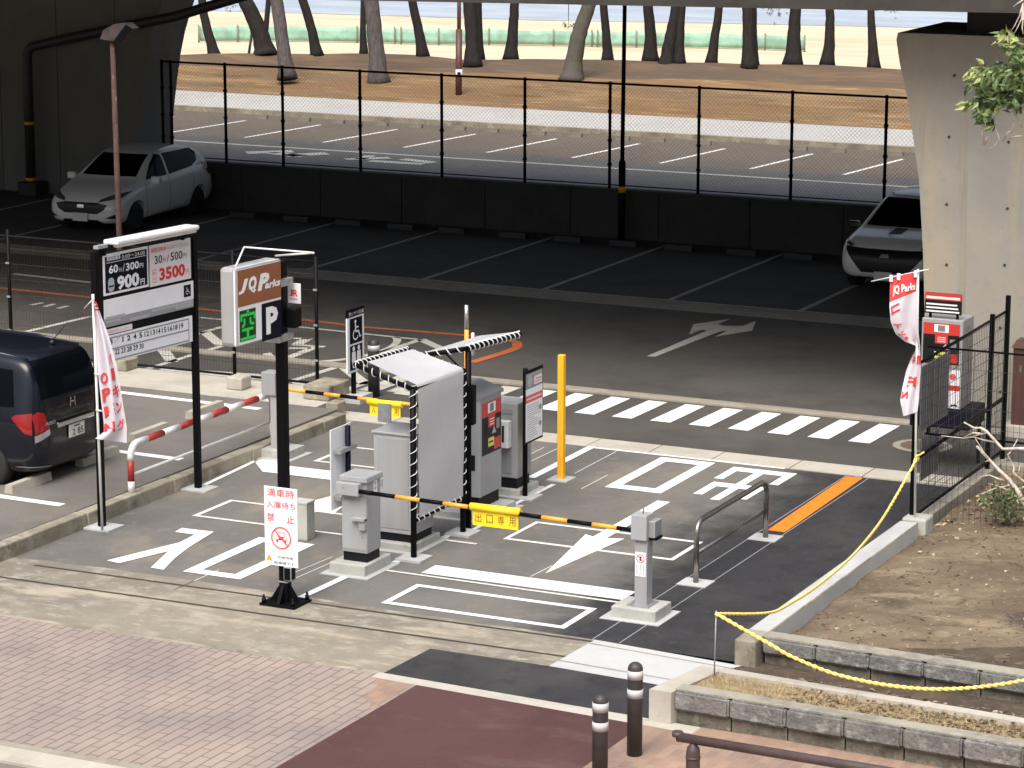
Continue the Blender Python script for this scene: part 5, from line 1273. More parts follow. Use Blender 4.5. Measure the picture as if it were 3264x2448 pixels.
for rr in (0, .35, .7, .9, 1.0):
    row = []
    for i in range(40):
        a = 2*math.pi*i/40; q = rr*(1+.22*mathutils.noise.noise(V(math.cos(a)*1.5,math.sin(a)*1.5,3)))
        x, y = dc.x+.35+q*1.35*math.cos(a), dc.y+.25+q*.62*math.sin(a)+.1*q*math.cos(a); y = max(y, 27.0)
        row.append(b.bm.verts.new((x,y,dirt_z(x,y)+.008)))
    ring_.append(row)
for a_, c_ in zip(ring_, ring_[1:]):
    for i in range(40):
        f = b.bm.faces.new((a_[i],c_[i],c_[(i+1)%40],a_[(i+1)%40])); f.material_index = k; f.smooth = True
b.build('damp_soil_patch', kind='structure')
sheet('soil_strip', [(-10.3,25.2),(-1,24.6),(-1,27.3),(-10.3,27.0)], M['soil'], 0.004)
def stone_row(name, P, Q, depth, z0, z1, bl, label, cap, toe=None):
    """a row of rough stone blocks from P to Q with a recessed foot"""
    r_ = root(name, (P.x,P.y,0), label, 'stone edging')
    t = (Q-P).normalized(); nrm = V(-t.y,t.x,0)
    L = (Q-P).length; n = max(1, int(L/bl)); 
    top = MB(); bot = MB(); capb = MB()
    for i in range(n):
        a = P+t*(i*bl+.006); c = P+t*((i+1)*bl-.006); o = random.uniform(-.006,.006)
        q = [a+nrm*o, c+nrm*o, c+nrm*depth, a+nrm*depth]
        fs = top.prism([(v.x,v.y) for v in q], z0+(z1-z0)*.42, z1-.002, 'granite')
        bmesh.ops.bevel(top.bm, geom=list({e for f in fs for e in f.edges}), offset=.022, segments=3, affect='EDGES')
        a2, c2_ = a+nrm*.075+t*.003, c+nrm*.075-t*.003
        bot.prism([(v.x,v.y) for v in (a2,c2_,c2_+nrm*(depth-.05),a2+nrm*(depth-.05))], z0-.05, z0+(z1-z0)*.415, 'granite_low' if toe is None else toe)
    a, c = P+nrm*.05, P+t*(n*bl)+nrm*.05
    capb.prism([(v.x,v.y) for v in (a,c,c+nrm*(depth-.06),a+nrm*(depth-.06))], z1-.004, z1+.008, cap)
    top.build('upper_course', r_); bot.build('lower_course', r_); capb.build('capping', r_)
    return r_
random.seed(12)
stone_row('stone_edging', V(-10.10,26.93,0), V(-5,26.70,0), .26, 0, .30, .6, 'rough stone block edging holding back the dirt bank above the soil gutter', 'granite_top')
stone_row('stone_edging', V(-10.19,24.72,0), V(-4.2,24.42,0), .24, 0, .35, .6, 'rough grey stone block edging at the front of the planter beside the brick paving', 'granite_top')
pl = root('planter_kerb', (-10.3,25.2,0), 'pale concrete kerb closing the end and the back of the grassy planter', 'kerb')
b = MB()
tl, bl_ = G(2100+300/1.9-8,2050+135/1.9,.35), V(-10.43,24.72,0)
b.prism([(-10.44,24.70),(-10.2,24.69),(-10.02,25.62),(-10.27,25.66)], -.05, .335, 'conc'); b.build('end_block', pl)
b = MB(); b.prism([(-10.018,25.5),(-4.2,25.12),(-4.2,25.26),(-10.02,25.65)], -.05, .345, 'conc'); b.build('back_kerb', pl)
b = MB(); k = b.mi('drygrass'); k2 = b.mi('soil'); g = []
nx, ny = 90, 14
for i in range(nx+1):
    row = []
    for j in range(ny+1):
        u, v = i/nx, j/ny
        p = V(-10.12,24.93,0).lerp(V(-4.2,24.63,0),u).lerp(V(-10.03,25.52,0).lerp(V(-4.2,25.14,0),u), v)
        row.append(b.bm.verts.new((p.x,p.y,.30+.03*mathutils.noise.noise(V(p.x*3,p.y*3,2))+.015*math.sin(math.pi*v))))
    g.append(row)
for i in range(nx):
    for j in range(ny):
        f = b.bm.faces.new((g[i][j],g[i+1][j],g[i+1][j+1],g[i][j+1])); f.material_index = k; f.smooth = True
b.build('planter_soil', kind='structure')
# straw, weeds, fallen leaves and pebbles: uncountable
def leaf(b, p, s, m, flat=.35):
    a = random.uniform(0,6.283); u = V(math.cos(a),math.sin(a),random.uniform(-flat,flat)).normalized(); w = V(-math.sin(a),math.cos(a),random.uniform(-flat,flat)).normalized()
    p = Vector(p); lift = V(0,0,random.uniform(.2,.5)*s)
    b.face([p-u*s, p-w*s*.45+lift*.4, p+u*s, p+w*s*.45+lift], m)
random.seed(21)
b = MB()
for i in range(2600):
    u = random.random()**1.35; v = random.random()
    p = V(-10.1,24.95,0).lerp(V(-4.2,24.65,0),u).lerp(V(-10.03,25.5,0).lerp(V(-4.2,25.12,0),u), v)
    clump = mathutils.noise.noise(V(p.x*1.6,p.y*1.6,7))
    if clump < -.15 and random.random() < .8: continue
    h = random.uniform(.025,.10); d = V(random.uniform(-.06,.06),random.uniform(-.06,.06),h); s = V(random.uniform(-1,1),random.uniform(-1,1),0).normalized()*.004
    z = .30; p.z = z
    b.face([p-s, p+s, p+d], 'straw' if (p.x < -8.6 or random.random() < .55) else 'grassgreen')
b.build('planter_grass', kind='stuff')
b = MB()
for i in range(900):
    p = V(random.uniform(-9.2,-4.5), 0, 0); u = (p.x+10.1)/5.9
    p = V(-10.1,24.95,0).lerp(V(-4.2,24.65,0),u).lerp(V(-10.03,25.5,0).lerp(V(-4.2,25.12,0),u), random.random()); p.z = .325
    leaf(b, p, random.uniform(.015,.045), 'litter' if random.random()<.6 else 'litter_dk')
for i in range(1300):
    x = random.uniform(-10.0,-4.5); y = random.uniform(25.7,26.65)-.04*(x+10)
    if random.random() > .25+.12*(x+10): continue
    leaf(b, V(x,y,.015), random.uniform(.02,.055), random.choice(['litter','litter_dk','litter_dk']))
for i in range(500):
    x = random.uniform(-10.1,-6.5); y = random.uniform(32.9,35.9); leaf(b, V(x,y,dirt_z(x,y)+.012), random.uniform(.03,.06), random.choice(['litter','litter_dk','litter_dk','straw']), .6)
for i in range(2500):
    x = random.uniform(-10.1,-3.5); y = random.uniform(27.15,35.8)
    dens = .25+.75*(mathutils.noise.noise(V(x*.8,y*.8,5))>.05)+(.6 if y > 33 else 0)
    if random.random() > dens*.8: continue
    leaf(b, V(x,y,dirt_z(x,y)+.006), random.uniform(.012,.034)*(1.3 if y>33 else 1), random.choice(['litter','litter_dk','litter_dk']))
b.build('leaf_litter', kind='stuff')
b = MB()
for i in range(220):
    if random.random() < .7: x = random.uniform(-10.0,-3.6); y = random.uniform(27.2,35.5); z = dirt_z(x,y)
    else: x = random.uniform(-10,-4.5); y = random.uniform(25.75,26.6)-.04*(x+10); z = .005
    s = random.choice([.012,.016,.02,.028,.04])*random.uniform(.7,1.1)
    bm2 = bmesh.ops.create_icosphere(b.bm, subdivisions=1, radius=s, matrix=Matrix.Translation((x,y,z+s*.3)) @ Matrix.Rotation(random.uniform(0,3),4,'Z') @ Matrix.Diagonal((1,random.uniform(.6,1),.65,1)))
    k = b.mi('pebble')
    for v in bm2['verts']:
        v.co += V(random.uniform(-1,1),random.uniform(-1,1),random.uniform(-1,1))*s*.2
        for f in v.link_faces: f.material_index = k
b.build('pebbles', kind='stuff')
b = MB()
for i in range(150):
    x = random.uniform(-10.0,-4.5); y = random.uniform(27.3,35.5); a = random.uniform(0,6.28); ln = random.uniform(.08,.3)
    p = V(x,y,dirt_z(x,y)+.012); q = V(x+ln*math.cos(a),y+ln*math.sin(a),0); q.z = dirt_z(q.x,q.y)+.02
    b.tube([p,p.lerp(q,.5)+V(.01,.01,.015),q], .005, random.choice(['twig_br','litter_dk']), 4)
b.build('fallen_twigs', kind='stuff')

# fence with sign backs along the exit lane, and the wall-side mesh fence
fb = block('concrete_block', -10.36,32.42,-10.05,32.75,0,.31,'cubic concrete block at the end of the white kerb under the twisted flag','conc_base')
ef = root('wire_mesh_fence', (-10.3, 34.5, .2), 'black mesh fence panel between the exit lane and the dirt bank, with dark tall posts', 'fence')
FXx = -10.29
topz = 2.25
for (x,y,z0,z1) in ((FXx,32.62,.31,2.25),(FXx,35.85,.2,2.3),(FXx+.02,36.5,.2,2.45)):
    b = MB(); b.box(x-.03,y-.03,z0,x+.03,y+.03,z1,'black',.006); b.build('post', ef)
b = MB()
for z in (2.2,1.0,.27): b.tube([(FXx,32.62,z),(FXx,36.5,z+.03)],.02 if z != 1.0 else .026,'black',6)
b.build('rail', ef)
b = MB(); y = 32.65
while y < 36.5: b.tube([(FXx,y,.27),(FXx,y,2.2)],.0032,'wire',4,cap=False); y += .075
for i in range(13): b.tube([(FXx+.005,32.62,.27+.16*i),(FXx+.005,36.5,.27+.16*i)],.0035,'wire',4,cap=False)
b.build('mesh', ef)
bd = root('notice_board', (FXx-.05, 33.3, .5), 'grey slatted backs of two notice boards hung on the black mesh fence', 'notice board')
def ebf(x, y): p = onX(*cr(P8,x,y), FXx-.05); return (p.y, p.z)
for nm, tl, brc in (('upper_board',(302,660),(455,945)),('lower_board',(300,1090),(395,1275))):
    (a0,b1),(a1,b0) = ebf(*tl), ebf(*brc)
    b = MB(); b.box(FXx-.07,a0,b0,FXx-.05,a1,b1,'panelback',.004)
    n = int((a1-a0)/.11)
    for i in range(1,n+1): b.box(FXx-.05,a0+(a1-a0)*i/(n+1)-.005,b0,FXx-.044,a0+(a1-a0)*i/(n+1)+.005,b1,'machine_dk')
    b.build(nm, bd)
LFY, LFT, LFM = 33.05, 2.35, 1.25
lf = root('wire_mesh_fence', (-8, LFY, .2), 'low black mesh fence running right over the dirt, in front of the brown cabinet', 'fence')
b = MB()
for z in (LFT,LFM): b.tube([(FXx,LFY,z),(-3,LFY,z)],.014,'black',6)
b.build('rail', lf)
for x in (-8.3,-6.3,-4.3):
    b = MB(); b.tube([(x,LFY,.05),(x,LFY,LFT+.04)],.025,'black',8); b.build('post', lf)
b = MB(); x = FXx+.07
while x < -3: b.tube([(x,LFY,.14),(x,LFY,LFT)],.0028,'wire',4,cap=False); x += .075
for i in range(1,9): b.tube([(FXx,LFY+.005,.16+(LFT-.16)*i/9),(-3,LFY+.005,.16+(LFT-.16)*i/9)],.003,'wire',4,cap=False)
b.build('mesh', lf)
# payment machine in the enclosure
pm_ = root('payment_machine', (-11.0, 36.4, 0), 'red-fronted payment machine with a red and black header sign behind the mesh fence', 'machine')
YP = 36.35
def mfp(x, y): p = onY(*cr(P8,x,y), YP); return (p.x, p.z)
(x0,z1),(x1,z0) = mfp(300,362), mfp(530,918)
b = MB(); b.box(x0,YP,z0,x1,YP+.5,z1,'machine',.012); b.box(x1-.01,YP+.12,z1-.16,x1+.004,YP+.3,z1-.1,'machine_dk'); b.build('body', pm_)
mb = MB(); F = Face(mb, V(0,YP-.003,0), V(1,0,0), V(0,0,1)); (a0,b1),(a1,b0) = mfp(310,388), mfp(520,650)
red_panel(F,a0,b0,a1,b1); mb.build('front_panel', pm_)
mb = MB(); F = Face(mb, V(0,YP-.003,0), V(1,0,0), V(0,0,1)); (a0,b1),(a1,b0) = mfp(315,662), mfp(522,912)
F.rect(a0,b0,a1,b1,'white',.001); w,h=a1-a0,b1-b0; F.rect(a0,b0+h*.46,a1,b0+h*.6,'panel_red',.002); F.disc(a0+w*.8,b0+h*.82,w*.09,'redsoft',.002,14); F.rect(a0+w*.08,b0+h*.75,a0+w*.5,b0+h*.9,'lightgrey',.002); F.rect(a0+w*.75,b0+h*.06,a0+w*.95,b0+h*.1,'panel_blk',.002)
mb.build('lower_panel', pm_)
(a0,b1),(a1,b0) = mfp(316,210), mfp(532,352)
mb = MB(); mb.box(a0,YP+.02,b0,a1,YP+.05,b1,'panel_blk',.004); F = Face(mb, V(0,YP+.017,0), V(1,0,0), V(0,0,1)); w,h=a1-a0,b1-b0
F.rect(a0,b0+h*.66,a1,b1,'panel_red',.001); F.rect(a0+w*.04,b0+h*.72,a1-w*.04,b0+h*.84,'pinkwhite',.002)
for i in range(3): F.rect(a0+w*.04,b0+h*(.08+.17*i),a0+w*(.95-.03*i),b0+h*(.16+.17*i),'white',.002)
mb.box(a0+w*.1,YP+.06,z1-.02,a0+w*.16,YP+.09,b1-.05,'black'); mb.box(a0+w*.84,YP+.06,z1-.02,a0+w*.9,YP+.09,b1-.05,'black'); mb.build('header_sign', pm_)
b = MB(); b.box(x0-.1,YP-.1,z0-.26,x1+.16,YP+.65,z0-.005,'navy',.01); b.build('shelf', pm_)
for lx, ly in ((x0-.04,YP+.58),(x1+.1,YP+.58)):
    b = MB(); b.box(lx-.02,ly-.02,0,lx+.02,ly+.02,z0-.26,'black'); b.build('leg', pm_)
cbx = root('utility_cabinet', (-10.5, 38.9, 0), 'brown metal utility cabinet against the foot of the concrete pier', 'cabinet')
q0, q1 = onY(*cr(R5,1590,625),38.75), onY(*cr(R5,1590,1125),38.75)
b = MB(); b.box(q0.x,38.75,q1.z,q0.x+.85,39.2,q0.z,'cabinet',.01); b.extr([(q0.x-.02,38.72,q0.z),(q0.x+.87,38.72,q0.z),(q0.x+.87,38.98,q0.z+.07),(q0.x-.02,38.98,q0.z+.07)],(0,.22,0),'cabinet'); b.box(q0.x+.1,38.742,.95,q0.x+.14,38.75,1.05,'steel'); b.box(q0.x+.22,38.742,1.0,q0.x+.5,38.75,1.2,'navy'); b.build('body', cbx)
b = MB(); b.box(q0.x-.1,38.65,0,q0.x+.95,39.28,q1.z,'conc',.01); b.build('concrete_base', cbx)
mh = GG(R5,1000,1265)
b = MB(); b.lathe([(.42,0),(.42,.005)], (mh.x,mh.y,.004), 'gutter', 36); b.lathe([(.31,0),(.31,.007)], (mh.x,mh.y,.006), 'iron', 36)
b.build('manhole_cover', None, 'round rusty manhole cover in a pale concrete ring, near the pier', 'manhole cover')

# ---------------------------------------------------------------- flags
def flag_sheet(b, fn, nu, nv, m, split=None):
    g = [[b.bm.verts.new(fn(i/nu, j/nv)) for i in range(nu+1)] for j in range(nv+1)]
    for j in range(nv):
        for i in range(nu):
            f = b.bm.faces.new((g[j][i],g[j][i+1],g[j+1][i+1],g[j+1][i])); f.smooth = True
            f.material_index = b.mi(m if split is None or (j+.5)/nv > split else 'flagred')
def flag_text(b, fn, s, u0, v0, u1, v1, m, d, bold=.03, mirror=False):
    me = textmesh(s, 0, bold); xs = [v.co.x for v in me.vertices]; ys = [v.co.y for v in me.vertices]
    x0,x1,y0,y1 = min(xs),max(xs),min(ys),max(ys); k = b.mi(m)
    def pt(c):
        a = (c.x-x0)/(x1-x0); bb = (c.y-y0)/(y1-y0)
        u = (u1-(u1-u0)*a) if mirror else u0+(u1-u0)*a; v = v1-(v1-v0)*bb
        e = 1e-3; p = fn(u,v); n = (fn(u+e,v)-p).cross(fn(u,v+e)-p).normalized()
        if n.dot(V(0,0,CAMH)-p+V(0,0,0)) < 0: n = -n
        return p+n*d
    vs = [b.bm.verts.new(pt(v.co)) for v in me.vertices]
    for p in me.polygons:
        try: f = b.bm.faces.new([vs[i] for i in p.vertices]); f.material_index = k
        except ValueError: pass
# left flag, hanging limp on its leaning pole
fl = root('banner_flag', (-19.62, 28.5, 0), 'limp white banner flag with red lettering on a white pole, beside the tariff board', 'flag')
f0 = GG(L0, 905, 1659+10); YF = 28.35
pb, pt_ = onY(326,1690,YF), onY(296,938,YF)
b = MB(); b.tube([V(pb.x,YF,0.0) if pb.z < .05 else pb, pt_], .017, 'railwhite', 8); b.build('pole', fl)
LE = [(296,958),(300,1005),(303,1075),(312,1190),(326,1310),(334,1375),(303,1398)]
RE = [(308,962),(322,1005),(345,1065),(372,1165),(390,1275),(404,1360),(405,1412)]
def edge(P, v):
    t = v*(len(P)-1); i = min(int(t), len(P)-2); f = t-i
    return (P[i][0]+(P[i+1][0]-P[i][0])*f, P[i][1]+(P[i+1][1]-P[i][1])*f)
def f1(u, v):
    l, r = edge(LE,v), edge(RE,v); x, y = l[0]+(r[0]-l[0])*u, l[1]+(r[1]-l[1])*u
    return onY(x, y, YF-.04+.06*math.sin(u*5+v*4)*(.3+v)+.05*math.sin(u*9)*(1-v))
b = MB(); flag_sheet(b, f1, 14, 36, 'flag', .11)
flag_text(b, f1, 'JQ', .2,.03,.8,.10,'white',.012)
for s, u0, v0, u1, v1 in (('O',.14,.507,.5,.56),('P',.12,.578,.52,.635),('E',.12,.655,.58,.735),('N',.06,.775,.5,.86)): flag_text(b, f1, s, u0,v0,u1,v1,'flagred',.012)
for s, u0, v0, u1, v1 in (('ー',.64,.50,.80,.56),('キ',.58,.582,.94,.64),('ン',.62,.66,.95,.73),('グ',.55,.775,.95,.855),('パ',.62,.43,.80,.485)): flag_text(b, f1, s, u0,v0,u1,v1,'flagred',.012)
b.build('cloth', fl)
q = pt_
b = MB(); b.tube([onY(268,983,YF-.02), onY(300,950,YF-.02)], .006, 'railwhite', 5); b.build('cross_bar', fl)
b = MB()
for py in (1190,1305,1395): p = onY(296+(py-938)*30/752, py, YF); b.tube([p+V(0,-.03,0), p+V(.09,-.05,0)], .012, 'cord', 5)
b.build('tie', fl)
# right flag, twisted by the wind
YR = 32.5
fg = root('banner_flag', (-10.3, YR, .3), 'twisted white banner flag with a red top on a tall white pole before the pier', 'flag')
pb, pt_ = onY(2916,1650,YR), onY(2926,858,YR)
b = MB(); b.tube([pb, pt_], .016, 'railwhite', 8); b.build('pole', fg)
c = lambda x, y: cr(P8,x,y)
b = MB(); b.tube([onY(*c(-5,145),YR-.03), onY(*c(340,72),YR-.03)], .008, 'railwhite', 6); b.build('cross_bar', fg)
LE2 = [c(108,118),c(106,215),c(104,300),c(112,390),c(140,460),c(200,510),c(272,535),c(236,600),c(205,680),c(182,780),c(168,860),c(188,955)]
RE2 = [c(268,88),c(270,180),c(272,215),c(273,300),c(276,400),c(280,470),c(288,536),c(290,600),c(292,680),c(285,780),c(280,860),c(272,930)]
def f2(u, v):
    l, r = edge(LE2,v), edge(RE2,v); x, y = l[0]+(r[0]-l[0])*u, l[1]+(r[1]-l[1])*u
    return onY(x, y, YR-.03-.10*(1-u)*math.sin(v*7.5)+.03*math.sin(u*7+v*9))
b = MB(); flag_sheet(b, f2, 14, 60, 'flag', .155)
flag_text(b, f2, 'JQ Parks', .12,.055,.92,.125,'white',.012)
for s, v0, v1 in (('コ',.185,.235),('イ',.295,.335),('ン',.36,.40)): flag_text(b, f2, s, .06,v0,.36,v1,'flagred',.012,mirror=True)
for s, u0, u1, v0, v1 in (('ー',.15,.3,.415,.44),('パ',.3,.6,.455,.48),('キ',.2,.62,.625,.68),('ー',.7,.95,.62,.68),('E',.3,.75,.76,.82),('N',.05,.4,.85,.895)): flag_text(b, f2, s, u0,v0,u1,v1,'flagred',.012,mirror=True)
b.build('cloth', fg)
b = MB()
for x, y in ((262,95),(115,122),(160,112)): p = onY(*c(x,y),YR-.05); b.box(p.x-.02,p.y-.01,p.z-.05,p.x+.02,p.y+.01,p.z+.03,'white')
b.build('tab', fg)

# ---------------------------------------------------------------- yellow rope and its stake
sk = GG(R7,1310,1070,.3); stz = .98
b = MB(); sk_top = V(sk.x+.01, sk.y, zat(sk.x,sk.y,cr(R7,1330,640)[1])); b.tube([sk, sk_top], .008, 'galv', 6); b.build('stake', None, 'thin grey metal stake in the planter holding the yellow rope', 'stake')
def rope(name, pts, r, label):
    P = [Vector(p) for p in pts]; fine = []
    for i in range(len(P)-1):
        p0, p1, p2, p3 = P[max(0,i-1)], P[i], P[i+1], P[min(len(P)-1,i+2)]
        for k in range(10):
            t = k/10; fine.append(.5*((2*p1)+(p2-p0)*t+(2*p0-5*p1+4*p2-p3)*t*t+(3*p1-p0-3*p2+p3)*t**3))
    fine.append(P[-1])
    d = [0]
    for a, c_ in zip(fine, fine[1:]): d.append(d[-1]+(c_-a).length)
    n = int(d[-1]/.02); res = []; j = 0
    for i in range(n+1):
        s = d[-1]*i/n
        while j < len(d)-2 and d[j+1] < s: j += 1
        res.append(fine[j].lerp(fine[j+1], (s-d[j])/max(1e-9, d[j+1]-d[j])))
    b = MB()
    for ph in (0, math.pi):
        hel = []
        for i, p in enumerate(res):
            t = (res[min(i+1,n)]-res[max(i-1,0)]).normalized(); u = t.cross(V(0,0,1)).normalized(); w = t.cross(u)
            a = i*.9+ph; hel.append(p+(u*math.cos(a)+w*math.sin(a))*r*.5)
        b.tube(hel, r*.62, 'rope', 5)
    return b.build(name, None, label, 'rope')
def rp_(c_, x, y, Yd): return onY(*cr(c_,x,y), Yd)
A0 = onY(2924,1460,32.45)
s1 = [A0, rp_(R6,770,0,31.6), rp_(R6,640,180,30.3), rp_(R6,500,330,29.2), rp_(R6,320,480,28.0), rp_(R6,150,590,27.0), rp_(R6,0,655,26.3), sk_top+V(0,0,-.03)]
rope('rope', s1, .017, 'yellow rope sagging from the flag pole down to the planter stake')
s2 = [sk_top+V(0,-.02,-.02), rp_(R6,0,850,25.4), rp_(R6,160,940,25.42), rp_(R6,420,1045,25.45), rp_(R6,700,1110,25.5), rp_(R6,1000,1145,25.55), rp_(R6,1300,1140,25.6), rp_(R6,1659,1090,25.65), onY(3420,2120,25.7)]
rope('rope', s2, .02, 'yellow rope sagging from the planter stake across the soil gutter to the right')
b = MB(); b.tube([A0+V(.0,-.03,.02), A0+V(.09,-.02,.09)], .012,'rope',5); b.tube([A0+V(-.02,-.03,.0), A0+V(-.05,-.03,-.14)], .012,'rope',5); b.lathe([(.022,-.04),(.03,0),(.022,.04)],A0,'rope',8); b.build('rope_knot', None, 'yellow rope knot tied round the white flag pole', 'rope knot')
bo = GG(C1,1000,755,.1)
b = MB(); b.tube([bo+V(-.12,0,.035), bo+V(.06,0.02,.035), bo+V(.1,.025,.035), bo+V(.14,.03,.035)], [.034,.034,.016,.014], 'bottle', 10); b.build('plastic_bottle', None, 'crushed clear plastic bottle lying on the side lot near the white line', 'bottle')
# ---------------------------------------------------------------- pines on the mound, posts and net on the beach
def limb_tree(name, base, pts_px, w0, w1, m, label, crown_seed):
    """trunk drawn in the plane facing the camera at the base's distance; the rest of the tree stands above the picture"""
    d = (base-V(0,0,CAMH)).dot(FW); k = d/FPX
    P = [base-V(0,0,.1)]
    for px, py in pts_px:
        r_ = ray(px, py); P.append(V(0,0,CAMH)+r_*d)
    rs = [w0*k/2*1.25]+[w0*k/2+(w1-w0)*k/2*(i+1)/len(pts_px) for i in range(len(pts_px))]
    # flare at the foot
    dirv = (P[-1]-P[-2]).normalized()
    top = P[-1]
    for i in range(1,4):
        dirv = (dirv+V(random.uniform(-.12,.12),random.uniform(-.12,.12),.35)).normalized()
        top = top+dirv*1.25; P.append(top); rs.append(rs[-1]*.82)
    fine, fr_ = [], []
    for i in range(len(P)-1):
        for j in range(4):
            t = j/4; q = P[i].lerp(P[i+1], t); fine.append(q+V(random.uniform(-1,1),random.uniform(-1,1),0)*rs[i]*.06); fr_.append(rs[i]+(rs[i+1]-rs[i])*t)
    fine.append(P[-1]); fr_.append(rs[-1]); fr_[0] *= 1.25; fr_[1] *= 1.1
    o = root(name, base, label, 'pine tree', 'pine trees on the mound')
    b = MB(); b.tube(fine, fr_, m, 12); b.build('trunk', o)
    random.seed(crown_seed); b = MB(); lb_ = MB()
    for i in range(6):
        a = random.uniform(0,6.28); s = fine[-3-i%4]; e = s+V(math.cos(a)*1.1,math.sin(a)*1.1,random.uniform(.2,.9)); lb_.tube([s,s.lerp(e,.5)+V(0,0,.1),e],[.05,.035,.015],m,5)
        for c_ in range(10):
            cc = e+V(random.gauss(0,.5),random.gauss(0,.5),random.gauss(.1,.22))
            for n_ in range(16):
                v = V(random.gauss(0,1),random.gauss(0,1),abs(random.gauss(0,1))).normalized()*random.uniform(.12,.26); w = v.orthogonal().normalized()*.012
                b.face([cc-w, cc+w, cc+v], 'needle')
    lb_.build('limb', o); b.build('crown', o)
    return o
trees = [
 ((687,179),[(668,120),(650,50),(640,-30)],33,25,'bark_dk','slim dark pine trunk leaning left, next to the left concrete pier'),
 ((848,171),[(835,120),(815,70),(785,10),(765,-30)],60,44,'bark_dk','thick dark pine trunk leaning hard to the left behind its timber brace'),
 ((852,172),[(845,110),(850,70),(858,-30)],20,16,'bark_dk','thin dark pine stem crossing behind the braced leaning pine'),
 ((916,241),[(905,160),(893,80),(877,-30)],45,42,'bark','grey pine trunk nearest the fence on the left, leaning left'),
 ((1012,174),[(995,100),(975,30),(955,-30)],32,28,'bark_dk','dark slender pine leaning left, between the two big grey pines'),
 ((1160,170),[(1157,90),(1158,-30)],22,18,'bark_dk','dark pine stem half hidden behind a straight grey pine'),
 ((1207,262),[(1201,170),(1192,80),(1180,-30)],55,48,'bark','straight grey pine trunk with its foot behind the fence rail'),
 ((1349,177),[(1335,100),(1322,40),(1308,-30)],33,27,'bark_dk','dark pine leaning left, just left of the brown post'),
 ((1508,207),[(1505,120),(1500,60),(1492,-30)],45,42,'bark_dk','stout dark pine just right of the brown post, with a fainter one behind it'),
 ((1530,186),[(1527,100),(1524,-30)],24,22,'bark_dk','dark pine close behind the stout pine right of the brown post'),
 ((1628,185),[(1634,110),(1638,50),(1640,-30)],38,27,'bark_dk','dark pine with a slight curve, left of the mossy grey pine'),
 ((1824,251),[(1830,190),(1842,120),(1862,60),(1895,-30)],60,42,'bark_moss','big grey pine leaning right with a mossy upper trunk'),
 ((1938,190),[(1933,120),(1928,60),(1918,-30)],30,24,'bark_dk','dark pine right beside the slim black lamp post'),
 ((2073,190),[(2074,120),(2069,60),(2062,-30)],42,30,'bark_dk','dark pine with a flared foot, fourth from the right pier before the leaning pair'),
 ((2120,217),[(2135,130),(2148,70),(2165,-30)],42,34,'bark_dk','front pine of the crossing pair, leaning right'),
 ((2164,200),[(2166,120),(2168,60),(2176,-30)],32,28,'bark_dk','upright pine behind the right-leaning one of the crossing pair'),
 ((2267,198),[(2278,120),(2288,60),(2298,-30)],30,24,'bark_dk','slender dark pine leaning right, right of the crossing pair'),
 ((2388,214),[(2386,130),(2384,60),(2380,-30)],40,34,'bark_dk','thick upright dark pine with a thinner one close at its right side'),
 ((2406,207),[(2404,120),(2402,-30)],22,18,'bark_dk','thinner pine at the right side of the thick upright dark one'),
 ((2527,202),[(2530,120),(2534,60),(2540,-30)],48,32,'bark_dk','dark pine with a broad foot at the end of the green net'),
 ((2637,203),[(2645,120),(2646,60),(2643,-30)],36,25,'bark_dk','dark curved pine standing alone between the net end and the last pine'),
 ((2785,213),[(2780,120),(2777,60),(2772,-30)],32,20,'bark_dk','last slim dark pine beside the right concrete pier')]
for i, (bp, up, w0, w1, m_, lab) in enumerate(trees):
    random.seed(100+i); limb_tree('pine_tree', mound_at(*bp), up, w0, w1, m_, lab, 200+i)
def sprig(name, px, py, d, spread, n, label):
    c0 = V(0,0,CAMH)+ray(px,py)*d; b = MB()
    for i in range(n):
        cc = c0+V(random.gauss(0,spread),random.gauss(0,spread*.5),random.gauss(0,spread*.5))
        for k in range(9):
            v = V(random.gauss(0,1),random.gauss(0,1),random.gauss(-.3,1)).normalized()*random.uniform(.08,.16); w = v.orthogonal().normalized()*.008
            b.face([cc-w,cc+w,cc+v],'needle')
    up = c0+V(0,0,.9); b.tube([up,c0+V(0,0,.3),c0],[.015,.01,.005],'bark_dk',5)
    return b.build(name, None, label, 'pine branch')
random.seed(8)
sprig('pine_branch', 725, 12, 97, .28, 16, 'drooping pine needles beside the braced leaning pine')
sprig('pine_branch', 2475, 34, 97, .3, 26, 'drooping pine needles above the right end of the net')
sprig('pine_branch', 2840, 32, 97, .25, 16, 'small dark pine needles hanging just left of the right pier')
sprig('pine_branch', 1812, 80, 86, .1, 7, 'small brown twig tuft sticking out of the mossy grey pine')
ts0 = mound_at(792,178)
bs_ = root('tree_support', ts0, 'timber brace of two poles and a crossbar propping the leaning dark pine', 'tree brace')
d0 = (ts0-V(0,0,CAMH)).dot(FW)-.3; at = lambda px, py: V(0,0,CAMH)+ray(px,py)*d0
b = MB(); b.tube([at(792,180), at(803,103)], .045, 'brownpole', 8); b.build('pole', bs_)
b = MB(); b.tube([at(838,174), at(841,90)], .05, 'bark_dk', 8); b.build('pole', bs_)
b = MB(); b.tube([at(800,105), at(815,90), at(843,90)], .05, 'bark_dk', 8); b.build('crossbar', bs_)
pb = mound_at(1462,296); d0 = (pb-V(0,0,CAMH)).dot(FW); at = lambda px, py: V(0,0,CAMH)+ray(px,py)*d0
pk = root('park_post', pb, 'reddish brown post with a small white plate on the mound', 'post'); kk = d0/FPX
b = MB(); b.tube([pb-V(0,0,.05), at(1463,94)], 10.5*kk, 'brownpole', 12); b.tube([at(1463,94), at(1464,-60)], 6.5*kk, 'brownpole', 12); b.build('pole', pk)
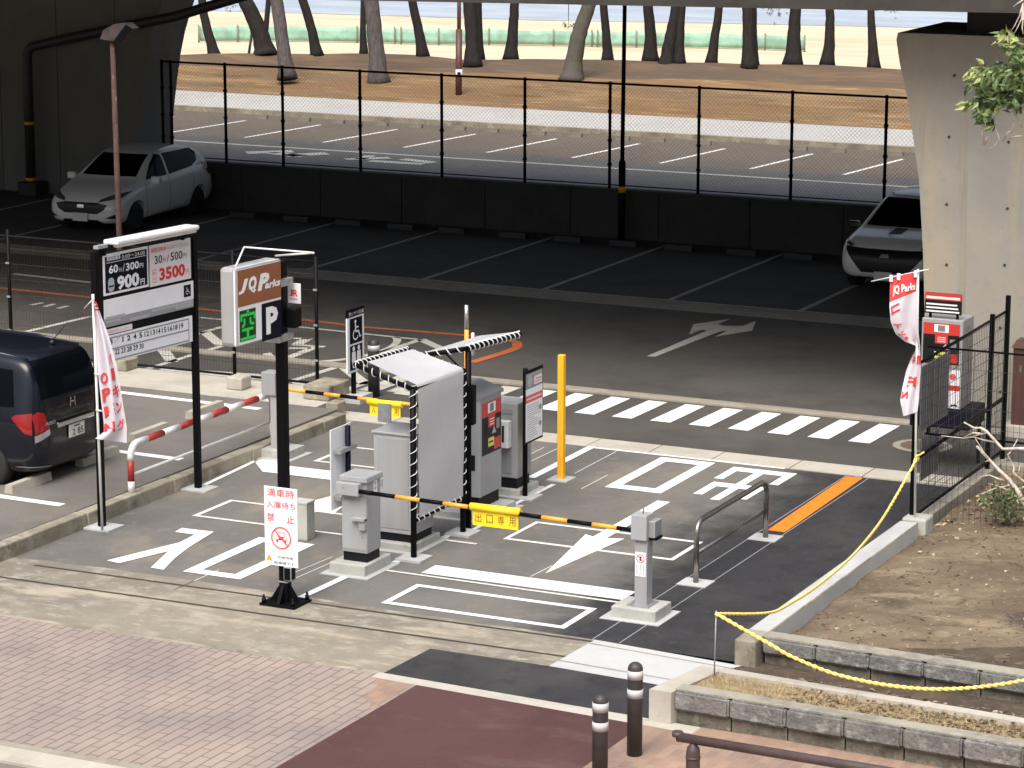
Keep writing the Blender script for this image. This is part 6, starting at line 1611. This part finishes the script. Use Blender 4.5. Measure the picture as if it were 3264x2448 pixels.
t = at(1463,236); b = MB(); b.lathe([(10.9*kk,-.12),(10.9*kk,.14)], t, 'white', 14); n = -FW; F = Face(b, t-FW*(11.5*kk)*V(1,1,0).length/1.4, RI, V(0,0,1)); F.rect(-.05,-.03,.05,.05,'panel_blk',.01); b.build('plate', pk)

# green net along the beach
nb = [(636,134),(760,133),(900,132),(1140,136),(1260,139),(1280,140),(1400,143),(1560,143),(1766,146),(1888,148),(1906,149),(2030,150),(2287,154),(2440,159),(2566,164)]
gn = root('beach_net_fence', G(1500,143,-.95), 'low green net fence on small posts along the pale beach', 'fence')
def nettop(p): return zat(p.x,p.y, 84+(p_x-636)*.0165)
P = [G(x,y,-.98) for x,y in nb]
H_ = []
for (x,y),p in zip(nb,P):
    H_.append(zat(p.x,p.y,y-50+ (x-636)*.001))
b = MB(); k = b.mi('net')
segs = []
for i in range(len(P)-1):
    for j in range(6):
        t = j/6; q = P[i].lerp(P[i+1],t); z = H_[i]+(H_[i+1]-H_[i])*t-.03*math.sin(math.pi*t); segs.append((q+V(0,random.uniform(-.03,.03),0),z))
segs.append((P[-1],H_[-1]))
vs = [[b.bm.verts.new((q.x,q.y+random.uniform(-.02,.02),q.z+.04+(z-q.z-.04)*v)) for v in (0,.33,.66,1)] for q,z in segs]
for a, c_ in zip(vs,vs[1:]):
    for j in range(3): f = b.bm.faces.new((a[j],c_[j],c_[j+1],a[j+1])); f.material_index = k; f.smooth = True
no = b.build('net', gn); so = no.modifiers.new('thick','SOLIDIFY'); so.thickness = .012
for p, h in zip(P,H_):
    b = MB(); b.tube([p-V(0,0,.1)+V(0,-.05,0), V(p.x,p.y-.05,h+.06)], .035, 'netpost', 6); b.build('post', gn)

# ---------------------------------------------------------------- tree reaching in from the right, bush, bare branches
def leaf_blade(b, p, d, s, m):
    d = d.normalized(); w = d.cross(V(random.gauss(0,1),random.gauss(0,1),random.gauss(0,1))).normalized()*s*.24; n = d.cross(w).normalized()
    b.face([p, p+d*s*.35+w+n*.01, p+d*s, p+d*s*.35-w+n*.01], m)
rt = root('broadleaf_tree', (-8.7, 33.2, .3), 'leafy tree leaning in over the dirt bank from the right edge before the pier', 'tree')
YT = 33.6
tp_ = lambda x, y, dy=0: onY(x, y, YT+dy)
b = MB(); b.tube([V(-8.6,33.4,.1), V(-8.75,33.5,2.2), tp_(3330,-40), tp_(3310,-200), tp_(3300,-420)], [.09,.075,.055,.045,.03], 'twig_br', 10); b.build('trunk', rt)
b = MB(); tw = MB()
brs = [[(3262,10),(3250,50),(3235,80),(3222,100)],[(3262,20),(3256,60),(3245,85),(3232,108)],[(3264,30),(3258,90),(3262,110)],[(3262,0),(3245,10),(3230,22)]]
for pts in brs: tw.tube([tp_(x,y) for x,y in pts], [.012,.010,.007,.005][:len(pts)], 'twig', 5)
clusters = [((3215,112),(26,16),34,'leaf_y'),((3240,150),(30,26),80,'leaf'),((3260,190),(26,26),60,'leaf'),((3190,235),(55,24),170,'leaf'),((3140,235),(36,18),40,'leaf_y'),((3105,228),(26,12),14,'leaf_y'),((3225,245),(45,34),170,'leaf'),
            ((3150,280),(48,22),90,'leaf'),((3190,310),(42,24),110,'leaf_dk'),((3130,320),(30,20),40,'leaf'),((3135,375),(24,14),34,'leaf_dk'),((3255,300),(30,28),80,'leaf_dk'),((3085,335),(14,18),10,'leaf_y'),((3245,330),(22,20),40,'leaf_dk'),((3150,350),(30,18),40,'leaf'),((3160,390),(20,10),14,'leaf_dk'),((3300,230),(40,80),200,'leaf')]
random.seed(31)
for (cx,cy),(sx,sy),n, m_ in clusters:
    for i in range(n):
        x, y = random.gauss(cx,sx*.55), random.gauss(cy,sy*.55); p = tp_(x,y,random.gauss(0,.22))
        dd = V(random.gauss(-.45,.5),random.gauss(-.2,.5),random.gauss(-.35,.45))
        mm = m_ if random.random() < .78 else random.choice(['leaf','leaf_y','leaf_dk'])
        leaf_blade(b, p, dd, random.uniform(.095,.15), mm)
b.build('crown', rt)
for pts in ([(3330,190),(3290,225),(3220,250),(3150,245),(3110,232)],[(3300,240),(3240,290),(3180,310),(3130,330),(3100,350)],[(3290,150),(3250,140),(3215,115)]): tw.tube([tp_(x,y) for x,y in pts], [.02,.016,.012,.008,.005][:len(pts)], 'twig_br', 6)
for pts in ([(3168,372),(3175,410),(3186,442),(3175,462),(3145,478)],[(3195,450),(3210,425),(3225,415)],[(3138,462),(3130,420),(3133,400)],[(3140,460),(3148,432)],[(3225,340),(3240,372),(3258,405)],[(3215,440),(3245,434),(3262,434)],[(3225,425),(3232,385)]):
    tw.tube([tp_(x,y,-.05) for x,y in pts], [.012,.011,.010,.008,.005][:len(pts)], 'twig', 5)
tw.build('limb', rt)
# bare bleached branches in front of the fence
bb = root('bare_branch', (-9.4, 33.0, .25), 'bleached leafless branches sprawling in from the right edge in front of the mesh fence', 'branch')
YB = 32.9
qb = lambda x, y, dy=0: onY(*cr(Q5,x,y), YB+dy)
b = MB()
for pts, r0 in (([(1250,1500),(1090,1250),(1000,1080),(900,950),(760,820),(640,690),(470,505)],.036),([(1300,540),(1060,540),(810,545),(700,420),(600,310),(520,265),(440,270),(300,190)],.024),([(700,455),(560,425),(430,385),(300,400),(0,370)],.013),([(640,690),(580,715)],.012),
    ([(640,700),(560,580),(450,400)],.009),([(1200,1060),(1090,970),(1000,900),(950,850),(965,790),(930,720),(880,620),(920,580),(980,470),(1010,415)],.015),([(1020,880),(1040,760)],.009),([(900,1020),(820,1050),(700,1070),(560,1130),(500,1145)],.016),([(880,1095),(820,1060),(700,1020),(620,1000)],.012),
    ([(1000,1080),(1200,1010)],.014),([(520,340),(420,330),(300,390)],.012),([(600,330),(480,360),(420,375)],.010),([(860,960),(760,940),(640,890),(560,900),(470,940)],.012)):
    P = [qb(x,y,random.uniform(-.05,.05)) for x,y in pts]
    b.tube(P, [r0*(1-.55*i/max(1,len(P)-1)) for i in range(len(P))], 'twig', 7)
b.build('branch', bb)
bu = cr(Q5,850,1500); p0 = G(bu[0]+6, bu[1]-2, .3)
bs2 = root('shrub', p0, 'small dark green shrub on the dirt under the bleached branches', 'shrub')
b = MB(); random.seed(41)
for i in range(340):
    x, y = random.gauss(860,150), random.gauss(1270,130)
    if y > 1480 or abs(x-860) > 330: continue
    p = onY(*cr(Q5,x,y), p0.y+random.gauss(0,.12)); leaf_blade(b, p, V(random.gauss(0,.8),random.gauss(-.3,.6),random.gauss(.25,.5)), random.uniform(.05,.085), random.choice(['leaf_dk','leaf_dk','leaf']))
b.build('foliage', bs2)
b = MB()
for a in range(7): b.tube([p0-V(0,0,.03), p0+V(.18*math.cos(a*.9),.1*math.sin(a*.9),.22), p0+V(.3*math.cos(a*.9),.15*math.sin(a*.9),.42)], [.012,.008,.004], 'twig_br', 5)
b.build('stem', bs2)

# ---------------------------------------------------------------- cars (local x forward, y left, z up)
def smooth_lerp(keys, x):
    if x <= keys[0][0]: return keys[0][1:]
    for a, c_ in zip(keys, keys[1:]):
        if a[0] <= x <= c_[0]:
            t = (x-a[0])/(c_[0]-a[0]); return [u+(v-u)*t for u, v in zip(a[1:], c_[1:])]
    return keys[-1][1:]
def car_body(keys, wheels, wr, ntgt=None):
    """keys: (x, z bottom, z belt, z top, half width at the sill, half width at the belt, half width at the roof); returns an evaluated mesh with wheel wells cut"""
    bm = bmesh.new(); rings = []
    xs = [k[0] for k in keys]
    for x in xs:
        zb, zm, zt, wb, wm, wr_ = smooth_lerp(keys, x)
        half = [(0,zb),(wb*.8,zb),(wb,zb+.07),(wm*1.0,zb+(zm-zb)*.45),(wm*.995,zb+(zm-zb)*.8),(wm*.965,zm),(wr_+(wm*.965-wr_)*.30,zm+(zt-zm)*.68),(wr_,zt-(zt-zm)*.10),(wr_*.82,zt-.012),(0,zt)]
        ring = [bm.verts.new((x,y,z)) for y,z in half]+[bm.verts.new((x,-y,z)) for y,z in reversed(half[1:-1])]
        rings.append(ring)
    n = len(rings[0])
    for a, c_ in zip(rings,rings[1:]):
        for j in range(n): bm.faces.new((a[j],a[(j+1)%n],c_[(j+1)%n],c_[j]))
    bm.faces.new(rings[0]); bm.faces.new(list(reversed(rings[-1])))
    bmesh.ops.recalc_face_normals(bm, faces=bm.faces)
    me = bpy.data.meshes.new('t'); bm.to_mesh(me); bm.free()
    o = bpy.data.objects.new('t', me); COL.objects.link(o)
    s = o.modifiers.new('s','SUBSURF'); s.levels = 3; s.render_levels = 3
    cut = bmesh.new()
    for (wx, wy) in wheels:
        bmesh.ops.create_cone(cut, cap_ends=True, segments=36, radius1=wr*1.13, radius2=wr*1.13, depth=.62, matrix=Matrix.Translation((wx, wy*1.18, wr*1.02)) @ Matrix.Rotation(rad(90),4,'X'))
    cm = bpy.data.meshes.new('c'); cut.to_mesh(cm); cut.free(); co = bpy.data.objects.new('c', cm); COL.objects.link(co)
    bo_ = o.modifiers.new('b','BOOLEAN'); bo_.operation = 'DIFFERENCE'; bo_.object = co; bo_.solver = 'EXACT'
    dg = bpy.context.evaluated_depsgraph_get(); out = bpy.data.meshes.new_from_object(o.evaluated_get(dg))
    bpy.data.objects.remove(o); bpy.data.objects.remove(co)
    for p in out.polygons: p.use_smooth = True
    return out
class Car:
    def __init__(s, name, loc, rz, label, keys, wheels, wr, paint, rimm, group='parked cars'):
        s.r = root(name, loc, label, 'car', group, rz); s.r.rotation_euler = (0,0,rz); ORG[s.r.name] = V(0,0,0)
        me = car_body(keys, wheels, wr); me.materials.clear(); me.materials.append(M[paint]); me.materials.append(M['trimblack'])
        for p in me.polygons:
            c_ = p.center
            for (wx, wy) in wheels:
                if math.hypot(c_.x-wx, c_.z-wr*1.02) < wr*1.125 and abs(c_.y-wy) < .42 and c_.z < wr*2.2: p.material_index = 1
            if c_.z < .235: p.material_index = 1
        me.name = 'body'; me.set_sharp_from_angle(angle=rad(38))
        s.body = bpy.data.objects.new('body', me); COL.objects.link(s.body); s.body.parent = s.r; ORG[s.body.name] = V(0,0,0)
        bmv = bmesh.new(); bmv.from_mesh(me); s.bvh = BVHTree.FromBMesh(bmv); bmv.free()
        for (wx, wy) in wheels:
            w = bpy.data.objects.new('wheel', None); sg = 1 if wy > 0 else -1
            b = MB(); b.lathe([(wr*.62,-.1),(wr*.9,-.105),(wr,-.07),(wr,.07),(wr*.9,.105),(wr*.62,.1)], (wx,wy,wr), 'tyre', 32, 'Y')
            wo_ = b.build('wheel', s.r, local=True); ORG[wo_.name] = V(0,0,0)
            b = MB(); b.lathe([(wr*.66,-.05),(wr*.66,.05)], (wx,wy+sg*.02,wr), 'trimblack', 28, 'Y'); b.lathe([(.05,-.02),(.05,.03)], (wx,wy+sg*.075,wr), rimm, 14, 'Y')
            for i in range(5):
                a = 2*math.pi*i/5+.3; c_, d_ = math.cos(a), math.sin(a)
                for o_ in (-.16,.16):
                    c2_, d2_ = math.cos(a+o_), math.sin(a+o_)
                    b.tube([(wx+c_*.04,wy+sg*.085,wr+d_*.04),(wx+c2_*wr*.66,wy+sg*.075,wr+d2_*wr*.66)], .018, rimm, 6)
            pr_ = [(wr*.6,-.012),(wr*.68,-.012),(wr*.68,.012),(wr*.6,.012)]
            for i in range(32):
                a0, a1 = 2*math.pi*i/32, 2*math.pi*(i+1)/32; y_ = wy+sg*.09
                b.face([(wx+wr*.62*math.cos(a0),y_,wr+wr*.62*math.sin(a0)),(wx+wr*.62*math.cos(a1),y_,wr+wr*.62*math.sin(a1)),(wx+wr*.69*math.cos(a1),y_+sg*.012,wr+wr*.69*math.sin(a1)),(wx+wr*.69*math.cos(a0),y_+sg*.012,wr+wr*.69*math.sin(a0))], rimm)
            b.build('rim', wo_, local=True)
    def decal(s, name, poly, axis, m, d=.008, cuts=5, parent=None, label=None):
        """a panel cut to a flat outline and laid onto the body; axis 'L','R','F','B','T'"""
        ax = {'L':(V(0,3,0),V(0,-1,0)),'R':(V(0,-3,0),V(0,1,0)),'F':(V(4,0,0),V(-1,0,0)),'B':(V(-4,0,0),V(1,0,0)),'T':(V(0,0,4),V(0,0,-1))}[axis]
        mk = {'L':lambda a,c_: V(a,0,c_),'R':lambda a,c_: V(a,0,c_),'F':lambda a,c_: V(0,a,c_),'B':lambda a,c_: V(0,a,c_),'T':lambda a,c_: V(a,c_,0)}[axis]
        t = bmesh.new(); t.faces.new([t.verts.new(mk(a,c_)) for a,c_ in poly])
        bmesh.ops.triangulate(t, faces=t.faces)
        for _ in range(cuts):
            es = [e for e in t.edges if e.calc_length() > .07]
            if not es: break
            bmesh.ops.subdivide_edges(t, edges=es, cuts=1); bmesh.ops.triangulate(t, faces=t.faces)
        ok = {}
        for v in t.verts:
            hit = s.bvh.ray_cast(v.co+ax[0], ax[1])
            if hit[0] is not None:
                n = hit[1] if hit[1].dot(ax[1]) < 0 else -hit[1]
                v.co = hit[0]+n*d; ok[v] = 1
        bad = [v for v in t.verts if v not in ok]
        if bad: bmesh.ops.delete(t, geom=bad, context='VERTS')
        me = bpy.data.meshes.new(name); bmesh.ops.recalc_face_normals(t, faces=t.faces)
        for f in t.faces: f.smooth = True
        t.to_mesh(me); t.free(); me.materials.append(M[m] if isinstance(m,str) else m)
        o = bpy.data.objects.new(name, me); COL.objects.link(o); o.parent = parent or s.r; ORG[o.name] = V(0,0,0)
        if label: o['label'] = label
        return o
    def sym(s, name, poly, axis, m, d=.008, **k):
        a = s.decal(name, poly, axis, m, d, **k)
        b_ = s.decal(name, [(-x,z) for x,z in poly], axis, m, d, **k)
        return a, b_
    def hit(s, p, dirv): return s.bvh.ray_cast(Vector(p), Vector(dirv))[0]
    def seam(s, pts, axis, w=.004, m='trimblack'):
        b = MB(); P = []
        dv = {'L':V(0,-1,0),'R':V(0,1,0)}[axis]
        for i in range(len(pts)-1):
            for k in range(6):
                t = k/6; x = pts[i][0]+(pts[i+1][0]-pts[i][0])*t; z = pts[i][1]+(pts[i+1][1]-pts[i][1])*t
                h = s.hit(V(x,0,z)-dv*3, dv)
                if h: P.append(h-dv*.001)
        if len(P) > 1: b.tube(P, w, m, 5); o = b.build('door_seam', s.body, local=True); return o
    def plate(s, y, z, x, face, w=.33, h=.165, txt='2 85'):
        mb = MB(); sg = 1 if face > 0 else -1
        mb.box(x-.008,y-w/2,z-h/2,x+.008,y+w/2,z+h/2,'platew',.003)
        F = Face(mb, V(x+sg*.0095,y,z), V(0,sg,0), V(0,0,1))
        if txt: F.txt(txt,-w*.32,-h*.38,w*.42,h*.14,'plateg',.001,bold=.02); F.rect(-w*.2,h*.26,w*.2,h*.38,'plateg',.001)
        return mb.build('number_plate', s.r, local=True)
    def mirror(s, x, y, z, m):
        for sg in (1,-1):
            b = MB(); b.box(x-.05,sg*y,z-.06,x+.07,sg*(y+.2),z+.08,m,.03); b.tube([(x,sg*(y-.06),z-.03),(x,sg*(y+.03),z-.02)],.02,m,6); b.build('wing_mirror', s.r, local=True)

# white hatchback in the shade, facing the road
K = [(-1.98,.36,.62,.78,.56,.66,.50),(-1.90,.24,.72,1.02,.72,.80,.62),(-1.74,.19,.86,1.24,.78,.835,.66),(-1.45,.18,.98,1.43,.80,.85,.62),(-.9,.17,.99,1.52,.80,.855,.60),(-.2,.17,.97,1.54,.80,.855,.60),(.25,.17,.95,1.47,.80,.855,.60),
     (.62,.17,.93,1.26,.80,.855,.64),(.92,.17,.92,1.06,.80,.85,.70),(1.12,.17,.89,.98,.80,.845,.72),(1.55,.18,.80,.90,.79,.83,.66),(1.85,.20,.70,.79,.74,.78,.60),(2.0,.24,.60,.69,.62,.68,.50),(2.06,.34,.54,.62,.45,.5,.36)]
wh = [(1.30,.70),(1.30,-.70),(-1.22,.70),(-1.22,-.70)]
ca = Car('parked_car', (-33.70,50.85,0), rad(-90)+rad(4), 'white hatchback parked nose out in the shade beside the left concrete pier', K, wh, .30, 'carwhite', 'rim_dk')
ca.r.scale = (1.08,1.08,1.05)
ca.decal('windscreen', [(-.60,1.05),(.60,1.05),(.50,1.42),(-.50,1.42)], 'F', 'glass')
for sd_ in ('L','R'):
    ca.decal('window', [(.86,.99),(.05,1.0),(.02,1.40),(.18,1.42),(.50,1.25)], sd_, 'glass'); ca.decal('window', [(-.03,1.0),(-.98,1.05),(-1.28,1.14),(-1.34,1.30),(-1.2,1.40),(-.05,1.42)], sd_, 'glass')
    ca.seam([(.02,1.0),(0,.6),(-.02,.27),(.85,.26)], sd_); ca.seam([(.92,.95),(.95,.6),(.85,.26)], sd_); ca.seam([(-.02,.27),(-.75,.27),(-.98,.65),(-.98,1.02)], sd_)
    ca.decal('door_handle', [(.12,.86),(.28,.87),(.28,.90),(.12,.89)], sd_, 'carwhite', .02); ca.decal('door_handle', [(-.82,.89),(-.66,.90),(-.66,.93),(-.82,.92)], sd_, 'carwhite', .02)
ca.sym('headlight', [(.36,.66),(.74,.74),(.78,.84),(.60,.80),(.40,.72)], 'F', 'lampglass')
ca.decal('grille', [(-.50,.52),(-.36,.44),(.36,.44),(.50,.52),(.56,.62),(.36,.655),(-.36,.655),(-.56,.62)], 'F', 'trimblack'); ca.decal('badge', [(-.07,.55),(.07,.55),(.07,.61),(-.07,.61)], 'F', 'chrome', .016)
ca.decal('lower_grille', [(-.5,.22),(.5,.22),(.36,.32),(-.36,.32)], 'F', 'trimblack'); ca.sym('fog_lamp', [(.52,.36),(.72,.34),(.74,.46),(.70,.44),(.66,.38)], 'F', 'trimblack')
ca.plate(0,.37,2.085,1,txt='')
ca.sym('tail_light', [(.62,.82),(.82,.80),(.80,1.1),(.66,1.06)], 'B', 'tail'); ca.mirror(.72,.84,.98,'carwhite')
ca.decal('rear_window', [(-.5,1.1),(.5,1.1),(.42,1.36),(-.42,1.36)], 'B', 'glass')

# dark minivan at the left edge, tail towards the lane
K = [(-2.14,.40,.72,.90,.48,.55,.48),(-2.08,.26,.84,1.28,.70,.76,.60),(-1.96,.22,.96,1.62,.79,.84,.64),(-1.8,.2,1.0,1.71,.82,.855,.66),(-1.0,.18,1.0,1.75,.82,.86,.665),(0,.18,.98,1.75,.82,.86,.66),(.6,.18,.96,1.70,.82,.86,.65),(1.1,.18,.95,1.45,.82,.86,.66),(1.55,.18,.92,1.12,.82,.855,.70),(1.8,.2,.86,1.0,.80,.84,.7),(2.0,.24,.74,.86,.70,.74,.6),(2.1,.34,.6,.7,.5,.55,.45)]
wh = [(1.35,.71),(1.35,-.71),(-1.36,.71),(-1.36,-.71)]
cb_ = Car('parked_car', (-23.2,30.12,.12), rad(180), 'dark navy minivan seen from behind at the left edge of the side lot', K, wh, .31, 'carnavy', 'rim')
cb_.r.scale = (1.04,1.04,1.05)
cb_.decal('rear_window', [(-.60,1.16),(.60,1.16),(.585,1.62),(-.585,1.62)], 'B', 'glass', .006)
for sd_ in ('L','R'):
    cb_.decal('window', [(-.75,1.04),(-1.80,1.08),(-1.72,1.52),(-.75,1.58)], sd_, 'glass'); cb_.decal('window', [(-.65,1.04),(.3,1.02),(.3,1.58),(-.65,1.58)], sd_, 'glass'); cb_.decal('window', [(.4,1.02),(1.25,1.0),(.75,1.52),(.4,1.57)], sd_, 'glass')
    cb_.seam([(-.7,1.0),(-.7,.3)], sd_); cb_.seam([(.35,1.0),(.35,.3)], sd_)
cb_.sym('tail_light', [(.52,.80),(.74,.74),(.745,.98),(.68,1.02),(.60,1.0)], 'B', 'tail', .014)
for sd_ in ('L','R'): cb_.decal('tail_light', [(-2.04,.74),(-1.97,.76),(-1.78,.95),(-1.84,.99),(-2.02,1.01)], sd_, 'tail', .014)
cb_.sym('reversing_light', [(.52,.71),(.75,.64),(.75,.725),(.52,.79)], 'B', 'tail_clear', .014)
b = MB(); hx = cb_.hit((-4,0,.80),(1,0,0)).x
b.box(hx-.045,-.40,.775,hx+.02,.40,.845,'chrome',.012); b.build('plate_garnish', cb_.r, local=True)
cb_.plate(-.02,.68,cb_.hit((-4,0,.68),(1,0,0)).x-.02,-1,txt='2 85')
mb = MB(); hx = cb_.hit((-4,0,1.04),(1,0,0)).x-.012; F = Face(mb, V(hx,0,1.04), V(0,-1,0), V(0,0,1))
F.line((-.055,-.06),(-.04,.06),.018,'chrome',0); F.line((.055,-.06),(.04,.06),.018,'chrome',0); F.line((-.045,0),(.045,0),.018,'chrome',0); mb.build('badge', cb_.r, local=True)
mb = MB(); hx = cb_.hit((-4,.5,.84),(1,0,0)).x-.02; F = Face(mb, V(hx,.55,.86), V(0,-1,0), V(0,0,1)); F.txt('FREED',-.08,-.02,.14,.02,'chrome',.004,bold=.02); mb.build('name_badge', cb_.r, local=True)
cb_.decal('bumper_reflector', [(-.8,.33),(-.45,.30),(-.45,.315),(-.8,.345)], 'B', 'grey_strip', .01); cb_.decal('bumper_reflector', [(.8,.33),(.45,.30),(.45,.315),(.8,.345)], 'B', 'grey_strip', .01)
b = MB(); az = cb_.hit((-1.7,-.2,4),(0,0,-1)).z; b.lathe([(.045,0),(.03,.04),(.012,.055)],(-1.7,-.2,az),'trimblack',10); b.tube([(-1.7,-.2,az+.04),(-1.95,-.2,az+.30)],.006,'trimblack',5); b.build('antenna', cb_.r, local=True)
for sg in (1,-1):
    b = MB(); P = [cb_.hit((x,sg*.56,4),(0,0,-1)) for x in (-1.85,-1.2,-.4,.4,.9)]; b.tube([p+V(0,0,.01) for p in P if p], .02, 'carnavy', 6); b.build('roof_rail', cb_.r, local=True)
cb_.mirror(1.05,.86,1.06,'carnavy')

# white crossover half hidden by the right pier
K = [(-2.25,.45,.75,.9,.6,.72,.6),(-2.15,.32,.9,1.25,.78,.86,.66),(-1.8,.24,1.05,1.5,.86,.92,.66),(-1.0,.22,1.06,1.62,.88,.93,.66),(0,.22,1.04,1.66,.88,.93,.66),(.45,.22,1.03,1.60,.88,.93,.66),(.9,.22,1.02,1.34,.88,.93,.72),(1.2,.22,1.02,1.14,.88,.925,.76),(1.4,.22,1.0,1.08,.88,.92,.78),(1.9,.24,.93,1.01,.86,.90,.72),(2.15,.27,.82,.90,.80,.85,.66),(2.27,.32,.70,.78,.70,.75,.56),(2.33,.42,.62,.68,.5,.55,.4)]
wh = [(1.42,.79),(1.42,-.79),(-1.36,.79),(-1.36,-.79)]
cf = onY(2806,925,49.2)
cc_ = Car('parked_car', (cf.x+.10,51.5,0), rad(-90), 'white crossover with black roof and big black grille, half hidden by the right pier', K, wh, .36, 'carwhite', 'rim_dk')
cc_.r.scale = (1.05,1.05,1.0)
cc_.decal('windscreen', [(-.70,1.12),(.70,1.12),(.58,1.55),(-.58,1.55)], 'F', 'glass')
cc_.decal('roof_panel', [(-1.9,-.62),(.30,-.62),(.38,0),(.30,.62),(-1.9,.62)], 'T', 'carblack')
for sd_ in ('L','R'): cc_.decal('window', [(1.0,1.10),(-.1,1.10),(-.1,1.5),(.3,1.5)], sd_, 'glass'); cc_.decal('window', [(-.2,1.10),(-1.5,1.14),(-1.3,1.42),(-.2,1.5)], sd_, 'glass')
cc_.decal('grille', [(-.42,.42),(.42,.42),(.74,.80),(.76,.86),(.40,.84),(-.40,.84),(-.76,.86),(-.74,.80)], 'F', 'trimblack')
cc_.sym('headlight', [(.66,.85),(.88,.92),(.84,.95),(.60,.885)], 'F', 'lampglass', .014); cc_.sym('fog_lamp', [(.80,.45),(.88,.45),(.90,.66),(.86,.66)], 'F', 'trimblack')
cc_.decal('lower_grille', [(-.62,.24),(.62,.24),(.52,.33),(-.52,.33)], 'F', 'trimblack'); cc_.decal('badge', [(-.09,.70),(.09,.70),(.06,.76),(-.06,.76)], 'F', 'grey_strip', .02)
cc_.decal('hood_reflection', [(1.30,-.12),(1.62,-.16),(1.62,.06),(1.30,.10)], 'T', 'trimblack', .006)  # black patch painted on as a dark reflection in the hood
cc_.plate(0,.37,2.36,1,txt=''); cc_.mirror(.95,.92,1.06,'carblack')
